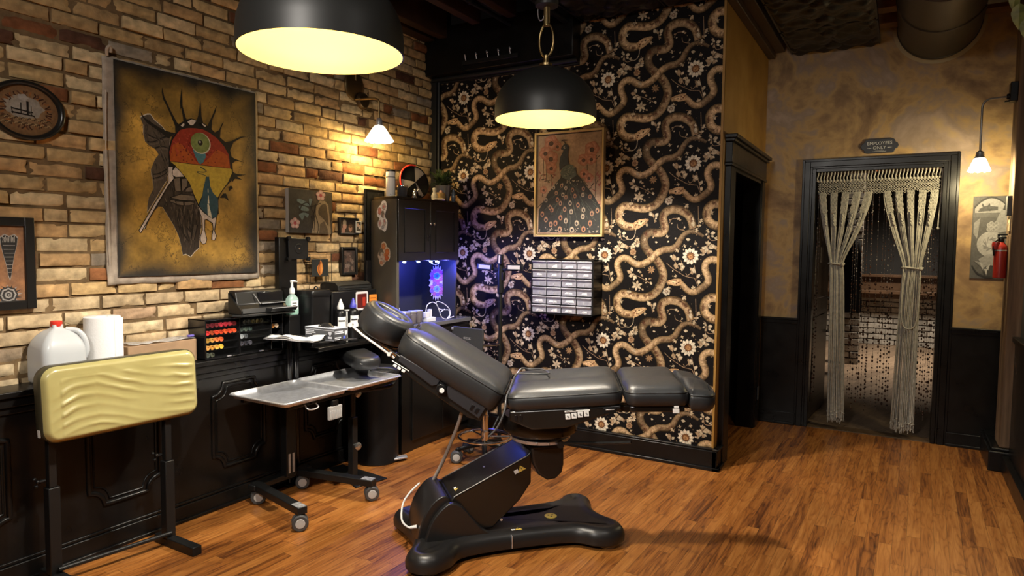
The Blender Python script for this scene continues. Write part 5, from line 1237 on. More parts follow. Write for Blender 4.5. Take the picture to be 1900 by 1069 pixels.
b = MB(); b.box(-2.962, -2.954, 3.012, 3.022, 0.802, 1.0); b.box(-2.967, -2.949, 3.002, 3.032, 0.996, 1.003); b.build('upright', M_WHITE, t, bevel=0.001)
# ---- black case with stickers
cs = thing('waste_case', 'large black lidded case with a red framed sticker and an orange sticker', 'case', (-3.0, 3.14, 0.80))
b = MB(); b.box(-3.20, -3.0, 2.935, 3.335, 0.802, 1.115); b.build('case_body', M_BLACKPLASTIC, cs, bevel=0.006)
b = MB(); b.prism([(-3.19, 1.117), (-3.03, 1.117), (-3.035, 1.145), (-3.06, 1.165), (-3.16, 1.168), (-3.19, 1.15)], lambda u, v, ww: (u, ww, v), 3.02, 3.32)
for z in (1.130, 1.150): b.tube([(-3.029, 3.04, z), (-3.029, 3.31, z)], 0.0025, 8)
b.build('folded_lid', M_BLACKSATIN, cs, bevel=0.004)
b = MB(); T = frame_T((-2.9995, 3.195, 1.045), (0, 1, 0), (0, 0, 1))
b.T = T; b.loft([[(x, y, z) for x, y in rrect(0.056, 0.060, 0.012, 4)] for z in (0, 0.002)], 0); b.loft([[(x, y, z) for x, y in rrect(0.043, 0.046, 0.006, 3)] for z in (0.0015, 0.0030)], 1); b.box(0.004, 0.030, -0.034, 0.022, 0.0025, 0.0036, 2)
b.build('framed_sticker', [mat('pale sticker frame', (0.62, 0.60, 0.60), 0.5), mat('dark red sticker', (0.085, 0.010, 0.008), 0.4), mat('red sticker light', (0.35, 0.03, 0.015), 0.4)], cs, smooth=40)
b = MB(frame_T((-2.9995, 3.300, 1.040), (0, 1, 0), (0, 0, 1))); b.box(-0.035, 0.035, -0.040, 0.040, 0, 0.0015, 0)
for k in range(3): b.box(-0.026, 0.026-0.01*k, 0.014-0.020*k, 0.020-0.020*k, 0.0012, 0.0022, 1)
b.build('orange_sticker', [mat('orange sticker', (0.72, 0.24, 0.03), 0.5), mat('orange sticker ink', (0.30, 0.08, 0.01), 0.5)], cs, smooth=None)
b = MB(); b.box(-2.998, -2.985, 3.13, 3.31, 0.840, 0.862); b.build('case_handle', mat('dull grey handle', (0.16, 0.15, 0.13), 0.5), cs, bevel=0.003)

# ---- jug, paper roll, carton at the left of the ledge
t = thing('water_jug', 'translucent plastic gallon jug with a red cap behind the yellow board', 'jug', (-3.12, 1.455, 0.80))
M_JUG = mat('milky jug plastic', (0.62, 0.64, 0.66), 0.25, alpha=0.80)
b = MB(Matrix.Translation((-3.125, 1.455, 0.802)))
b.loft([[(x*s, y*s, z) for x, y in rrect(0.088, 0.088, 0.035, 5)] for s, z in ((0.92, 0), (0.99, 0.008), (1.0, 0.03), (1.0, 0.125), (0.97, 0.15), (0.88, 0.175), (0.70, 0.20), (0.48, 0.218), (0.27, 0.228), (0.23, 0.232), (0.23, 0.246))]); b.build('jug_body', M_JUG, t, smooth=60)
b = MB(Matrix.Translation((-3.125, 1.455, 0.802))); b.tube(smoothpath([(0.02, 0.028, 0.224), (0.045, 0.062, 0.215), (0.062, 0.082, 0.18), (0.066, 0.088, 0.13), (0.06, 0.08, 0.10)], 5), 0.012, 10); b.build('jug_handle', M_JUG, t, smooth=60)
b = MB(); b.lathe([(0.021, 1.040), (0.0225, 1.043), (0.0225, 1.060), (0.020, 1.063)], (-3.125, 1.455, 0), 24, cap0=True, cap1=True); b.build('jug_cap', mat('red cap', (0.62, 0.035, 0.02), 0.4), t)
t = thing('paper_towel_roll', 'white paper towel roll standing on the ledge', 'paper roll', (-3.13, 1.648, 0.80))
b = MB(); n = 40
b.loft([[(-3.13+r*cos(2*pi*i/n), 1.648+r*sin(2*pi*i/n), z) for i in range(n)] for r, z in ((0.02, 0.806), (0.070, 0.803), (0.074, 0.806), (0.074, 1.064), (0.070, 1.067), (0.024, 1.066), (0.02, 1.05))], 0, True, True)
b.box(-3.063, -3.056, 1.662, 1.70, 0.806, 1.062)
b.build('roll', mat('quilted paper', (0.80, 0.79, 0.78), 0.9, bump=0.5, bscale=95), t, smooth=50)
t = thing('cardboard_carton', 'flat brown carton with a clear bag on top between paper roll and ink rack', 'carton', (-3.13, 1.92, 0.80))
b = MB(); b.box(-3.21, -3.10, 1.745, 2.095, 0.802, 0.915); b.build('carton', mat('brown card', (0.33, 0.21, 0.12), 0.8, vary=0.15, vscale=15), t, bevel=0.003)
t2 = thing('zip_bag', 'clear zip bag with a purple tab lying on the brown carton', 'bag', (-3.15, 1.92, 0.916))
b = MB(); g = []
for i in range(13):
    row = []
    for j in range(7):
        y = 1.76+0.33*i/12; x = -3.20+0.10*j/6; row.append(b.v((x, y, 0.918+0.014*abs(mnoise.noise(Vector((y*14, x*22, 3)))))))
    g.append(row)
for i in range(12):
    for j in range(6): b.f([g[i][j], g[i+1][j], g[i+1][j+1], g[i][j+1]])
b.build('bag', mat('clear bag', (0.6, 0.58, 0.56), 0.25, alpha=0.55), t2, solid=0.001)
b = MB(); b.box(-3.115, -3.098, 2.05, 2.082, 0.928, 0.938); b.build('tab', mat('purple tab', (0.13, 0.10, 0.45), 0.4), t2, bevel=0.002)

# ================================================================ TALL BLACK CABINET WITH THE BLUE-LIT NICHE
M_CAB = mat('black cabinet lacquer', (0.0055, 0.0052, 0.005), 0.30, vary=0.15, vscale=5)
M_CABSIDE = mat('dark grey laminate side', (0.075, 0.068, 0.056), 0.36)
M_NICHE = mat('dark niche lining', (0.030, 0.030, 0.034), 0.40)
cb = thing('tall_cabinet', 'tall black cabinet with a blue lit niche in the corner by the snake wallpaper', 'cabinet', (-2.98, 3.75, 0))
b = MB()
b.box(-3.172, -2.845, 3.50, 4.19, 0.0, 0.835)
b.build('lower_carcass', M_CAB, cb, bevel=0.004)
b = MB(); b.box(-3.172, -2.825, 3.36, 4.20, 0.838, 0.868); b.build('worktop', mat('black worktop', (0.13, 0.13, 0.14), 0.22), cb, bevel=0.004)
b = MB(); b.box(-3.172, -2.845, 3.47, 4.035, 1.30, 1.715); b.build('upper_carcass', M_CAB, cb, bevel=0.003)
b = MB(); b.box(-3.172, -3.158, 3.42, 4.035, 0.868, 1.30); b.build('niche_back', M_NICHE, cb)
b = MB(); b.box(-3.172, -2.845, 4.015, 4.035, 0.868, 1.30); b.build('niche_side', M_NICHE, cb, bevel=0.002)
# softly bowed side panel
cv = [tuple(p[:2]) for p in smoothpath([(-2.842, 3.350), (-2.90, 3.353), (-2.99, 3.372), (-3.08, 3.408), (-3.135, 3.44), (-3.172, 3.47)], 6)]
inn = [(x+0.004, y+0.022) for x, y in reversed(cv)]
b = MB(); b.prism(cv+inn, lambda u, v, ww: (u, v, ww), 0.868, 1.708); sp_ = b.build('bowed_side', M_CABSIDE, cb, smooth=30)
b = MB(); b.prism(cv+[(-3.172, 4.035), (-2.842, 4.035)], lambda u, v, ww: (u, v, ww), 1.708, 1.726); b.build('top_board', M_CAB, cb, bevel=0.002)
b = MB(); b.box(-3.172, -2.842, 3.405, 3.52, 0.0, 0.838); b.build('lower_side', M_CAB, cb, smooth=30)
for y0, y1, hy in ((3.353, 3.690, 3.672), (3.694, 4.033, 3.712)):
    b = MB(); b.box(-2.845, -2.827, y0, y1, 1.302, 1.706)
    d = b.build('door', M_CAB, cb, bevel=0.003)
    b = MB(); b.tube([(-2.826, y, z) for y, z in ((y0+0.06, 1.36), (y1-0.06, 1.36), (y1-0.06, 1.65), (y0+0.06, 1.65))], 0.004, 6, closed=True); b.build('door_beading', M_CAB, d)
    b = MB(); b.cyl((-2.827, hy, 1.555), (-2.812, hy, 1.555), 0.004, n=10); b.lathe([(0.006, 0), (0.011, 0.004), (0.011, 0.010), (0.007, 0.013)], (-2.815, hy, 1.555), 18, axis=(1, 0, 0), cap0=True, cap1=True); b.build('door_knob', M_CHROME, d)
for y0, y1, hy in ((3.505, 3.845, 3.82), (3.85, 4.185, 3.875)):
    b = MB(); b.box(-2.845, -2.828, y0, y1, 0.075, 0.82); d = b.build('door', M_CAB, cb, bevel=0.003)
    b = MB(); b.cyl((-2.828, hy, 0.72), (-2.812, hy, 0.72), 0.008, n=14); b.build('door_knob', M_CHROME, d)
M_LED = mat('blue led', (0.5, 0.7, 1.0), 0.3, emit=(0.55, 0.80, 1.0), estr=22.0)
for k, y in enumerate((3.47, 3.62, 3.76, 3.83)):
    b = MB(); b.sphere((-2.875, y, 1.293), 0.009, 12, 6, sc=(1.2, 1.6, 0.6)); b.build('led', M_LED, cb)
    bulb('niche_led', (-2.885, y, 1.270), 3.0, (0.07, 0.12, 1.0), 0.01)
bulb('niche_led', (-2.80, 3.98, 1.24), 4.5, (0.10, 0.10, 1.0), 0.015)
b = MB(); b.tube(smoothpath([(-2.88, 3.76, 1.292), (-2.87, 3.79, 1.272), (-2.87, 3.84, 1.276), (-2.872, 3.86, 1.294)], 6), 0.003, 8); b.build('led_wire', M_WHITE, cb)
# stickers on the cabinet
def sticker(T, outline, blobs, parent, label, back=(0.90, 0.88, 0.86)):
    b = MB(T)
    outline = [(x*0.66, y*0.66) for x, y in outline]; blobs = [(x*0.62, y*0.62, rx*0.56, ry*0.56, c) for x, y, rx, ry, c in blobs]
    b.prism(outline, lambda u, v, ww: (u, v, ww), 0, 0.0008, col=back)
    for k, (x, y, rx, ry, c) in enumerate(blobs):
        n = 12
        ce = b.v((x, y, 0.0012+0.0001*k), c)
        vs = [b.v((x+rx*cos(2*pi*i/n)*(1+0.12*cos(5*2*pi*i/n)), y+ry*sin(2*pi*i/n)*(1+0.12*cos(5*2*pi*i/n)), 0.0012+0.0001*k), tuple(q*0.6 for q in c)) for i in range(n)]
        for i in range(n): b.f([ce, vs[i], vs[(i+1) % n]])
    o = b.build('sticker', colmat('sticker print '+label[:8], 0.35, vary=0.2, vscale=120), parent, smooth=None, fixn=False); o['label'] = label
# positions on the bowed side: facing -y, slightly +x
def side_T(x, z):
    for (x0, y0), (x1, y1) in zip(cv, cv[1:]):
        if x1 <= x <= x0:
            t = (x-x0)/(x1-x0); y = y0+(y1-y0)*t; d = Vector((x0-x1, y0-y1, 0)).normalized(); return frame_T((x+d.y*0.0015, y-abs(d.x)*0.0015, z), d, (0, 0, 1))
fl = lambda pts: [tuple(p[:2]) for p in smoothpath(pts, 4, True)]
o1 = fl([(-0.10, 0.05), (-0.06, 0.10), (-0.03, 0.115), (0.0, 0.15), (0.06, 0.145), (0.08, 0.09), (0.055, 0.03), (0.05, -0.01), (0.085, -0.05), (0.08, -0.11), (0.045, -0.155), (-0.01, -0.135), (-0.06, -0.125), (-0.085, -0.07), (-0.05, -0.02), (-0.09, 0.0)])
sticker(side_T(-2.975, 1.597), o1, [(-0.05, 0.055, 0.04, 0.045, (0.75, 0.30, 0.24)), (0.03, 0.10, 0.045, 0.04, (0.70, 0.62, 0.58)), (0.03, 0.10, 0.018, 0.016, (0.75, 0.25, 0.25)), (0.01, 0.02, 0.035, 0.045, (0.22, 0.19, 0.17)), (0.022, 0.0, 0.020, 0.024, (0.66, 0.55, 0.48)), (-0.045, -0.075, 0.035, 0.04, (0.72, 0.55, 0.52)), (-0.045, -0.075, 0.014, 0.016, (0.7, 0.28, 0.28)), (0.04, -0.07, 0.038, 0.045, (0.68, 0.60, 0.57)), (0.045, -0.055, 0.014, 0.015, (0.72, 0.25, 0.25)), (0.01, -0.12, 0.03, 0.025, (0.45, 0.47, 0.5))], sp_, 'white edged sticker of a pale head among flowers')
o2 = fl([(-0.10, -0.01), (-0.075, 0.045), (-0.045, 0.075), (-0.04, 0.11), (0.0, 0.135), (0.04, 0.115), (0.06, 0.08), (0.10, 0.06), (0.11, 0.0), (0.09, -0.055), (0.04, -0.065), (0.0, -0.10), (-0.04, -0.115), (-0.075, -0.08), (-0.08, -0.05)])
sticker(side_T(-2.962, 1.341), o2, [(0.0, 0.09, 0.042, 0.040, (0.72, 0.26, 0.10)), (0.065, 0.03, 0.045, 0.042, (0.78, 0.24, 0.08)), (0.055, -0.03, 0.042, 0.036, (0.70, 0.17, 0.06)), (0.02, 0.0, 0.02, 0.02, (0.80, 0.34, 0.16)), (-0.045, 0.025, 0.052, 0.05, (0.20, 0.16, 0.12)), (-0.03, -0.015, 0.032, 0.048, (0.70, 0.60, 0.50)), (-0.042, 0.0, 0.006, 0.004, (0.08, 0.06, 0.05)), (-0.018, 0.0, 0.006, 0.004, (0.08, 0.06, 0.05)), (-0.030, -0.038, 0.009, 0.004, (0.45, 0.12, 0.12)), (-0.04, -0.085, 0.035, 0.022, (0.72, 0.32, 0.18)), (0.01, -0.07, 0.02, 0.016, (0.55, 0.40, 0.30))], sp_, 'sticker of a woman face beside orange flowers', (0.62, 0.50, 0.38))
TN = frame_T((-2.86, 4.0135, 1.15), (1, 0, 0), (0, 0, 1))
zz = []
for i in range(40):
    a = 2*pi*i/40; r = 1+0.13*(1 if i % 2 else -1); zz.append((0.083*r*cos(a), 0.190*r*sin(a)))
TN = frame_T((-2.990, 3.985, 1.13), (0.70, 0.71, 0), (0, 0, 1))
bl = []
for cy, c1, c2 in ((0.055, (0.45, 0.06, 0.55), (0.04, 0.35, 0.45)), (-0.05, (0.20, 0.10, 0.62), (0.15, 0.35, 0.70))):
    for k in range(9): a = 2*pi*k/9; bl.append((0.062*cos(a), 1.5*cy+0.068*sin(a), 0.026, 0.027, c1 if k % 2 else (0.38, 0.10, 0.30)))
    bl.append((0, 1.5*cy, 0.038, 0.040, c2)); bl.append((0.003, 1.5*cy, 0.017, 0.018, (0.10, 0.12, 0.4)))
sticker(TN, zz, bl, cb, 'purple sticker of two flowers in the blue niche', (0.40, 0.36, 0.50))
TN2 = frame_T((-3.06, 3.4325, 1.14), (0.93, -0.36, 0), (0, 0, 1))
# things in the niche
M_NB = mat('pale plastic box', (0.60, 0.62, 0.68), 0.35)
b = MB(); b.cyl((-2.945, 3.432, 0.869), (-2.945, 3.432, 1.09), 0.022, n=24); tag(b.build('white_tube', M_WHITE, origin=(-2.92, 3.435, 0.869)), 'tall white tube standing in the blue lit niche', 'tube')
t = thing('box_stack', 'pale blue lit small boxes at the left end of the niche', 'boxes', (-2.90, 3.41, 0.869))
b = MB(); b.box(-2.905, -2.865, 3.392, 3.412, 0.869, 0.99); b.build('tall_box', M_NB, t, bevel=0.002)
b = MB(); b.box(-2.885, -2.845, 3.418, 3.450, 0.869, 0.965); b.build('short_box', M_NB, t, bevel=0.002)
for k, y in enumerate((3.50, 3.565, 3.632)):
    t = thing('glass_jar', ('first of three metal lidded jars in the blue niche, next to the boxes', 'middle one of three metal lidded jars in the blue niche', 'third of three metal lidded jars in the blue niche, next to the white charger')[k], 'jar', (-2.885, y, 0.869), 'lidded jars in the niche')
    c = (-2.885, y, 0); b = MB(); b.lathe([(0.026, 0.870), (0.030, 0.875), (0.030, 0.938), (0.026, 0.945)], c, 24, cap0=True, cap1=True); b.build('jar_body', mat('smoky jar', (0.16, 0.14, 0.15), 0.08, alpha=0.75), t, smooth=45)
    b = MB(); b.lathe([(0.026, 0.871), (0.024, 0.92)], c, 18, cap0=True, cap1=True); b.build('contents', mat('jar contents', (0.30, 0.25, 0.24), 0.6, vary=0.6, vscale=70), t)
    b = MB(); b.lathe([(0.030, 0.943), (0.031, 0.945), (0.031, 0.956), (0.029, 0.958)], c, 24, cap0=True, cap1=True); b.build('lid', M_STEEL, t)
t = thing('charger_block', 'white charger block with plugs and a looping white cable in the niche', 'charger', (-2.88, 3.74, 0.869))
b = MB(); b.box(-2.90, -2.855, 3.70, 3.795, 0.869, 0.898); b.build('block', M_WHITE, t, bevel=0.003)
b = MB(); b.box(-2.895, -2.865, 3.695, 3.735, 0.898, 0.938); b.box(-2.893, -2.868, 3.742, 3.768, 0.898, 0.955); b.build('plug', M_WHITE, t, bevel=0.003)
b = MB(); b.tube(smoothpath([(-2.88, 3.71, 0.938), (-2.875, 3.72, 0.985), (-2.865, 3.765, 1.005), (-2.86, 3.81, 0.985), (-2.858, 3.835, 0.945), (-2.855, 3.86, 0.895), (-2.85, 3.90, 0.874), (-2.85, 3.95, 0.880), (-2.852, 3.965, 0.925), (-2.86, 3.935, 0.965), (-2.87, 3.87, 0.998), (-2.868, 3.815, 1.0), (-2.862, 3.84, 0.955), (-2.86, 3.90, 0.94), (-2.856, 3.95, 0.935), (-2.852, 3.96, 0.90), (-2.85, 3.93, 0.876), (-2.845, 4.0, 0.885)], 6), 0.0032, 8)
b.tube(smoothpath([(-2.855, 3.84, 0.925), (-2.855, 3.90, 0.945)], 4), 0.0035, 8); b.build('cable', M_WHITE, t)

# ---- on top of the cabinet
t = thing('white_lamp_tube', 'white cylinder with two black bands standing on the cabinet top', 'lamp tube', (-2.95, 3.42, 1.727)); c = (-2.955, 3.425, 0)
b = MB(); b.lathe([(0.030, 1.728), (0.031, 1.73), (0.031, 1.897), (0.030, 1.90)], c, 32, cap0=True, cap1=True); b.build('tube', mat('white frosted tube', (0.85, 0.82, 0.76), 0.5), t)
for z0, z1 in ((1.893, 1.903), (1.855, 1.859)):
    b = MB(); b.lathe([(0.0318, z0), (0.0318, z1)], c, 32); b.build('band', M_BLACKPLASTIC, t)
b = MB(); b.cyl((c[0]+0.02, c[1]-0.024, 1.742), (c[0]+0.021, c[1]-0.0255, 1.742), 0.004, n=10); b.build('switch', mat('grey switch', (0.3, 0.3, 0.3), 0.5), t)
t = thing('glass_tumbler', 'small dark glass tumbler on the cabinet top beside the white cylinder', 'tumbler', (-2.93, 3.52, 1.727)); c = (-2.93, 3.515, 0)
b = MB(); b.lathe([(0.030, 1.728), (0.033, 1.732), (0.036, 1.80), (0.0375, 1.803), (0.034, 1.803), (0.030, 1.745), (0.0, 1.742)], c, 28, cap0=True); b.build('tumbler', mat('dark glass', (0.05, 0.05, 0.055), 0.05), t, smooth=50)
b = MB(); b.lathe([(0.0372, 1.797), (0.0382, 1.803), (0.0372, 1.808), (0.034, 1.806)], c, 28); b.build('rim', M_CHROME, t)
t = thing('segmented_shade', 'round black fan shade with pale wedges and a red rim leaning on the cabinet top', 'shade', (-2.95, 3.66, 1.727))
TD = frame_T((-2.955, 3.675, 1.846), (0.30, 0.953, 0), (-0.15, 0, 1)); R0 = 0.112
b = MB(TD); n = 64
for i in range(16):
    pale = i in (2, 3, 8, 9, 13) ; a0, a1 = 2*pi*i/16-0.15, 2*pi*(i+1)/16-0.15
    for k in range(4):
        p0, p1 = a0+(a1-a0)*k/4, a0+(a1-a0)*(k+1)/4
        b.f([b.v((0, 0, 0.012)), b.v((R0*cos(p0), R0*sin(p0), 0.0)), b.v((R0*cos(p1), R0*sin(p1), 0.0))], 1 if pale else 0)
b.build('fan_face', [M_BLACKPLASTIC, mat('pale shiny wedge', (0.42, 0.36, 0.30), 0.3, metal=0.3)], t, smooth=None, fixn=False)
b = MB(TD); b.lathe([(R0-0.002, -0.02), (R0+0.006, -0.02), (R0+0.006, 0.004), (R0-0.002, 0.004)], n=56); b.lathe([(R0, -0.021), (0.0, -0.021)], n=56); b.build('back_shell', M_BLACKPLASTIC, t)
b = MB(TD); b.tube([((R0+0.006)*cos(a), (R0+0.006)*sin(a), 0.004) for a in [rad(q) for q in range(80, 236, 6)]], 0.006, 8); b.build('red_rim', mat('red rim', (0.55, 0.03, 0.02), 0.35), t)
b = MB(TD); b.box(-0.03, 0.03, -0.112, -0.095, -0.05, 0.02); b.build('rest', M_BLACKPLASTIC, t)
t = thing('silver_figure', 'little silver figurine on the cabinet top at the foot of the fan shade', 'figurine', (-2.87, 3.58, 1.727))
b = MB(); b.lathe([(0.018, 1.7265), (0.016, 1.735), (0.010, 1.745), (0.013, 1.76), (0.010, 1.772), (0.004, 1.776)], (-2.875, 3.575, 0), 18, cap0=True, cap1=True); b.sphere((-2.872, 3.578, 1.782), 0.009, 12, 8); b.tube([(-2.875, 3.575, 1.765), (-2.865, 3.595, 1.775), (-2.86, 3.60, 1.79)], 0.003, 8); b.build('figure', mat('bright silver', (0.8, 0.78, 0.75), 0.2, metal=0.9), t, smooth=60)
t = thing('clear_ornament', 'small clear glass ornament on the cabinet top right of the fan shade', 'ornament', (-2.87, 3.79, 1.727))
b = MB(); b.lathe([(0.016, 1.7265), (0.020, 1.732), (0.024, 1.755), (0.018, 1.775), (0.010, 1.785), (0.014, 1.80), (0.016, 1.808), (0.010, 1.815)], (-2.872, 3.795, 0), 20, cap0=True, cap1=True); b.build('ornament', mat('clear glass', (0.55, 0.52, 0.48), 0.06, alpha=0.55), t, smooth=60)
b = MB(); b.loft([[(-2.865+0.045*cos(a)*(s+0.15*sin(3*a)), 3.83+0.055*sin(a)*(s+0.1*cos(4*a)), z) for a in [2*pi*i/18 for i in range(18)]] for s, z in ((0.9, 1.7265), (1.0, 1.735), (0.6, 1.744))]); tag(b.build('pebble_dish', mat('cream shells', (0.70, 0.62, 0.48), 0.6, vary=0.3, vscale=80), origin=(-2.865, 3.83, 1.727)), 'little heap of cream shells on the cabinet top edge', 'shells')
t = thing('woven_pot', 'small tan woven pot on the cabinet top', 'pot', (-2.89, 3.885, 1.727))
b = MB()
b.lathe([(0.030, 1.7265), (0.032, 1.73), (0.034, 1.782), (0.034, 1.786), (0.029, 1.786), (0.029, 1.76), (0.0, 1.76)], (-2.89, 3.885, 0), 24, cap0=True)
for k in range(20): a = 2*pi*k/20; b.cyl((-2.89+0.0325*cos(a), 3.885+0.0325*sin(a), 1.73), (-2.89+0.0345*cos(a), 3.885+0.0345*sin(a), 1.782), 0.003, n=6)
b.build('pot_body', mat('tan wicker', (0.42, 0.27, 0.10), 0.7), t, smooth=50)
b = MB(); b.sphere((-2.885, 3.89, 1.792), 0.014, 12, 8); b.build('bead_lid', mat('pink bead', (0.5, 0.28, 0.22), 0.4), t)
# ferns
def fronds(b, c, n, L, seed, droop=0.7, w=0.022):
    rf = random.Random(seed)
    for k in range(n):
        a = rf.uniform(0, 2*pi); up = rf.uniform(0.35, 1.25); l = L*rf.uniform(0.65, 1.1); d = Vector((cos(a)*0.7, sin(a), 0)); pts = []
        for i in range(9):
            u = i/8; q = Vector(c)+d*l*u*cos(up)+Vector((0, 0, l*u*sin(up)-droop*l*u*u*0.6))
            q.x = max(q.x, -3.14); q.y = min(q.y, 4.18); q.z = max(q.z, 1.735)
            pts.append(q)
        b.tube(pts, 0.0012, 4)
        for i in range(1, 9):
            t = (pts[i]-pts[i-1]).normalized() if (pts[i]-pts[i-1]).length > 1e-6 else Vector((0, 0, 1)); s = t.cross(Vector((0, 0, 1))); s = s.normalized() if s.length > 1e-3 else Vector((1, 0, 0))
            ww = w*(1.15-0.9*i/8)
            for sg in (-1, 1):
                for f in (0.0, 0.5):
                    o = pts[i]-(pts[i]-pts[i-1])*f; e = o+s*sg*ww+t*ww*0.7; e.x = max(e.x, -3.15); e.y = min(e.y, 4.19)
                    mid1 = o+(e-o)*0.5+t*0.004; mid2 = o+(e-o)*0.5-t*0.004
                    b.f([b.v(o), b.v(mid1), b.v(e), b.v(mid2)])
M_FERN = mat('dark fern green', (0.045, 0.075, 0.025), 0.5, vary=0.5, vscale=30)
t = thing('potted_fern', 'feathery fern in a crinkled silver grey pot on the cabinet top corner', 'plant', (-2.92, 3.965, 1.727))
b = MB(); n = 36
b.loft([[(-2.92+r*(1+0.05*cos(9*2*pi*i/n))*cos(2*pi*i/n), 3.965+r*(1+0.05*cos(9*2*pi*i/n))*sin(2*pi*i/n), z) for i in range(n)] for r, z in ((0.040, 1.7265), (0.044, 1.735), (0.054, 1.83), (0.058, 1.845), (0.052, 1.845), (0.048, 1.82))], 0, True, True); b.build('pot', mat('silver grey pot', (0.20, 0.21, 0.23), 0.35, metal=0.3), t, smooth=45)
b = MB(); fronds(b, (-2.92, 3.965, 1.83), 60, 0.23, 5, 0.6, 0.03); b.build('foliage', M_FERN, t, smooth=None, fixn=False)
t = thing('small_leafy_plant', 'small brown leaved plant in a dark pot behind the woven pot', 'plant', (-3.07, 3.83, 1.727))
b = MB(); b.lathe([(0.03, 1.7265), (0.04, 1.79), (0.04, 1.795), (0.0, 1.79)], (-3.07, 3.83, 0), 24, cap0=True); b.build('pot', M_BLACKPLASTIC, t)
b = MB(); fronds(b, (-3.07, 3.83, 1.79), 22, 0.11, 9, 0.5, 0.026); b.build('foliage', mat('olive brown leaves', (0.12, 0.085, 0.03), 0.5, vary=0.5, vscale=30), t, smooth=None, fixn=False)
t = thing('blue_grey_bottle', 'slim blue grey bottle at the right end of the cabinet top', 'bottle', (-2.86, 4.012, 1.727))
b = MB(); b.lathe([(0.014, 1.7265), (0.016, 1.73), (0.016, 1.79), (0.008, 1.805), (0.008, 1.82)], (-2.862, 4.012, 0), 20, cap0=True, cap1=True); b.build('bottle', mat('blue grey glass', (0.10, 0.13, 0.18), 0.2), t, smooth=45)
# dark mirror frame leaning behind the cabinet
t = thing('standing_mirror', 'tall black framed mirror standing behind the cabinet against the brick', 'mirror', (-3.19, 3.46, 0.80))
b = MB(); b.box(-3.190, -3.178, 3.42, 3.62, 0.81, 1.79); b.build('frame', M_BLACKWOOD, t, bevel=0.004)
b = MB(); b.box(-3.178, -3.1755, 3.44, 3.60, 0.85, 1.77); b.build('glass', mat('dark mirror', (0.04, 0.04, 0.04), 0.08, metal=0.6), t)

# ---- light stand with three panels, and the tablet on it
ls = thing('light_stand', 'black pole light stand with three small panel lamps before the snake wallpaper', 'light stand', (-2.44, 4.0, 0))
b = MB(); b.cyl((-2.44, 4.0, 0.03), (-2.44, 4.0, 1.20), 0.014, n=16); b.cyl((-2.44, 4.0, 1.08), (-2.44, 4.0, 1.12), 0.024, n=16); b.cyl((-2.44, 4.0, 1.12), (-2.44, 4.0, 1.29), 0.021, n=16); b.build('pole', M_BLACKMETAL, ls)
b = MB(); b.box(-2.47, -2.41, 3.985, 4.015, 1.165, 1.225); b.box(-2.60, -2.30, 3.99, 4.01, 1.235, 1.255); b.build('head_bracket', M_BLACKPLASTIC, ls, bevel=0.004)
for (x, z, hx, hz, rot) in ((-2.562, 1.26, 0.062, 0.022, 0.05), (-2.318, 1.262, 0.062, 0.022, 0.0), (-2.437, 1.315, 0.020, 0.036, 0.06)):
    T = Matrix.Translation((x, 3.985, z)) @ Matrix.Rotation(rot, 4, 'Y')
    b = MB(T); b.box(-hx, hx, -0.012, 0.012, -hz, hz); pn = b.build('lamp_panel', M_BLACKPLASTIC, ls, bevel=0.003)
    b = MB(T); b.box(-hx+0.014, hx-0.014, -0.0135, -0.0118, -hz+0.009, hz-0.009); b.build('diffuser', mat('frosted panel', (0.55, 0.52, 0.50), 0.35), pn, smooth=None)
for k in range(3):
    a = 2*pi*k/3+0.4; b = MB(); b.tube([(-2.44, 4.0, 0.20), (-2.44+0.17*cos(a), 4.0+0.17*sin(a), 0.012)], 0.008, 8); b.build('tripod_leg', M_BLACKMETAL, ls)
t = thing('control_box', 'dark grey square box with a small pale logo held before the snake wallpaper', 'control box', (-2.55, 3.72, 0.76))
TX = frame_T((-2.52, 3.70, 0.765), (0.999, 0.04, -0.035), (0.035, 0.0, 1.0))
b = MB(TX); b.loft([[(x, y, z) for x, y in rrect(0.122, 0.088, 0.008, 3)] for z in (-0.018, 0.0)]); bx = b.build('box_body', mat('dark grey box', (0.030, 0.031, 0.034), 0.5), t, bevel=0.003)
b = MB(TX)
for k, (a, c2) in enumerate(((-0.028, -0.014), (-0.011, 0.003), (0.006, 0.012), (0.015, 0.028))):
    b.box(a, c2, 0.010, 0.013, 0, 0.0012); b.box(a, c2, 0.020, 0.023, 0, 0.0012); b.box(a, a+0.003, 0.010, 0.023, 0, 0.0012)
b.lathe([(0.007, -0.0002), (0.007, 0.0008), (0.006, 0.001)], (-0.0, -0.034, 0), 16, cap1=True)
b.build('pale_logo', mat('pale grey print', (0.35, 0.35, 0.35), 0.5), bx, smooth=None)
b = MB(TX); b.box(-0.128, -0.112, 0.065, 0.082, -0.010, 0.004); b.build('corner_clip', M_STEEL, bx, bevel=0.001)
b = MB(); b.box(-2.53, -2.47, 3.713, 3.73, 0.68, 0.76); b.tube([(-2.50, 3.725, 0.72), (-2.475, 3.86, 0.715), (-2.445, 3.986, 0.71)], 0.010, 10); b.build('arm', M_CHROME, t)

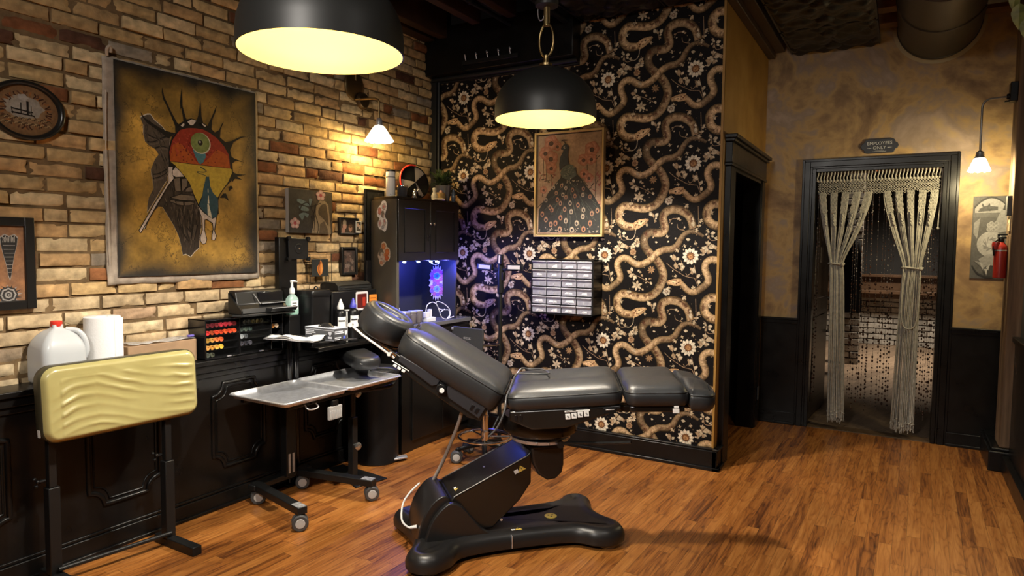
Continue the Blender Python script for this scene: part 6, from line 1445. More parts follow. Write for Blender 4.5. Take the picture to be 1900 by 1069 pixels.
# ---- stool with a chrome foot ring behind the bed
st = thing('swivel_stool', 'chrome column swivel stool with a foot ring half hidden behind the bed', 'stool', (-2.32, 3.62, 0)); c = (-2.32, 3.62)
b = MB(); b.cyl((c[0], c[1], 0.10), (c[0], c[1], 0.30), 0.026, n=20); b.cyl((c[0], c[1], 0.29), (c[0], c[1], 0.46), 0.018, n=20); b.build('column', M_CHROME, st)
b = MB(); b.lathe([(0.15, 0.46), (0.165, 0.47), (0.165, 0.505), (0.14, 0.525), (0.0, 0.53)], c+(0,), 36, cap0=True); b.build('seat', M_LEATHER, st, smooth=60)
b = MB(); b.tube([(c[0]+0.17*cos(2*pi*i/36), c[1]+0.17*sin(2*pi*i/36), 0.155) for i in range(36)], 0.008, 8, closed=True)
for k in range(3): a = 2*pi*k/3+0.6; b.cyl((c[0], c[1], 0.155), (c[0]+0.17*cos(a), c[1]+0.17*sin(a), 0.155), 0.006, n=8)
b.build('foot_ring', M_CHROME, st)
for k in range(5):
    a = 2*pi*k/5+0.25; b = MB(); b.tube([(c[0]+0.02*cos(a), c[1]+0.02*sin(a), 0.115), (c[0]+0.19*cos(a), c[1]+0.19*sin(a), 0.085)], [0.02, 0.012], 10); b.build('leg', M_BLACKPLASTIC, st); caster(st, c[0]+0.19*cos(a), c[1]+0.19*sin(a), 0.09, ang=a*1.7)
t = thing('foot_pedal', 'clear and white plastic foot switch with a cord on the floor behind the bed base', 'pedal', (-2.14, 3.05, 0))
b = MB(); b.prism(rrect(0.06, 0.04, 0.015), lambda u, v, ww: (-2.14+u, 3.05+v, ww), 0.0, 0.03); b.build('switch_body', mat('pale plastic', (0.55, 0.52, 0.48), 0.25), t, bevel=0.006)
b = MB(); b.tube(smoothpath([(-2.14, 3.09, 0.012), (-2.2, 3.22, 0.006), (-2.10, 3.30, 0.006), (-2.04, 3.42, 0.006), (-2.08, 3.60, 0.006), (-2.05, 3.90, 0.006), (-2.10, 4.14, 0.006)], 6), 0.005, 8); b.build('cord', M_BLACKPLASTIC, t)

# ================================================================ THINGS ON THE WALLS
M_FRAMEBLK = mat('black picture frame', (0.012, 0.011, 0.010), 0.28)
M_ART = colmat('painted picture', 0.55, vary=0.22, vscale=70, spec=0.3)
def nextd(b, d):
    b.cnt = getattr(b, 'cnt', 0)+1; return d+b.cnt*5e-6
def pip(p, poly):
    r = False; n = len(poly)
    for i in range(n):
        a, c = poly[i], poly[i-1]
        if (a[1] > p[1]) != (c[1] > p[1]) and p[0] < (c[0]-a[0])*(p[1]-a[1])/(c[1]-a[1])+a[0]: r = not r
    return r
def poly_face(b, pts, c, fn, d, m=0):
    d = nextd(b, d)
    vs = [b.v(fn(p[0], p[1], d), c) for p in pts]
    for t in tessellate_polygon([[Vector((p[0], p[1], 0)) for p in pts]]): b.f([vs[k] for k in t], m)
def stroke(b, pts, wdt, c, fn, d, n=4):
    d = nextd(b, d)
    p = smoothpath([(q[0], q[1]) for q in pts], n) if len(pts) > 2 else [Vector((q[0], q[1], 0)) for q in pts]; rows = []
    for i in range(len(p)):
        t = p[min(i+1, len(p)-1)]-p[max(i-1, 0)]
        if t.length < 1e-9: continue
        t.normalize(); nn = Vector((-t.y, t.x, 0))*wdt*0.5*(1-0.5*i/len(p))
        rows.append((b.v(fn(p[i].x+nn.x, p[i].y+nn.y, d), c), b.v(fn(p[i].x-nn.x, p[i].y-nn.y, d), c)))
    for a, e in zip(rows, rows[1:]): b.f([a[0], a[1], e[1], e[0]])
def disc(b, x, y, rx, ry, c, fn, d, c2=None, n=16, wob=0.0, k=5):
    d = nextd(b, d)
    ce = b.v(fn(x, y, d), c2 or c); vs = [b.v(fn(x+rx*cos(2*pi*i/n)*(1+wob*cos(k*2*pi*i/n)), y+ry*sin(2*pi*i/n)*(1+wob*cos(k*2*pi*i/n)), d), c) for i in range(n)]
    for i in range(n): b.f([ce, vs[i], vs[(i+1) % n]])

# ---- canvas hanging with a raw cloth border
ART = {}
ART['face']=[(1.879,2.004),(1.913,2.024),(1.929,2.027),(1.95,2.002),(1.984,1.98),(2.008,1.956),(2.028,1.935),(2.022,1.877),(2.015,1.81),(2.014,1.734),(2.013,1.772),(2.007,1.719),(1.972,1.664),(1.939,1.609),(1.903,1.553),(1.904,1.581),(1.912,1.623),(1.937,1.671),(1.933,1.717),(1.929,1.753),(1.929,1.774),(1.927,1.725),(1.926,1.762),(1.946,1.811),(1.966,1.837),(1.957,1.859),(1.919,1.877),(1.9,1.893),(1.892,1.933),(1.893,1.97)]
ART['beard']=[(1.96,1.605),(2.006,1.687),(2.04,1.727),(2.075,1.741),(2.11,1.734),(2.138,1.704),(2.155,1.651),(2.172,1.597),(2.189,1.548),(2.19,1.493),(2.178,1.415),(2.177,1.381),(2.149,1.359),(2.128,1.334),(2.102,1.348),(2.084,1.343),(2.076,1.392),(2.063,1.44),(2.041,1.488),(2.008,1.54),(1.982,1.581),(1.96,1.582),(1.929,1.552),(1.893,1.473),(1.885,1.467),(1.921,1.546)]
ART['eyeblack']=[(2.059,1.959),(2.057,1.987),(2.081,2.01),(2.118,2.035),(2.145,2.045),(2.177,2.043),(2.21,2.031),(2.232,2.022),(2.26,2.009),(2.305,1.976),(2.345,1.951),(2.369,1.923),(2.38,1.878),(2.385,1.827),(2.39,1.775),(2.396,1.79),(2.378,1.748),(2.338,1.71),(2.305,1.667),(2.291,1.632),(2.295,1.564),(2.27,1.541),(2.246,1.573),(2.172,1.597),(2.149,1.661),(2.127,1.708),(2.092,1.738),(2.035,1.727),(2.013,1.762),(2.028,1.784),(2.014,1.762),(2.016,1.829),(2.019,1.877),(2.028,1.911),(2.038,1.936)]
ART['spikes']=[[(2.056,1.953),(2.055,1.991),(2.038,2.031),(2.014,2.079),(1.995,2.113),(1.988,2.144),(1.992,2.173),(2.0,2.128),(2.009,2.111),(2.036,2.059),(2.065,2.012),(2.086,1.996)],[(2.102,2.013),(2.095,2.06),(2.09,2.088),(2.085,2.078),(2.083,2.116),(2.089,2.16),(2.097,2.197),(2.097,2.147),(2.097,2.099),(2.113,2.044),(2.123,2.027)],[(2.171,2.025),(2.183,2.066),(2.192,2.112),(2.198,2.155),(2.2,2.114),(2.202,2.065),(2.212,2.032)],[(2.232,2.015),(2.252,2.053),(2.273,2.097),(2.293,2.141),(2.287,2.109),(2.263,2.055),(2.26,2.009)],[(2.276,1.992),(2.305,2.011),(2.321,2.044),(2.335,2.062),(2.314,2.013),(2.31,1.972)],[(2.339,1.95),(2.381,1.964),(2.437,1.995),(2.474,2.002),(2.436,1.985),(2.393,1.958),(2.371,1.913)],[(2.374,1.882),(2.398,1.87),(2.465,1.857),(2.41,1.861),(2.382,1.842),(2.373,1.83)],[(2.381,1.8),(2.403,1.789),(2.471,1.788),(2.402,1.776),(2.384,1.764)],[(2.386,1.795),(2.419,1.786),(2.471,1.79),(2.412,1.774),(2.446,1.76),(2.399,1.761),(2.378,1.736)],[(2.364,1.718),(2.378,1.719),(2.404,1.68),(2.384,1.708),(2.357,1.688)],[(2.324,1.674),(2.341,1.676),(2.36,1.634),(2.334,1.652),(2.304,1.65)],[(2.018,1.924),(1.969,1.954),(1.912,1.982),(1.884,2.014),(1.88,2.032),(1.898,2.007),(1.945,1.983),(1.994,1.963),(2.039,1.956),(2.059,1.959)],[(2.033,1.936),(2.034,1.955),(2.039,1.96),(2.049,1.948)]]
ART['whites']=[[(2.12,2.024),(2.145,2.04),(2.171,2.037),(2.152,2.012),(2.136,2.009)],[(2.083,1.998),(2.102,2.016),(2.104,2.004),(2.093,1.993)],[(2.201,2.03),(2.226,2.021),(2.223,2.014),(2.212,2.017)],[(2.035,1.764),(2.05,1.785),(2.066,1.775),(2.096,1.744),(2.049,1.737)],[(2.014,1.783),(2.036,1.785),(2.03,1.753),(2.041,1.73),(2.006,1.687),(1.864,1.451),(1.859,1.461),(1.938,1.594),(1.978,1.654),(2.012,1.709)],[(2.036,1.769),(2.053,1.784),(2.095,1.743),(2.052,1.737),(2.035,1.745)],[(2.175,1.594),(2.202,1.565),(2.254,1.534),(2.276,1.544),(2.27,1.507),(2.263,1.472),(2.274,1.444),(2.265,1.422),(2.252,1.424),(2.253,1.45),(2.26,1.478),(2.257,1.512),(2.22,1.533),(2.207,1.527),(2.206,1.471),(2.218,1.426),(2.211,1.404),(2.196,1.401),(2.184,1.415),(2.184,1.437),(2.197,1.476),(2.195,1.532),(2.184,1.564)]]
ART['red']=[(2.059,1.949),(2.08,1.976),(2.122,1.992),(2.165,1.998),(2.209,1.999),(2.248,1.987),(2.293,1.964),(2.333,1.929),(2.362,1.886),(2.37,1.815),(2.189,1.813),(2.025,1.813),(2.021,1.858),(2.038,1.917)]
ART['orange']=[[(2.023,1.815),(2.029,1.859),(2.043,1.899),(2.068,1.912),(2.089,1.905),(2.12,1.885),(2.167,1.827),(2.189,1.813)],[(2.194,1.813),(2.251,1.862),(2.286,1.907),(2.321,1.896),(2.356,1.88),(2.368,1.814)]]
ART['yellow']=[(2.025,1.811),(2.189,1.81),(2.37,1.812),(2.379,1.808),(2.379,1.769),(2.379,1.788),(2.351,1.734),(2.311,1.685),(2.288,1.649),(2.248,1.685),(2.24,1.752),(2.224,1.756),(2.205,1.693),(2.198,1.654),(2.175,1.608),(2.149,1.661),(2.127,1.714),(2.098,1.749),(2.059,1.782),(2.051,1.795)]
ART['road']=[(2.221,1.753),(2.24,1.757),(2.242,1.713),(2.26,1.675),(2.291,1.644),(2.291,1.598),(2.28,1.541),(2.258,1.534),(2.227,1.555),(2.202,1.571),(2.178,1.603),(2.197,1.643),(2.208,1.704)]
ART['roadline']=[[(2.226,1.611),(2.235,1.612),(2.254,1.535),(2.227,1.555)],[(2.232,1.656),(2.235,1.657),(2.238,1.615),(2.228,1.614)],[(2.23,1.692),(2.233,1.693),(2.234,1.673),(2.23,1.673)]]
ART['river']=[(2.147,1.889),(2.218,1.883),(2.223,1.859),(2.206,1.827),(2.189,1.815),(2.178,1.824),(2.162,1.851)]
ART['iris']=((2.191,1.927),[(2.137,1.919),(2.245,1.917),(2.187,1.978),(2.196,1.875)])
ART['teeth']=[[(2.04,1.727),(2.075,1.736),(2.079,1.667),(2.048,1.667)],[(2.083,1.731),(2.115,1.735),(2.115,1.697),(2.085,1.667)],[(2.109,1.685),(2.138,1.699),(2.141,1.669),(2.102,1.666)],[(2.021,1.62),(2.044,1.619),(2.055,1.601),(2.021,1.609)],[(2.049,1.616),(2.09,1.616),(2.092,1.595),(2.055,1.598)],[(2.095,1.614),(2.131,1.619),(2.154,1.61),(2.124,1.597),(2.098,1.595)],[(2.021,1.631),(2.079,1.653),(2.149,1.65),(2.155,1.623),(2.078,1.621)]]
ART['squig']=[(2.188,1.802),(2.222,1.786),(2.212,1.777),(2.17,1.775),(2.182,1.768),(2.224,1.759)]
ART['facefold']=[[(1.901,1.935),(1.934,1.921),(1.968,1.917),(2.013,1.933)],[(1.91,1.894),(1.948,1.9),(2.018,1.943)],[(1.947,1.867),(1.982,1.881),(2.019,1.877)],[(1.934,1.738),(1.969,1.747),(2.008,1.772)],[(1.933,1.717),(1.974,1.732),(2.008,1.756)]]
ART['fang']=[[(2.07,1.494),(2.092,1.446),(2.121,1.414),(2.11,1.457)],[(2.122,1.49),(2.133,1.458),(2.105,1.49)]]
ch = thing('canvas_hanging', 'large ochre canvas painting of a dark face with a red spiked eye on the brick', 'painting', (-3.205, 2.15, 1.73))
XF = -3.187
def fnL(y, z, d): return (XF+d, y, z)
b = MB(); rq = random.Random(2)
yy0, yy1, zz0, zz1 = 1.712, 2.562, 1.205, 2.262
g = []
for i in range(41):
    row = []
    for j in range(51):
        u, v = i/40, j/50; y = yy0+(yy1-yy0)*u; z = zz0+(zz1-zz0)*v
        e = min(u*0.85, (1-u)*0.85, v*1.05, (1-v)*1.05)
        if e < 1e-6:
            y += 0.006*mnoise.noise(Vector((z*12, 1, 0))) if i in (0, 40) else 0; z += 0.007*mnoise.noise(Vector((y*12, 2, 0))) if j in (0, 50) else 0
        x = -3.200+0.008*mnoise.noise(Vector((y*3, z*3, 0)))*max(0, 1-e/0.10)+(0.004*mnoise.noise(Vector((y*25, z*6, 3.0))) if e < 0.04 else 0)
        row.append(b.v((x, y, z)))
    g.append(row)
for i in range(40):
    for j in range(50): b.f([g[i][j], g[i+1][j], g[i+1][j+1], g[i][j+1]])
b.build('raw_cloth', mat('raw canvas cloth', (0.40, 0.33, 0.26), 0.9, vary=0.3, vscale=25, bump=0.3, bscale=220), ch, smooth=70, solid=0.004, fixn=False)
ay0, ay1, az0, az1 = 1.758, 2.542, 1.240, 2.252
def gold_ground():
    m, nt, bb = newmat('cracked ochre paint'); L = nt.links.new
    a = N(nt, 'ShaderNodeAttribute'); a.attribute_name = 'col'
    tc = N(nt, 'ShaderNodeTexCoord')
    n1 = N(nt, 'ShaderNodeTexNoise', i_Scale=6.0, i_Detail=8.0, i_Roughness=0.7); L(tc.outputs['Object'], n1.inputs['Vector'])
    cr = N(nt, 'ShaderNodeTexVoronoi', feature='DISTANCE_TO_EDGE', i_Scale=4.6)
    wv = N(nt, 'ShaderNodeMixRGB', blend_type='ADD'); wv.inputs[0].default_value = 0.35; L(tc.outputs['Object'], wv.inputs[1]); L(n1.outputs['Color'], wv.inputs[2]); L(wv.outputs[0], cr.inputs['Vector'])
    crk = M2(nt, 'MULTIPLY', M2(nt, 'LESS_THAN', cr.outputs['Distance'], 0.010), M2(nt, 'GREATER_THAN', n1.outputs['Fac'], 0.47))
    v = M2(nt, 'ADD', 0.05, M2(nt, 'MULTIPLY', M2(nt, 'POWER', n1.outputs['Fac'], 1.7), 3.0)); v = M2(nt, 'MULTIPLY', v, M2(nt, 'SUBTRACT', 1.0, M2(nt, 'MULTIPLY', crk, 0.75)))
    mx = N(nt, 'ShaderNodeMixRGB', blend_type='MULTIPLY'); mx.inputs[0].default_value = 1.0; L(a.outputs['Color'], mx.inputs[1]); L(v, mx.inputs[2]); L(mx.outputs[0], bb.inputs['Base Color'])
    bb.inputs['Roughness'].default_value = 0.5; return m
b = MB(); n1, n2 = 36, 46; g = []
for i in range(n1+1):
    row = []
    for j in range(n2+1):
        u, v = i/n1, j/n2; y = ay0+(ay1-ay0)*u; z = az0+(az1-az0)*v
        e = min(u*0.78, (1-u)*0.78, v, (1-v)); k = min(1, max(0.0, (e+0.05*mnoise.noise(Vector((y*7, z*7, 1))))/0.10))
        if e < 0.001: k = 0
        c = tuple(0.022*(1-k)+q*k for q in (0.50, 0.285, 0.050)); t = 0.8+0.5*mnoise.noise(Vector((y*3.5, z*3.5, 5)))
        if v > 0.78: t *= 0.72
        row.append(b.v(fnL(y, z, 0.0), tuple(q*t for q in c)))
    g.append(row)
for i in range(n1):
    for j in range(n2): b.f([g[i][j], g[i+1][j], g[i+1][j+1], g[i][j+1]])
b.build('painted_ground', gold_ground(), ch, smooth=None, fixn=False); b = MB()
BLK = (0.012, 0.009, 0.008); GRY = (0.095, 0.072, 0.052); WHT = (0.62, 0.55, 0.46)
def grow(pts, d):
    cx = sum(p[0] for p in pts)/len(pts); cy = sum(p[1] for p in pts)/len(pts)
    return [(cx+(p[0]-cx)*d, cy+(p[1]-cy)*d) for p in pts]
poly_face(b, grow(ART['face'], 1.025), WHT, fnL, 0.0006); poly_face(b, ART['face'], GRY, fnL, 0.0010)
poly_face(b, grow(ART['beard'], 1.02), WHT, fnL, 0.0006); poly_face(b, ART['beard'], (0.050, 0.037, 0.028), fnL, 0.0011)
rs = random.Random(8)
for f in ART['facefold']: stroke(b, f, 0.007, BLK, fnL, 0.0014); stroke(b, [(p[0]+0.006, p[1]-0.010) for p in f], 0.008, (0.14, 0.105, 0.08), fnL, 0.0013)
cyb, czb = 2.13, 1.50
for k in range(26):
    y = 2.06+0.115*rs.random(); z = 1.585-0.03*rs.random(); stroke(b, [(y, z), (y+rs.uniform(-0.01, 0.01), z-rs.uniform(0.04, 0.08))], 0.005, rs.choice([(0.12, 0.09, 0.07), BLK, (0.02, 0.015, 0.012)]), fnL, 0.0014)
for k in range(18):
    y = 2.08+0.10*rs.random(); stroke(b, [(y, 1.50), (2.125+(y-2.13)*0.6, 1.42)], 0.006, rs.choice([(0.11, 0.085, 0.065), BLK]), fnL, 0.0014)
for k in range(420):
    y, z = rs.uniform(1.88, 2.20), rs.uniform(1.38, 2.03)
    up = pip((y, z), ART['face'])
    if not (up or pip((y, z), ART['beard'])): continue
    l = rs.uniform(0.02, 0.06); a = (rad(-75)+0.25*sin(y*30+z*9)) if up else (rad(-95)+(2.12-y)*2.2)
    e = (y+l*cos(a), z+l*sin(a))
    if not (pip(e, ART['face']) or pip(e, ART['beard'])): continue
    stroke(b, [(y, z), ((y+e[0])/2+0.004, (z+e[1])/2), e], rs.uniform(0.002, 0.006), rs.choice([(0.02, 0.015, 0.012), (0.035, 0.026, 0.02), (0.13, 0.10, 0.075), (0.07, 0.052, 0.04)]), fnL, 0.00115)
for s in ART['teeth']: poly_face(b, s, (0.16, 0.12, 0.088), fnL, 0.0014); stroke(b, list(s)+[s[0]], 0.005, BLK, fnL, 0.00145, 1)
poly_face(b, ART['eyeblack'], BLK, fnL, 0.0016)
for s in ART['spikes']: poly_face(b, s, BLK, fnL, 0.0018)
for s in ART['fang']: stroke(b, s, 0.010, (0.02, 0.015, 0.012), fnL, 0.0016)
poly_face(b, ART['red'], (0.30, 0.030, 0.014), fnL, 0.0022)
for s in ART['orange']: poly_face(b, s, (0.42, 0.085, 0.014), fnL, 0.0025)
for k in range(150):
    a = rs.random()*2*pi; r = 0.02+0.13*rs.random(); y = 2.138+r*cos(a)*1.1; z = 1.885+r*sin(a)*0.62
    if z > 1.80 and pip((y, z), ART['red']) and z < 1.965-0.2*max(0, y-2.16): disc(b, y, z, 0.004, 0.004, (0.42, 0.06, 0.035) if k % 2 else (0.16, 0.012, 0.01), fnL, 0.0024, n=6)
poly_face(b, ART['yellow'], (0.52, 0.36, 0.045), fnL, 0.0027)
poly_face(b, ART['road'], (0.028, 0.075, 0.10), fnL, 0.0030)
for s in ART['roadline']: poly_face(b, s, (0.66, 0.60, 0.42), fnL, 0.0033)
stroke(b, ART['squig'], 0.006, (0.05, 0.07, 0.05), fnL, 0.0033)
poly_face(b, ART['river'], (0.07, 0.20, 0.23), fnL, 0.0030)
for s in ART['whites']: stroke(b, list(s)+[s[0]], 0.011, BLK, fnL, 0.0032, 1); poly_face(b, s, (0.66, 0.55, 0.46), fnL, 0.0036)
(ic, il, ir, it, ib) = (ART['iris'][0],)+tuple(ART['iris'][1]); rx = abs(ir[0]-il[0])/2; rz = abs(it[1]-ib[1])/2
disc(b, ic[0]+0.003, ic[1]-0.002, rx*1.06, rz*1.06, (0.6, 0.55, 0.4), fnL, 0.0031, n=28); disc(b, ic[0], ic[1], rx, rz, (0.17, 0.21, 0.05), fnL, 0.0034, c2=(0.26, 0.30, 0.10), n=28)
disc(b, ic[0], ic[1], rx*0.26, rz*0.28, BLK, fnL, 0.0038); disc(b, ic[0]-0.002, ic[1]+0.004, rx*0.09, rz*0.12, (0.6, 0.55, 0.5), fnL, 0.0040)
for s in ART['teeth']: poly_face(b, s, (0.17, 0.13, 0.095), fnL, 0.0020); stroke(b, list(s)+[s[0]], 0.004, BLK, fnL, 0.0022, 1)
b.build('painted_face', M_ART, ch, smooth=None, fixn=False)
b = MB(); b.tube(smoothpath([(-3.195, 1.735, 2.262), (-3.185, 1.73, 2.29), (-3.18, 1.742, 2.305), (-3.19, 1.75, 2.28)], 5), 0.007, 8); b.build('corner_knot', mat('cloth knot', (0.42, 0.33, 0.25), 0.9), ch)
b = MB(); b.tube(smoothpath([(-3.18, 1.716, 2.10), (-3.182, 1.712, 1.8), (-3.18, 1.714, 1.5), (-3.184, 1.718, 1.30)], 5), 0.0022, 6); b.build('loose_thread', mat('thread', (0.5, 0.42, 0.34), 0.9), ch)

# ---- oval picture
t = thing('oval_picture', 'oval black framed picture of a ship on the brick wall at far left', 'picture', (-3.205, 1.40, 1.955))
Tn = frame_T((-3.208, 1.402, 1.953), (0, 1, 0), (0, 0, 1)); n = 56; rx, ry = 0.148, 0.124
b = MB(Tn); R = []
for k, z in ((1.0, 0.0), (1.0, 0.012), (0.985, 0.020), (0.93, 0.024), (0.87, 0.020), (0.835, 0.010), (0.825, 0.004)): R.append([(rx*k*cos(2*pi*i/n), ry*k*sin(2*pi*i/n), z) for i in range(n)])
b.loft(R, 0, True, False); b.build('frame', M_FRAMEBLK, t, smooth=60)
fO = lambda x, y, d: tuple(Tn @ Vector((x, y, d)))
b = MB(); disc(b, 0, 0, rx*0.83, ry*0.83, (0.17, 0.085, 0.035), fO, 0.005, c2=(0.30, 0.19, 0.10), n=40)
disc(b, -0.01, 0.012, 0.075, 0.048, (0.28, 0.24, 0.19), fO, 0.0056, c2=(0.34, 0.30, 0.26), wob=0.10, k=9)
for k in range(46):
    a = 2*pi*k/46; x, y = 0.098*cos(a), 0.080*sin(a)
    stroke(b, [(x, y), (x*0.86+0.01*sin(5*k), y*0.84), (x*0.80, y*0.76+0.008*cos(3*k))], 0.006, ((0.05, 0.018, 0.01), (0.26, 0.10, 0.03), (0.10, 0.04, 0.02))[k % 3], fO, 0.0060)
for k in range(30):
    x = -0.085+0.17*(k % 15)/14; y = -0.040-0.020*(k//15); stroke(b, [(x-0.010, y), (x, y+0.008), (x+0.010, y-0.002)], 0.005, ((0.08, 0.045, 0.02), (0.32, 0.22, 0.11))[k % 2], fO, 0.0062)
disc(b, -0.012, 0.052, 0.020, 0.014, (0.36, 0.32, 0.28), fO, 0.0062, wob=0.15)
for q, wd in (([(-0.055, 0.002), (0.025, -0.006)], 0.006), ([(-0.055, -0.014), (0.03, -0.020)], 0.006), ([(-0.02, 0.03), (-0.02, -0.02)], 0.004), ([(0.005, 0.038), (0.005, -0.02)], 0.009), ([(0.018, 0.02), (0.018, -0.02)], 0.003), ([(-0.055, 0.006), (-0.05, -0.02)], 0.004), ([(0.0, 0.0), (0.035, -0.028)], 0.003)): stroke(b, q, wd, BLK, fO, 0.0066)
b.build('ship_picture', M_ART, t, smooth=None, fixn=False)

# ---- torch picture in black frame
def rect_frame(t, y0, y1, z0, z1, wd, x0=-3.210, th=0.024, m=M_FRAMEBLK, bev=0.003):
    b = MB(); b.box(x0, x0+th, y0, y0+wd, z0, z1); b.box(x0, x0+th, y1-wd, y1, z0, z1); b.box(x0, x0+th, y0+wd, y1-wd, z0, z0+wd); b.box(x0, x0+th, y0+wd, y1-wd, z1-wd, z1)
    return b.build('frame', m, t, bevel=bev)
t = thing('torch_picture', 'black framed rust coloured print of a torch at the left edge', 'picture', (-3.205, 1.26, 1.31))
rect_frame(t, 1.105, 1.412, 1.117, 1.503, 0.037)
fT = lambda y, z, d: (-3.199+d, y, z)
b = MB(); g = []
for i in range(15):
    g.append([b.v(fT(1.14+0.238*i/14, 1.152+0.316*j/16, 0), tuple(q*(0.6+0.7*abs(mnoise.noise(Vector((i*0.4, j*0.4, 2)))))+0.04 for q in (0.30, 0.12, 0.03))) for j in range(17)])
for i in range(14):
    for j in range(16): b.f([g[i][j], g[i+1][j], g[i+1][j+1], g[i][j+1]])
sil = [(1.290, 1.415), (1.305, 1.428), (1.322, 1.420), (1.340, 1.428), (1.352, 1.415), (1.348, 1.385), (1.338, 1.345), (1.330, 1.30), (1.325, 1.262), (1.320, 1.245), (1.315, 1.262), (1.310, 1.30), (1.300, 1.345), (1.292, 1.385)]
poly_face(b, grow(sil, 1.07), (0.33, 0.30, 0.27), fT, 0.0006); poly_face(b, sil, (0.02, 0.018, 0.017), fT, 0.0010)
for k in range(9): stroke(b, [(1.297+0.0055*k, 1.424-0.005*(k % 2)), (1.300+0.005*k, 1.410), (1.297+0.0055*k, 1.398)], 0.0032, (0.36, 0.33, 0.30), fT, 0.0014)
for k in range(8): z = 1.385-0.016*k; w2 = 0.022-0.0022*k; stroke(b, [(1.320-w2, z), (1.320+w2, z)], 0.003, (0.25, 0.23, 0.21), fT, 0.0014)
for k in range(16): a = 2*pi*k/16; poly_face(b, [(1.312+0.030*cos(a-0.15), 1.180+0.030*sin(a-0.15)), (1.312+0.030*cos(a+0.15), 1.180+0.030*sin(a+0.15)), (1.312+0.052*cos(a+0.1), 1.180+0.043*sin(a+0.1))], (0.035, 0.03, 0.028) if k % 2 else (0.30, 0.27, 0.25), fT, 0.0008)
for k, r in enumerate((0.034, 0.028, 0.022, 0.014, 0.008, 0.004)): disc(b, 1.312, 1.180, r, r, (0.03, 0.027, 0.025) if k % 2 == 0 else (0.32, 0.30, 0.28), fT, 0.0010+0.0004*k, wob=0.06, k=8)
b.build('torch_print', M_ART, t, smooth=None, fixn=False)

# ---- small canvas: butterfly, shoulder and flowers
t = thing('flower_canvas', 'small unframed grey canvas with a butterfly, bare shoulder and two pink flowers', 'canvas', (-3.205, 2.94, 1.61))
y0, y1, z0, z1 = 2.765, 3.117, 1.474, 1.740
b = MB(); b.box(-3.210, -3.180, y0, y1, z0, z1); b.build('stretcher', mat('canvas edge', (0.30, 0.27, 0.24), 0.8), t, bevel=0.002)
fC = lambda u, v, d: (-3.1795+d, y0+(y1-y0)*u, z0+(z1-z0)*v)
b = MB(); g = [[b.v(fC(i/12, j/10, 0), tuple(q*(0.7+0.6*abs(mnoise.noise(Vector((i*0.3, j*0.3, 7)))))for q in ((0.05, 0.045, 0.04) if i < 7 else (0.085, 0.065, 0.045)))) for j in range(11)] for i in range(13)]
for i in range(12):
    for j in range(10): b.f([g[i][j], g[i+1][j], g[i+1][j+1], g[i][j+1]])
SK = (0.27, 0.205, 0.13)
poly_face(b, [(0.50, 0), (0.55, 0.25), (0.60, 0.45), (0.62, 0.65), (0.70, 0.78), (0.82, 0.78), (0.90, 0.70), (0.93, 0.45), (0.97, 0.0)], SK, fC, 0.0006)
poly_face(b, [tuple(q[:2]) for q in smoothpath([(0.66, 0.48), (0.72, 0.66), (0.84, 0.70), (0.88, 0.50), (0.90, 0.20), (0.80, 0.33)], 4, True)], (0.085, 0.062, 0.04), fC, 0.0010)
poly_face(b, [(0.68, 0.0), (0.70, 0.22), (0.80, 0.30), (0.88, 0.12), (0.90, 0.0)], (0.10, 0.075, 0.05), fC, 0.0010)
BL = (0.13, 0.18, 0.19)
BLs = lambda P: [tuple(q[:2]) for q in smoothpath(P, 3, True)]
for pts in ([(0.18, 0.72), (0.30, 0.66), (0.45, 0.62), (0.42, 0.70), (0.30, 0.76), (0.20, 0.78)], [(0.45, 0.80), (0.52, 0.78), (0.50, 0.62), (0.46, 0.66)], [(0.22, 0.62), (0.40, 0.60), (0.44, 0.52), (0.28, 0.52)], [(0.22, 0.42), (0.36, 0.48), (0.30, 0.30), (0.26, 0.34)], [(0.32, 0.48), (0.44, 0.46), (0.40, 0.36)]): poly_face(b, BLs(pts), BL, fC, 0.0008)
for q in ([(0.24, 0.52), (0.30, 0.66), (0.42, 0.70), (0.50, 0.60)], [(0.52, 0.75), (0.50, 0.60), (0.56, 0.40), (0.58, 0.0)], [(0.60, 0.70), (0.58, 0.50), (0.66, 0.20), (0.64, 0.0)], [(0.50, 0.62), (0.60, 0.66), (0.72, 0.72)], [(0.50, 0.40), (0.52, 0.20), (0.55, 0.05)], [(0.60, 0.64), (0.56, 0.5), (0.52, 0.32)], [(0.26, 0.48), (0.36, 0.48), (0.48, 0.44)]): stroke(b, q, 0.022, BLK, lambda u, v, d: fC(u, v, d), 0.0012)
for cx, cy in ((0.13, 0.22), (0.72, 0.90)):
    for k in range(5):
        a = 2*pi*k/5+0.3; disc(b, cx+0.065*cos(a), cy+0.075*sin(a), 0.048, 0.055, (0.46, 0.24, 0.22), fC, 0.0016, c2=(0.58, 0.46, 0.42))
    disc(b, cx, cy, 0.035, 0.04, (0.35, 0.07, 0.08), fC, 0.0020)
b.build('painting', M_ART, t, smooth=None, fixn=False)

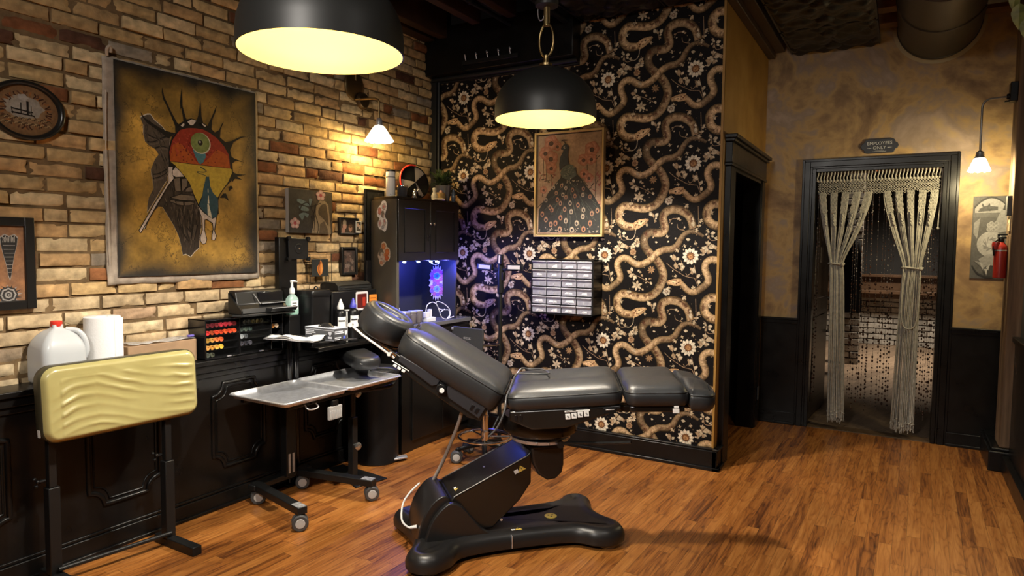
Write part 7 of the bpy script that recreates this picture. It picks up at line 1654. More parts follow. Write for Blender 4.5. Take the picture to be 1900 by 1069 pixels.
# ---- small frames near the cabinet
t = thing('framed_photo', 'small black framed photo of two faces with a print tucked in its corner', 'photo frame', (-3.205, 3.28, 1.53))
rect_frame(t, 3.192, 3.372, 1.470, 1.586, 0.012); b = MB(); b.box(-3.209, -3.200, 3.200, 3.366, 1.476, 1.580); b.build('backing', M_FRAMEBLK, t)
fP = lambda y, z, d: (-3.1995+d, y, z)
b = MB(); poly_face(b, [(3.212, 1.480), (3.352, 1.480), (3.352, 1.574), (3.212, 1.574)], (0.46, 0.46, 0.46), fP, 0.0); poly_face(b, [(3.217, 1.484), (3.347, 1.484), (3.347, 1.570), (3.217, 1.570)], (0.05, 0.038, 0.03), fP, 0.0006)
for y, z, r, c in ((3.247, 1.530, 0.020, (0.50, 0.30, 0.24)), (3.300, 1.515, 0.019, (0.42, 0.24, 0.18)), (3.247, 1.553, 0.018, (0.55, 0.45, 0.30)), (3.235, 1.500, 0.018, (0.36, 0.20, 0.17)), (3.302, 1.535, 0.016, (0.10, 0.06, 0.04))): disc(b, y, z, r*0.9, r*1.1, c, fP, 0.0010)
b.build('photo', M_ART, t, smooth=None, fixn=False)
t = thing('photo_print', 'tiny loose photo print tucked into the corner of the two faces frame', 'print', (-3.18, 3.365, 1.53))
b = MB(); b.box(-3.186, -3.1845, 3.338, 3.390, 1.487, 1.566); b.build('paper', M_LABEL, t, smooth=None)
b = MB(); fQ = lambda y, z, d: (-3.1843+d, y, z); poly_face(b, [(3.343, 1.497), (3.385, 1.497), (3.385, 1.561), (3.343, 1.561)], (0.07, 0.06, 0.055), fQ, 0); disc(b, 3.355, 1.540, 0.009, 0.012, (0.5, 0.36, 0.3), fQ, 0.0005); disc(b, 3.373, 1.528, 0.010, 0.014, (0.5, 0.38, 0.32), fQ, 0.0005); b.build('print_image', M_ART, t, smooth=None, fixn=False)
t = thing('dark_picture', 'small upright black framed dark picture beside the cabinet', 'picture', (-3.205, 3.285, 1.30))
rect_frame(t, 3.210, 3.358, 1.204, 1.391, 0.018)
b = MB(); fD = lambda y, z, d: (-3.199+d, y, z); poly_face(b, [(3.226, 1.22), (3.342, 1.22), (3.342, 1.375), (3.226, 1.375)], (0.045, 0.032, 0.025), fD, 0)
rs = random.Random(3)
for k in range(16): disc(b, 3.24+0.085*rs.random(), 1.235+0.12*rs.random(), 0.012, 0.016, rs.choice([(0.13, 0.085, 0.065), (0.085, 0.05, 0.04), (0.16, 0.12, 0.10)]), fD, 0.0006+0.00005*k, wob=0.2)
b.build('picture_print', M_ART, t, smooth=None, fixn=False)
t = thing('wire_photo_holder', 'black wire stand holding a dark photo of an orange flame shape', 'photo holder', (-3.17, 3.0, 1.27))
b = MB(); y0, y1, z0, z1 = 2.905, 3.085, 1.165, 1.345
for x in (-3.205, -3.155):
    b.tube([(x, y0+(0.02 if x < -3.18 else 0), z0), (x, y1, z0), (x, y1, z1), (x, y0+(0.02 if x < -3.18 else 0), z1)], 0.0022, 6, closed=True)
for y, z in ((y0, z0), (y1, z0), (y1, z1), (y0, z1)): b.tube([(-3.205, y, z), (-3.155, y, z)], 0.0022, 6)
b.tube([(-3.16, y0, 1.205), (-3.16, y1-0.02, 1.205)], 0.002, 6); b.build('wire_frame', M_BLACKMETAL, t)
b = MB(); b.box(-3.166, -3.162, 2.925, 3.062, 1.207, 1.312); b.build('photo_card', mat('dark photo card', (0.02, 0.022, 0.02), 0.4), t)
b = MB(); fW = lambda y, z, d: (-3.1615+d, y, z); poly_face(b, [(2.988, 1.212), (2.968, 1.240), (2.972, 1.268), (2.990, 1.285), (2.998, 1.308), (3.012, 1.288), (3.020, 1.255), (3.012, 1.225), (3.0, 1.212)], (0.52, 0.17, 0.03), fW, 0.0)
stroke(b, [(2.995, 1.295), (2.982, 1.255), (2.992, 1.222)], 0.010, (0.16, 0.035, 0.01), fW, 0.0006); stroke(b, [(3.003, 1.285), (3.008, 1.25), (3.002, 1.222)], 0.008, (0.65, 0.30, 0.08), fW, 0.0006); b.build('photo_image', M_ART, t, smooth=None, fixn=False)

# ---- peacock painting
PEA = {}
PEA['neck']=[(-2.044,2.123),(-2.025,2.1),(-2.034,2.055),(-2.028,2.005),(-2.023,1.98),(-2.074,1.966),(-2.093,1.933),(-2.098,1.984),(-2.09,2.034),(-2.071,2.066),(-2.067,2.082),(-2.086,2.088),(-2.081,2.104),(-2.063,2.121)]
PEA['body']=[(-2.023,1.981),(-1.995,1.974),(-1.972,1.944),(-1.962,1.902),(-2.017,1.871),(-2.073,1.89),(-2.088,1.924),(-2.074,1.961)]
PEA['tail']=[(-2.083,1.932),(-2.017,1.879),(-1.962,1.91),(-1.925,1.875),(-1.887,1.824),(-1.841,1.773),(-1.804,1.715),(-1.777,1.673),(-1.778,1.501),(-2.259,1.511),(-2.257,1.666),(-2.186,1.784),(-2.12,1.858),(-2.087,1.891)]
PEA['eyes']=[(-2.077,1.836),(-2.044,1.818),(-1.992,1.803),(-2.118,1.786),(-1.913,1.767),(-1.859,1.753),(-2.042,1.755),(-2.199,1.738),(-2.108,1.739),(-2.084,1.713),(-2.009,1.712),(-1.949,1.698),(-2.165,1.686),(-1.907,1.664),(-2.15,1.668),(-2.05,1.671),(-1.999,1.653),(-2.227,1.64),(-1.843,1.638),(-1.911,1.618),(-2.082,1.612),(-2.197,1.601),(-2.04,1.59),(-2.12,1.574),(-2.158,1.566),(-1.956,1.573),(-1.855,1.572),(-2.086,1.531),(-1.992,1.527),(-1.904,1.531),(-1.803,1.658),(-2.066,1.772),(-1.973,1.761),(-1.91,1.809),(-2.138,1.825)]
PEA['poppies']=[((-2.164,2.139),0.058),((-2.114,2.111),0.035),((-2.209,2.07),0.05),((-2.165,2.03),0.058),((-2.161,1.962),0.045),((-1.852,2.077),0.055),((-1.913,2.007),0.045),((-1.855,2.008),0.04),((-1.907,1.912),0.035),((-1.87,1.881),0.035),((-2.22,1.811),0.03),((-1.795,1.698),0.03)]
PEA['stems']=[[(-2.199,1.997),(-2.201,1.87)],[(-2.164,1.928),(-2.157,1.834)],[(-2.223,2.033),(-2.229,1.76)],[(-1.82,2.034),(-1.823,1.74)],[(-1.886,1.972),(-1.879,1.857)],[(-1.793,2.032),(-1.828,1.994)],[(-2.246,1.915),(-2.197,1.921)],[(-2.216,1.871),(-2.168,1.877)],[(-1.844,1.897),(-1.861,1.864)],[(-1.807,1.862),(-1.824,1.822)],[(-1.851,1.807),(-1.815,1.789)]]
PEA['crest']=([(-2.049,2.127),(-2.049,2.148)],[(-2.064,2.157),(-2.04,2.16),(-2.019,2.139)])
t = thing('peacock_painting', 'gold framed painting of a peacock among red poppies on the snake wallpaper', 'painting', (-2.03, 4.235, 1.85))
x0, x1, z0, z1 = -2.292, -1.760, 1.478, 2.213
b = MB(); wf = 0.015
b.box(x0, x0+wf, 4.200, 4.238, z0, z1); b.box(x1-wf, x1, 4.200, 4.238, z0, z1); b.box(x0+wf, x1-wf, 4.200, 4.238, z0, z0+wf); b.box(x0+wf, x1-wf, 4.200, 4.238, z1-wf, z1)
b.build('frame', mat('pale gold frame', (0.66, 0.47, 0.20), 0.35, metal=0.35), t, bevel=0.002)
b = MB(); b.box(x0+wf, x1-wf, 4.222, 4.236, z0+wf, z1-wf); b.build('shadow_gap', M_FRAMEBLK, t)
b = MB(); fK = lambda x, z, d: (x, 4.2145-d, z); b.box(x0+wf+0.007, x1-wf-0.007, 4.2155, 4.223, z0+wf+0.007, z1-wf-0.007, col=(0.2, 0.12, 0.07))
xa, xb, za, zb = x0+wf+0.007, x1-wf-0.007, z0+wf+0.007, z1-wf-0.007
g = [[b.v(fK(xa+(xb-xa)*i/14, za+(zb-za)*j/18, 0), tuple(q*(0.85+0.5*mnoise.noise(Vector((i*0.35, j*0.35, 4)))) for q in (0.46, 0.31, 0.20))) for j in range(19)] for i in range(15)]
for i in range(14):
    for j in range(18): b.f([g[i][j], g[i+1][j], g[i+1][j+1], g[i][j+1]])
for s in PEA['stems']: stroke(b, s, 0.005, (0.07, 0.05, 0.03), fK, 0.0006)
rs = random.Random(6)
for k in range(34):
    x = rs.choice([rs.uniform(xa+0.01, -2.12), rs.uniform(-1.90, xb-0.01)]); z = rs.uniform(1.72, 1.95); a = rs.uniform(0, pi); l = rs.uniform(0.015, 0.035)
    stroke(b, [(x, z), (x+l*cos(a), z+l*sin(a))], 0.008, rs.choice([(0.06, 0.045, 0.03), (0.25, 0.08, 0.06), (0.12, 0.09, 0.05), (0.30, 0.10, 0.08)]), fK, 0.0007)
for i, (pz, r) in enumerate(PEA['poppies']):
    for k in range(5):
        a = 2*pi*k/5+i; disc(b, pz[0]+r*0.40*cos(a), pz[1]+r*0.40*sin(a), r*0.62, r*0.56, (0.36, 0.14, 0.085), fK, 0.0009+0.00008*k, c2=(0.56, 0.30, 0.20), n=12, wob=0.06)
    disc(b, pz[0], pz[1]-0.1*r, r*0.32, r*0.30, (0.06, 0.035, 0.03), fK, 0.0015, c2=(0.12, 0.07, 0.05), n=10)
poly_face(b, PEA['tail'], (0.030, 0.030, 0.026), fK, 0.0018)
for k in range(110):
    a = rs.uniform(-0.95, 0.95); r = rs.uniform(0.0, 0.30); x = -2.02+sin(a)*r*1.0; z = 1.87-r*cos(a)
    q = rs.uniform(0.03, 0.08); xe, ze = x+sin(a)*q, z-q*cos(a)
    if xa < xe < xb and ze > za: stroke(b, [(x, z), (xe, ze)], 0.004, rs.choice([(0.065, 0.07, 0.055), (0.015, 0.015, 0.014), (0.09, 0.085, 0.06), (0.05, 0.065, 0.06)]), fK, 0.0020)
for i, e in enumerate(PEA['eyes']):
    s = 0.012+0.006*max(0, (1.85-e[1])/0.35); c = ((0.44, 0.25, 0.15), (0.50, 0.40, 0.28), (0.42, 0.20, 0.11))[i % 3]
    if e[0]-s*1.1 > xa and e[0]+s*1.1 < xb: disc(b, e[0], e[1], s*0.95, s*1.25, tuple(q*0.6 for q in c), fK, 0.0024, c2=c, n=12); disc(b, e[0], e[1]-0.002, s*0.45, s*0.6, (0.03, 0.025, 0.03), fK, 0.0027, n=10)
for k in range(50):
    x = rs.uniform(xa+0.01, xb-0.01); z = za+0.008+abs(rs.gauss(0, 0.02)); disc(b, x, z, 0.005, 0.004, (0.30, 0.24, 0.18), fK, 0.0024, n=7)
poly_face(b, PEA['body'], (0.10, 0.12, 0.105), fK, 0.0026)
for k in range(46):
    x = -2.025+rs.gauss(0, 0.025); z = 1.92+rs.gauss(0, 0.028)
    if -2.075 < x < -1.975 and 1.885 < z < 1.965: disc(b, x, z, 0.006, 0.0045, ((0.19, 0.20, 0.17), (0.06, 0.075, 0.07))[k % 2], fK, 0.0030, n=8)
for k in range(20): disc(b, -2.02+rs.gauss(0, 0.045), 1.865+rs.gauss(0, 0.012), 0.004, 0.005, (0.36, 0.30, 0.22), fK, 0.0030, n=7)
poly_face(b, PEA['neck'], (0.045, 0.052, 0.060), fK, 0.0032)
disc(b, -2.056, 2.100, 0.010, 0.009, (0.55, 0.50, 0.44), fK, 0.0035, n=10); disc(b, -2.053, 2.102, 0.0055, 0.005, (0.03, 0.03, 0.03), fK, 0.0038, n=10)
cr = [(-2.063+0.022*cos(a), 2.135+0.016*sin(a)) for a in [rad(q) for q in range(150, 15, -15)]]
stroke(b, cr, 0.007, (0.05, 0.03, 0.03), fK, 0.0034)
for q in cr[2:6]: stroke(b, [(-2.050, 2.118), q], 0.002, (0.05, 0.04, 0.03), fK, 0.0033)
b.build('peacock_canvas', M_ART, t, smooth=None, fixn=False)

# ---- drawer organizer
t = thing('parts_organizer', 'black wall organizer with twenty four clear little drawers under the peacock painting', 'organizer', (-2.0, 4.235, 1.13))
X0o, X1o, Z0o, Z1o = -2.242, -1.768, 0.940, 1.322
b = MB()
b.box(X0o, X0o+0.008, 4.085, 4.236, Z0o, Z1o); b.box(X1o-0.008, X1o, 4.085, 4.236, Z0o, Z1o); b.box(X0o, X1o, 4.085, 4.236, Z0o, Z0o+0.008); b.box(X0o, X1o, 4.085, 4.236, Z1o-0.008, Z1o); b.box(X0o, X1o, 4.226, 4.236, Z0o, Z1o)
cw, rh = (X1o-X0o-0.016)/4, (Z1o-Z0o-0.016)/6
for k in range(1, 4): b.box(X0o+0.008+cw*k-0.002, X0o+0.008+cw*k+0.002, 4.087, 4.23, Z0o, Z1o)
for k in range(1, 6): b.box(X0o, X1o, 4.087, 4.23, Z0o+0.008+rh*k-0.002, Z0o+0.008+rh*k+0.002)
b.build('cabinet', M_BLACKPLASTIC, t)
M_DRAW = mat('frosted clear drawer', (0.30, 0.30, 0.35), 0.22, vary=0.2, vscale=40)
M_DRAWL = mat('drawer lip', (0.46, 0.46, 0.52), 0.30)
rs = random.Random(12)
for c_ in range(4):
    for r_ in range(6):
        xa = X0o+0.008+cw*c_+0.004; xb = xa+cw-0.008; za = Z0o+0.008+rh*r_+0.004; zb = za+rh-0.008
        b = MB(); b.box(xa, xb, 4.086, 4.22, za, zb-0.004); b.prism([(4.086, zb-0.018), (4.074, zb-0.006), (4.074, zb), (4.090, zb)], lambda u, v, ww: (ww, u, v), xa, xb, 1)
        b.box((xa+xb)/2-0.002, (xa+xb)/2+0.002, 4.080, 4.087, za+0.004, za+0.022, 1)
        d = b.build('drawer', [M_DRAW, M_DRAWL], t, bevel=0.001)
        if rs.random() < 0.55:
            b = MB(); k = rs.uniform(-0.01, 0.01); w2 = rs.uniform(0.018, 0.036); z2 = za+0.006+rs.uniform(0, 0.008); b.prism([((xa+xb)/2+k-w2, z2), ((xa+xb)/2+k+w2, z2), ((xa+xb)/2+k+w2*0.9, z2+rs.uniform(0.008, 0.024)), ((xa+xb)/2+k-w2*0.6, z2+0.014)], lambda u, v, ww: (u, ww, v), 4.0845, 4.0862)
            b.build('packet', mat('white packet', (0.70, 0.68, 0.70), 0.6), d, smooth=None)

# ---- sign
t = thing('door_sign', 'small black EMPLOYEES ONLY plaque above the curtained doorway', 'sign', (-0.178, 5.695, 2.184))
Ts_ = frame_T((-0.178, 5.6985, 2.184), (1, 0, 0), (0, 0, 1))
pl = [(-0.125, 0.0), (-0.118, 0.018), (-0.104, 0.026), (-0.096, 0.046), (-0.082, 0.052), (0.082, 0.052), (0.096, 0.046), (0.104, 0.026), (0.118, 0.018), (0.125, 0.0), (0.118, -0.018), (0.104, -0.026), (0.096, -0.046), (0.082, -0.052), (-0.082, -0.052), (-0.096, -0.046), (-0.104, -0.026), (-0.118, -0.018)]
b = MB(Ts_); b.prism(list(reversed(pl)), lambda u, v, ww: (u, v, ww), 0.0, 0.010); pq = b.build('plaque', mat('slate black plaque', (0.018, 0.019, 0.024), 0.45), t, bevel=0.002)
M_LET = mat('silver lettering', (0.50, 0.50, 0.48), 0.4)
text('EMPLOYEES', 0.032, Ts_ @ Matrix.Translation((0, 0.020, 0.0105)), M_LET, pq, 0.0006); text('ONLY', 0.032, Ts_ @ Matrix.Translation((0, -0.013, 0.0105)), M_LET, pq, 0.0006)
b = MB(Ts_)
for s in (-1, 1):
    b.prism([(s*0.050, -0.013), (s*0.060, -0.0105), (s*0.085, -0.013), (s*0.060, -0.0155)], lambda u, v, ww: (u, v, ww), 0.010, 0.0112)
b.box(-0.045, 0.045, -0.0405, -0.0385, 0.010, 0.0108); b.box(-0.03, 0.03, -0.035, -0.034, 0.010, 0.0108); b.build('ornament', M_LET, pq, smooth=None)

# ---- black and white print and extinguisher
t = thing('gothic_print', 'tall unframed black and white gothic print on the gold plaster wall', 'print', (0.53, 5.695, 1.50))
y0, y1, z0, z1 = 0.418, 0.648, 1.217, 1.793
b = MB(); b.box(y0, y1, 5.690, 5.698, z0, z1); b.build('board', mat('print edge', (0.05, 0.05, 0.05), 0.5), t)
fG = lambda u, v, d: (y0+(y1-y0)*u, 5.6895-d, z0+(z1-z0)*v)
G = lambda k: (0.40*k, 0.39*k, 0.38*k)
b = MB(); poly_face(b, [(0.01, 0.005), (0.99, 0.005), (0.99, 0.995), (0.01, 0.995)], G(0.22), fG, 0)
poly_face(b, [(0.05, 0.86), (0.20, 0.94), (0.45, 0.99), (0.70, 0.95), (0.80, 0.90), (0.76, 0.80), (0.05, 0.80)], G(0.75), fG, 0.0006)
stroke(b, [(0.03, 0.86), (0.2, 0.94), (0.45, 0.985), (0.7, 0.94), (0.88, 0.86)], 0.030, G(0.08), fG, 0.001)
for u, s in ((0.22, 1), (0.42, -1)): stroke(b, [(u, 0.90), (u+0.06*s, 0.86), (u, 0.83), (u-0.06*s, 0.85)], 0.035, G(0.14), fG, 0.0011)
poly_face(b, [(0.12, 0.81), (0.62, 0.83), (0.62, 0.87), (0.35, 0.885), (0.2, 0.86)], G(0.18), fG, 0.0010)
poly_face(b, [(0.02, 0.80), (0.70, 0.80), (0.68, 0.75), (0.02, 0.75)], G(0.30), fG, 0.0008)
poly_face(b, [(0.05, 0.68), (0.20, 0.74), (0.14, 0.48), (0.04, 0.55)], G(0.55), fG, 0.0008)
poly_face(b, [(0.50, 0.60), (0.72, 0.85), (0.86, 0.90), (0.92, 0.84), (0.90, 0.58), (0.60, 0.55)], G(0.62), fG, 0.0010)
poly_face(b, [(0.74, 0.83), (0.80, 0.92), (0.90, 0.83)], G(0.12), fG, 0.0013)
for k in range(8): disc(b, 0.42+0.06*(k % 4), 0.60+0.05*(k//4)+0.02*(k % 2), 0.06, 0.026, G(0.85), fG, 0.0012+0.0001*k, c2=G(0.4), n=10)
disc(b, 0.48, 0.42, 0.34, 0.155, G(0.80), fG, 0.0018, c2=G(1.0), n=28)
for k in range(14): a = k*2.4; stroke(b, [(0.48+0.2*cos(a), 0.42+0.09*sin(a)), (0.48+0.10*cos(a+0.8), 0.42+0.05*sin(a+0.8))], 0.02, G(0.45), fG, 0.0022)
poly_face(b, [(0.20, 0.24), (0.45, 0.30), (0.85, 0.26), (0.80, 0.12), (0.55, 0.05), (0.35, 0.10)], G(0.62), fG, 0.0026)
disc(b, 0.52, 0.09, 0.20, 0.075, G(0.10), fG, 0.0030, n=20)
poly_face(b, [(0.08, 0.22), (0.25, 0.20), (0.36, 0.08), (0.28, 0.14)], G(0.5), fG, 0.0032)
for pts in ([(0.22, 0.20), (0.34, 0.10), (0.30, 0.18)], [(0.4, 0.14), (0.5, 0.18), (0.46, 0.1)], [(0.35, 0.12), (0.42, 0.04), (0.44, 0.12)]): poly_face(b, pts, G(0.9), fG, 0.0034)
stroke(b, [(0.04, 0.16), (0.2, 0.06), (0.5, 0.02), (0.9, 0.06)], 0.03, G(0.07), fG, 0.003)
b.build('printed_image', M_ART, t, smooth=None, fixn=False)
t = thing('fire_extinguisher', 'red fire extinguisher with a black head hanging on the timber post', 'fire extinguisher', (0.545, 5.30, 1.24)); c = (0.548, 5.30, 0)
M_RED = mat('extinguisher red', (0.33, 0.022, 0.016), 0.3)
b = MB(); b.lathe([(0.030, 1.235), (0.036, 1.24), (0.036, 1.425), (0.033, 1.445), (0.020, 1.462), (0.016, 1.470)], c, 28, cap0=True, cap1=True); b.build('cylinder', M_RED, t, smooth=45)
b = MB(); b.lathe([(0.016, 1.468), (0.018, 1.475), (0.016, 1.495), (0.010, 1.498)], c, 18, cap0=True, cap1=True); b.box(0.53, 0.575, 5.285, 5.315, 1.490, 1.502); b.box(0.535, 0.580, 5.29, 5.31, 1.512, 1.522); b.box(0.528, 0.540, 5.29, 5.31, 1.495, 1.520); b.tube(smoothpath([(0.532, 5.295, 1.485), (0.515, 5.285, 1.470), (0.508, 5.28, 1.43), (0.512, 5.28, 1.38)], 5), 0.006, 8); b.build('valve_head', M_BLACKPLASTIC, t, bevel=0.002)
b = MB(); b.lathe([(0.0365, 1.410), (0.0368, 1.418)], c, 28); b.build('strap', M_STEEL, t)
b = MB(); b.lathe([(0.020, 1.42), (0.0235, 1.45), (0.0215, 1.468)], (0.522, 5.292, 0), 18, cap0=True, cap1=True); b.build('tamper_ring', M_RED, t)
t = thing('wall_box', 'small dark electric box on the timber post above the extinguisher', 'electric box', (0.575, 5.26, 1.66))
b = MB(); b.box(0.560, 0.586, 5.215, 5.285, 1.635, 1.76); b.build('box', mat('grey metal box', (0.09, 0.09, 0.09), 0.5), t, bevel=0.003)
t = thing('cream_switch', 'cream switch plate on the timber post under the dark box', 'switch', (0.58, 5.25, 1.58))
b = MB(); b.box(0.577, 0.586, 5.21, 5.29, 1.535, 1.632); b.build('plate', mat('cream plate', (0.55, 0.45, 0.28), 0.5), t, bevel=0.002)
b = MB(); b.box(0.573, 0.578, 5.245, 5.255, 1.575, 1.592); b.build('toggle', M_WHITE, t, bevel=0.001)
t = thing('wall_outlet', 'small dark outlet plate low inside the dark doorway', 'outlet', (-1.05, 5.43, 0.25))
b = MB(); b.box(-0.9445, -0.938, 5.455, 5.50, 0.215, 0.32); b.build('plate', mat('grey outlet plate', (0.045, 0.045, 0.05), 0.5), t, bevel=0.002)

# ---- round duct and its register
t = thing('air_duct', 'large round black air duct running into the gold plaster wall', 'duct', (0.165, 5.0, 3.03))
M_DUCT = mat('painted black duct', (0.040, 0.040, 0.036), 0.38)
b = MB(); b.cyl((0.160, 3.9, 3.03), (0.160, 5.697, 3.03), 0.255, n=56, cap=False)
for y in (5.66, 5.0, 4.4): b.lathe([(0.2555, -0.012), (0.262, -0.006), (0.262, 0.006), (0.2555, 0.012)], (0.160, y, 3.03), 56, axis=(0, 1, 0))
b.build('duct_tube', M_DUCT, t, smooth=50)
b = MB(); b.lathe([(0.258, 5.688), (0.285, 5.694), (0.258, 5.697)], (0.160, 0, 3.03), 56, axis=(0, 1, 0)); b.build('wall_collar', mat('pale sealant', (0.40, 0.33, 0.20), 0.7), t)
b = MB(); b.box(0.38, 0.62, 4.35, 5.0, 2.90, 3.15); b.box(0.30, 0.42, 4.45, 4.9, 2.93, 3.12); b.build('branch_box', M_DUCT, t, bevel=0.004)
b = MB(); b.box(0.376, 0.381, 4.46, 4.90, 2.96, 3.06); b.build('register', mat('register slats', (0.16, 0.14, 0.11), 0.5), t)
# ---- trailing plant at the upper right
t = thing('hanging_plant', 'pale green leaves of a hanging plant at the upper right corner', 'plant', (0.56, 4.2, 2.9))
b = MB(); b.lathe([(0.03, 2.78), (0.08, 2.80), (0.095, 2.90), (0.10, 2.905), (0.09, 2.905), (0.0, 2.88)], (0.575, 4.2, 0), 28, cap0=True); b.build('pot', M_BLACKPLASTIC, t)
b = MB(); b.cyl((0.575, 4.2, 2.88), (0.575, 4.2, 3.32), 0.003, n=6)
M_VAR = mat('variegated leaf', (0.30, 0.33, 0.10), 0.45, vary=0.5, vscale=25)
rs = random.Random(5)
b.build('hanger', M_BLACKMETAL, t)
b = MB()
for k, (dx, dy, z, l, a) in enumerate(((-0.12, 0.0, 2.56, 0.085, 0.1), (-0.13, 0.03, 2.66, 0.075, -0.3), (-0.09, -0.03, 2.48, 0.08, 0.3), (-0.05, 0.0, 2.58, 0.08, 0.5), (-0.02, 0.03, 2.5, 0.07, -0.2), (0.03, -0.02, 2.62, 0.08, 0.4), (-0.12, 0.06, 2.74, 0.07, -0.5), (0.05, 0.05, 2.7, 0.07, 0.1))):
    c = Vector((0.575+dx, 4.2+dy, z)); b.tube(smoothpath([(0.575+dx*0.7, 4.2+dy, 2.90), (0.575+dx*1.05, 4.2+dy, 2.86), (c.x, c.y, c.z+l)], 4), 0.0025, 6)
    R = []
    d1 = Vector((sin(a)*0.35, 0.2, -1)).normalized(); s1 = d1.cross(Vector((0, 1, 0.2))).normalized(); nn = d1.cross(s1)
    pts = [(0, 0), (0.12, 0.30), (0.35, 0.40), (0.62, 0.30), (0.85, 0.13), (1.0, 0)]
    top = [c+Vector((0, 0, l))+d1*l*1.5*u+s1*l*v-nn*0.012*abs(v) for u, v in pts]; bot = [c+Vector((0, 0, l))+d1*l*1.5*u-s1*l*v-nn*0.012*abs(v) for u, v in pts]; mid = [c+Vector((0, 0, l))+d1*l*1.5*u+nn*0.004 for u, v in pts]
    for A_, B_ in ((top, mid), (mid, bot)):
        ra = b.ring(A_); rb_ = b.ring(B_)
        for i in range(5): b.f([ra[i], ra[i+1], rb_[i+1], rb_[i]])
b.build('leaves', M_VAR, t, smooth=60, fixn=False)

# ================================================================ THE CURTAINED DOORWAY
M_CORD = mat('natural cotton cord', (0.46, 0.44, 0.38), 0.85, vary=0.3, vscale=40)
mc = thing('macrame_curtain', 'knotted natural cord macrame curtain tied back in two bundles in the doorway', 'curtain', (-0.185, 5.715, 2.0))
b = MB(); b.cyl((X0+0.012, 5.735, 2.003), (X1-0.012, 5.735, 2.006), 0.011, n=14); b.build('rod', mat('dark wooden rod', (0.05, 0.022, 0.012), 0.5), mc)
b = MB(); b.sphere((-0.19, 5.725, 2.012), 0.013, 12, 8); b.build('finial_bead', mat('orange bead', (0.45, 0.12, 0.05), 0.4), mc)
YC = 5.722
b = MB(); rs = random.Random(10)
xs0, xs1 = -0.585, 0.222; NC = 36
for i in range(NC):                                                   # loops over the rod, leaning a little
    x = xs0+(xs1-xs0)*i/(NC-1); b.tube(smoothpath([(x, YC+0.02, 2.015), (x-0.002, YC-0.006, 2.010), (x-0.004, YC-0.008, 1.985), (x-0.010, YC-0.004, 1.965), (x-0.008, YC, 1.945)], 3), 0.0052, 6)
    b.sphere((x-0.008, YC-0.002, 1.944), 0.0095, 8, 6)
nd = 40; band0, band1 = 1.945, 1.855                                   # diamond net
for i in range(-8, nd+8):
    for sg in (-1, 1):
        pts = []
        for j in range(10):
            u = j/9; x = xs0+(xs1-xs0)*(i+sg*6*u)/nd; z = band0-(band0-band1)*u-0.020*abs(sin(pi*(x-xs0)/(xs1-xs0)*5))*u
            if xs0-0.006 <= x <= xs1+0.006: pts.append((x, YC-0.002*sg, z))
        if len(pts) > 2: b.tube(pts, 0.0021, 5)
for r in range(5):
    for i in range(nd):
        x = xs0+(xs1-xs0)*(i+0.5*(r % 2))/nd; z = band0-0.010-(band0-band1)*r/5; b.sphere((x, YC-0.003, z), 0.0042, 6, 4)
b.build('knotted_band', M_CORD, mc, smooth=60)
def panel(name, x0, x1, xt, wt, zt, xb, wb, zb, seed, tails):
    rs = random.Random(seed); b = MB(); n = 40; groups = 5; wj = (x1-x0)
    for i in range(n):
        u = i/(n-1); gu = u*groups; gi = min(int(gu), groups-1); loc = gu-gi
        u2 = (gi+0.5+(loc-0.5)*0.62)/groups
        xs = x0+wj*u2; xm = xt+wt*(u-0.5); xe = xb+wb*(u-0.5)+rs.uniform(-0.008, 0.008); zz = zb+rs.uniform(-0.025, 0.03)
        dy = rs.uniform(-0.016, 0.016)
        pts = [(xs, YC, 1.85), (xs+(xm-xs)*0.06, YC+dy*0.3, 1.76), (xs+(xm-xs)*0.45, YC+dy*0.6, 1.55), (xs+(xm-xs)*0.85, YC+dy, zt+0.09), (xm, YC+dy, zt), (xm+(xe-xm)*0.25, YC+dy*1.2, zt-0.15), (xm+(xe-xm)*0.7, YC+dy*1.4, zt-0.7), (xe, YC+dy*1.5, zz)]
        b.tube(smoothpath(pts, 4), 0.0034, 5)
        b.sphere((xe, YC+dy*1.5, zz+0.05*rs.random()), 0.0075, 6, 4)
        for q in range(2): b.tube([(xe, YC+dy*1.5, zz), (xe+rs.uniform(-0.006, 0.006), YC+dy*1.5+rs.uniform(-0.006, 0.006), zz-0.03)], 0.002, 4)
    for g_ in range(groups):                                          # net of each flap with open twists below it
        ca = (g_+0.5)/groups; wg = wj/groups*0.64
        def P(a, z):
            k = max(0, min(1, (1.85-z)/(1.85-zt))); xs = x0+wj*ca+wg*a; xm = xt+wt*(ca+a*0.64/groups-0.5)
            return Vector((xs+(xm-xs)*(k**1.15), YC-0.006, z))
        for i in range(-5, 8):
            for sg in (-1, 1):
                pts = []
                for j in range(12):
                    z = 1.852-0.16*j/11; a = (i+sg*j*0.36)/5.0-0.25
                    if -0.5 <= a <= 0.5: pts.append(P(a, z))
                if len(pts) > 2: b.tube(pts, 0.0026, 5)
        for k in range(4):
            z = 1.685-0.022*k; b.tube(smoothpath([P(-0.12, z), P(0.0, z-0.012)+Vector((0, -0.008, 0)), P(0.14, z-0.026)], 3), 0.0062, 6)
    o = b.build(name, M_CORD, mc, smooth=60); return o
panel('left_panel', -0.590, -0.200, -0.437, 0.095, 1.300, -0.402, 0.105, 0.10, 1, 1)
panel('right_panel', -0.150, 0.222, 0.068, 0.115, 1.280, 0.045, 0.150, 0.085, 2, 1)
for xc, z, hw in ((-0.437, 1.300, 0.055), (0.068, 1.280, 0.068)):
    b = MB(); b.tube([(xc+hw*cos(a), YC+0.026*sin(a), z+0.004*sin(2*a)) for a in [2*pi*i/24 for i in range(24)]], 0.007, 8, closed=True); b.sphere((xc+hw*0.8, YC-0.022, z-0.006), 0.014, 10, 6); b.build('tie', M_CORD, mc, smooth=60)
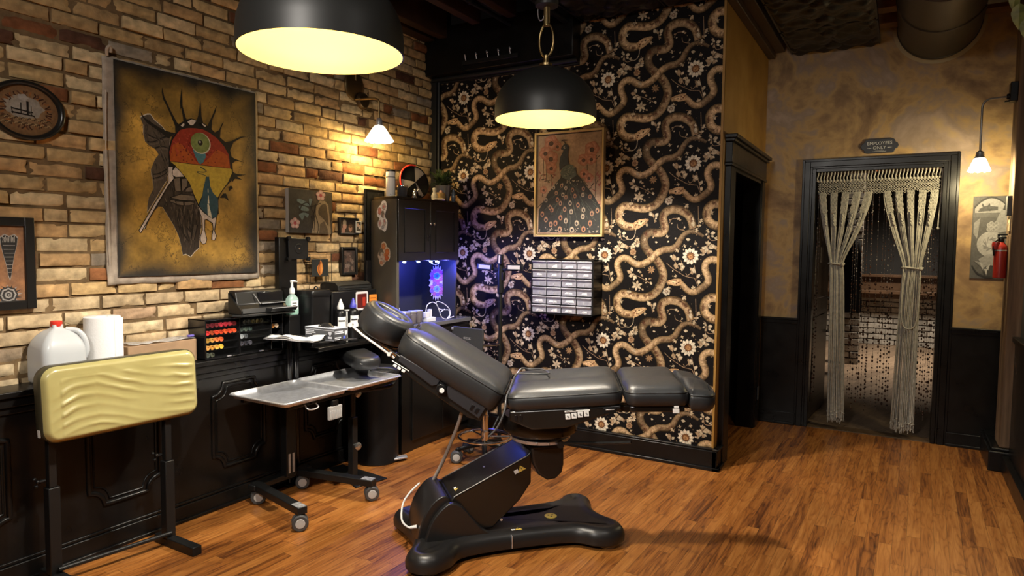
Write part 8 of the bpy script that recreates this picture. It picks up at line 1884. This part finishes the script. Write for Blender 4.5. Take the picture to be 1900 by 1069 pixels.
b = MB(); b.tube(smoothpath([(0.012, YC-0.025, 1.27), (0.010, YC-0.03, 1.0), (0.025, YC-0.03, 0.86), (0.065, YC-0.03, 0.83), (0.105, YC-0.03, 0.87), (0.120, YC-0.03, 1.05), (0.118, YC-0.025, 1.26)], 6), 0.005, 8); b.build('hanging_loop', M_CORD, mc, smooth=60)
b = MB(); b.tube(smoothpath([(0.228, YC-0.01, 2.0), (0.226, YC-0.012, 1.8), (0.216, YC-0.012, 1.62), (0.218, YC-0.012, 1.57)], 5), 0.005, 8); b.sphere((0.217, YC-0.012, 1.572), 0.011, 8, 6); b.build('side_cord', M_CORD, mc, smooth=60)
# bead strings, many, one mass
b = MB(); rs = random.Random(14)
M_BEAD = colmat('dark beads', 0.25, vary=0.2)
for x in [-0.585, -0.572, -0.33, -0.315, -0.298, -0.27, -0.255, -0.235, -0.21, -0.205, -0.165, -0.13, -0.112, -0.09, -0.07, -0.055, 0.118, 0.13, 0.15, 0.165, 0.18, 0.195, 0.205, 0.222]:
    y = 5.77+rs.uniform(-0.008, 0.008); zb = 0.16+rs.uniform(-0.03, 0.12); b.tube([(x, y, 2.0), (x+0.004, y, 1.0), (x, y, zb)], 0.0009, 4, col=(0.10, 0.075, 0.06))
    z = 1.97
    while z > zb:
        upper = z > 1.15; r = rs.choice((0.0022, 0.003, 0.005)) if upper else rs.choice((0.003, 0.0055, 0.0075))
        c = rs.choice(((0.25, 0.18, 0.14), (0.35, 0.32, 0.30), (0.12, 0.05, 0.03))) if upper else rs.choice(((0.035, 0.014, 0.008), (0.05, 0.02, 0.01), (0.015, 0.008, 0.006)))
        b.sphere((x, y, z), r, 6, 4, col=c, sc=(1, 1, rs.choice((1, 1, 1.7)))); z -= rs.uniform(0.018, 0.045) if upper else rs.uniform(0.022, 0.05)
o = b.build('bead_curtain', M_BEAD, origin=(-0.18, 5.77, 2.0), smooth=60); tag(o, 'thin strings of dark beads hanging in the doorway behind the macrame curtain', 'bead curtain', kind='stuff')
# the open door leaf, coat and rack seen through it
dl = thing('open_door', 'dark open door leaf with a pale hanging sign just inside the curtained doorway', 'door', (-0.66, 6.1, 0))
b = MB(Matrix.Translation((-0.640, 5.82, 0)) @ Matrix.Rotation(rad(86), 4, 'Z')); b.box(0, 0.80, -0.02, 0.02, 0.01, 2.0)
for z0, z1 in ((0.15, 0.85), (1.0, 1.85)): b.box(0.12, 0.68, -0.028, -0.02, z0, z1)
lf = b.build('door_leaf', mat('dark brown door', (0.035, 0.024, 0.018), 0.4), dl, bevel=0.004)
TDl = Matrix.Translation((-0.640, 5.82, 0)) @ Matrix.Rotation(rad(86), 4, 'Z')
b = MB(TDl); b.cyl((0.74, -0.02, 0.98), (0.74, -0.07, 0.98), 0.010, n=12); b.sphere((0.74, -0.085, 0.98), 0.026, 14, 8); b.cyl((0.74, -0.02, 0.68), (0.74, -0.05, 0.68), 0.012, n=12); b.sphere((0.74, -0.055, 0.68), 0.016, 12, 8); b.build('door_knob', M_CHROME, lf)
b = MB(TDl); b.loft([[(0.36+x*0.055, -0.0285-d, 1.58+y*0.10) for x, y in [(cos(2*pi*i/20)*(1+0.12*cos(6*2*pi*i/20)), sin(2*pi*i/20)) for i in range(20)]] for d in (0, 0.004)]); b.box(0.31, 0.41, -0.033, -0.0285, 1.30, 1.43); b.build('hanging_sign', mat('pale sign', (0.16, 0.13, 0.12), 0.5, vary=0.5, vscale=60), lf)
ct = thing('hanging_coat', 'black coat hanging in the room beyond the curtain', 'coat', (-0.52, 8.4, 1.6))
b = MB(); n = 30; R = []
for k, (z, rx, ry) in enumerate(((1.62, 0.02, 0.02), (1.58, 0.06, 0.05), (1.50, 0.11, 0.07), (1.3, 0.125, 0.08), (1.0, 0.135, 0.085), (0.75, 0.15, 0.09), (0.70, 0.14, 0.085))):
    R.append([(-0.53+rx*cos(2*pi*i/n)*(1+0.12*cos(7*2*pi*i/n+k*0.4)), 8.5+ry*sin(2*pi*i/n)*(1+0.15*cos(7*2*pi*i/n)), z) for i in range(n)])
b.loft(R); b.build('coat_body', mat('black cloth', (0.008, 0.008, 0.009), 0.9), ct, smooth=60)
b = MB(); b.tube(smoothpath([(-0.62, 8.46, 1.50), (-0.65, 8.43, 1.3), (-0.645, 8.42, 1.0), (-0.63, 8.42, 0.85)], 4), [0.045]*4+[0.05]*5+[0.045]*4, 12); b.build('sleeve', mat('black sleeve cloth', (0.009, 0.009, 0.010), 0.9), ct, smooth=60)
b = MB(); b.tube(smoothpath([(-0.53, 8.5, 1.62), (-0.53, 8.5, 1.68), (-0.51, 8.5, 1.70), (-0.50, 8.5, 1.68)], 4), 0.004, 6); b.cyl((-0.56, 8.52, 1.70), (-0.40, 8.52, 1.70), 0.008, n=8); b.cyl((-0.56, 8.52, 0.0), (-0.56, 8.52, 1.75), 0.012, n=10); b.build('coat_stand', M_BLACKMETAL, ct)

# ---- ceiling clutter: conduits, hooks
for x, z, r, lab in ((-2.02, 2.93, 0.022, 'black conduit pipe along the joists nearest the tin panels'), (-2.45, 2.97, 0.016, 'thin black conduit pipe between the joists')):
    b = MB(); b.cyl((x, -1.0, z), (x, 4.115, z), r, n=16)
    for y in (1.5, 2.6, 3.6): b.lathe([(r+0.004, -0.012), (r+0.006, 0), (r+0.004, 0.012)], (x, y, z), 16, axis=(0, 1, 0), cap0=True, cap1=True)
    tag(b.build('conduit_pipe', M_BLACKMETAL, origin=(x, 2, z), smooth=50), lab, 'pipe')
hk = thing('ceiling_hook', 'black curved hook under the conduit, farthest from the wallpaper', 'hook', (-2.06, 2.85, 2.93), 'ceiling hooks')
b = MB(); b.tube(smoothpath([(0, 0, 0), (0, 0, -0.05), (0.012, 0.0, -0.085), (0.035, 0, -0.085), (0.045, 0, -0.06)], 5), 0.004, 8); b.T = Matrix.Identity(4)
bmesh.ops.translate(b.bm, verts=b.bm.verts, vec=Vector((-2.06, 2.85, 2.93))); b.build('hook_wire', M_STEEL, hk)
for k, y in enumerate((3.35, 3.8)):
    dup(hk, (-2.06, y, 2.93), ('black curved hook under the conduit, middle of the three', 'black curved hook under the conduit, nearest the wallpaper')[k], 'ceiling hooks')
t = thing('hook_rail', 'small black rail with a row of five little hooks under the soffit', 'hook rail', (-2.6, 4.10, 2.80))
b = MB(); b.box(-2.85, -2.38, 4.095, 4.12, 2.735, 2.765); b.build('rail', M_BLACKMETAL, t, bevel=0.002)
for k in range(5):
    x = -2.82+0.095*k; b = MB(); b.tube(smoothpath([(x, 4.10, 2.765), (x, 4.085, 2.80), (x+0.01, 4.07, 2.80), (x+0.02, 4.07, 2.785)], 4), 0.004, 8); b.build('hook', M_STEEL, t)
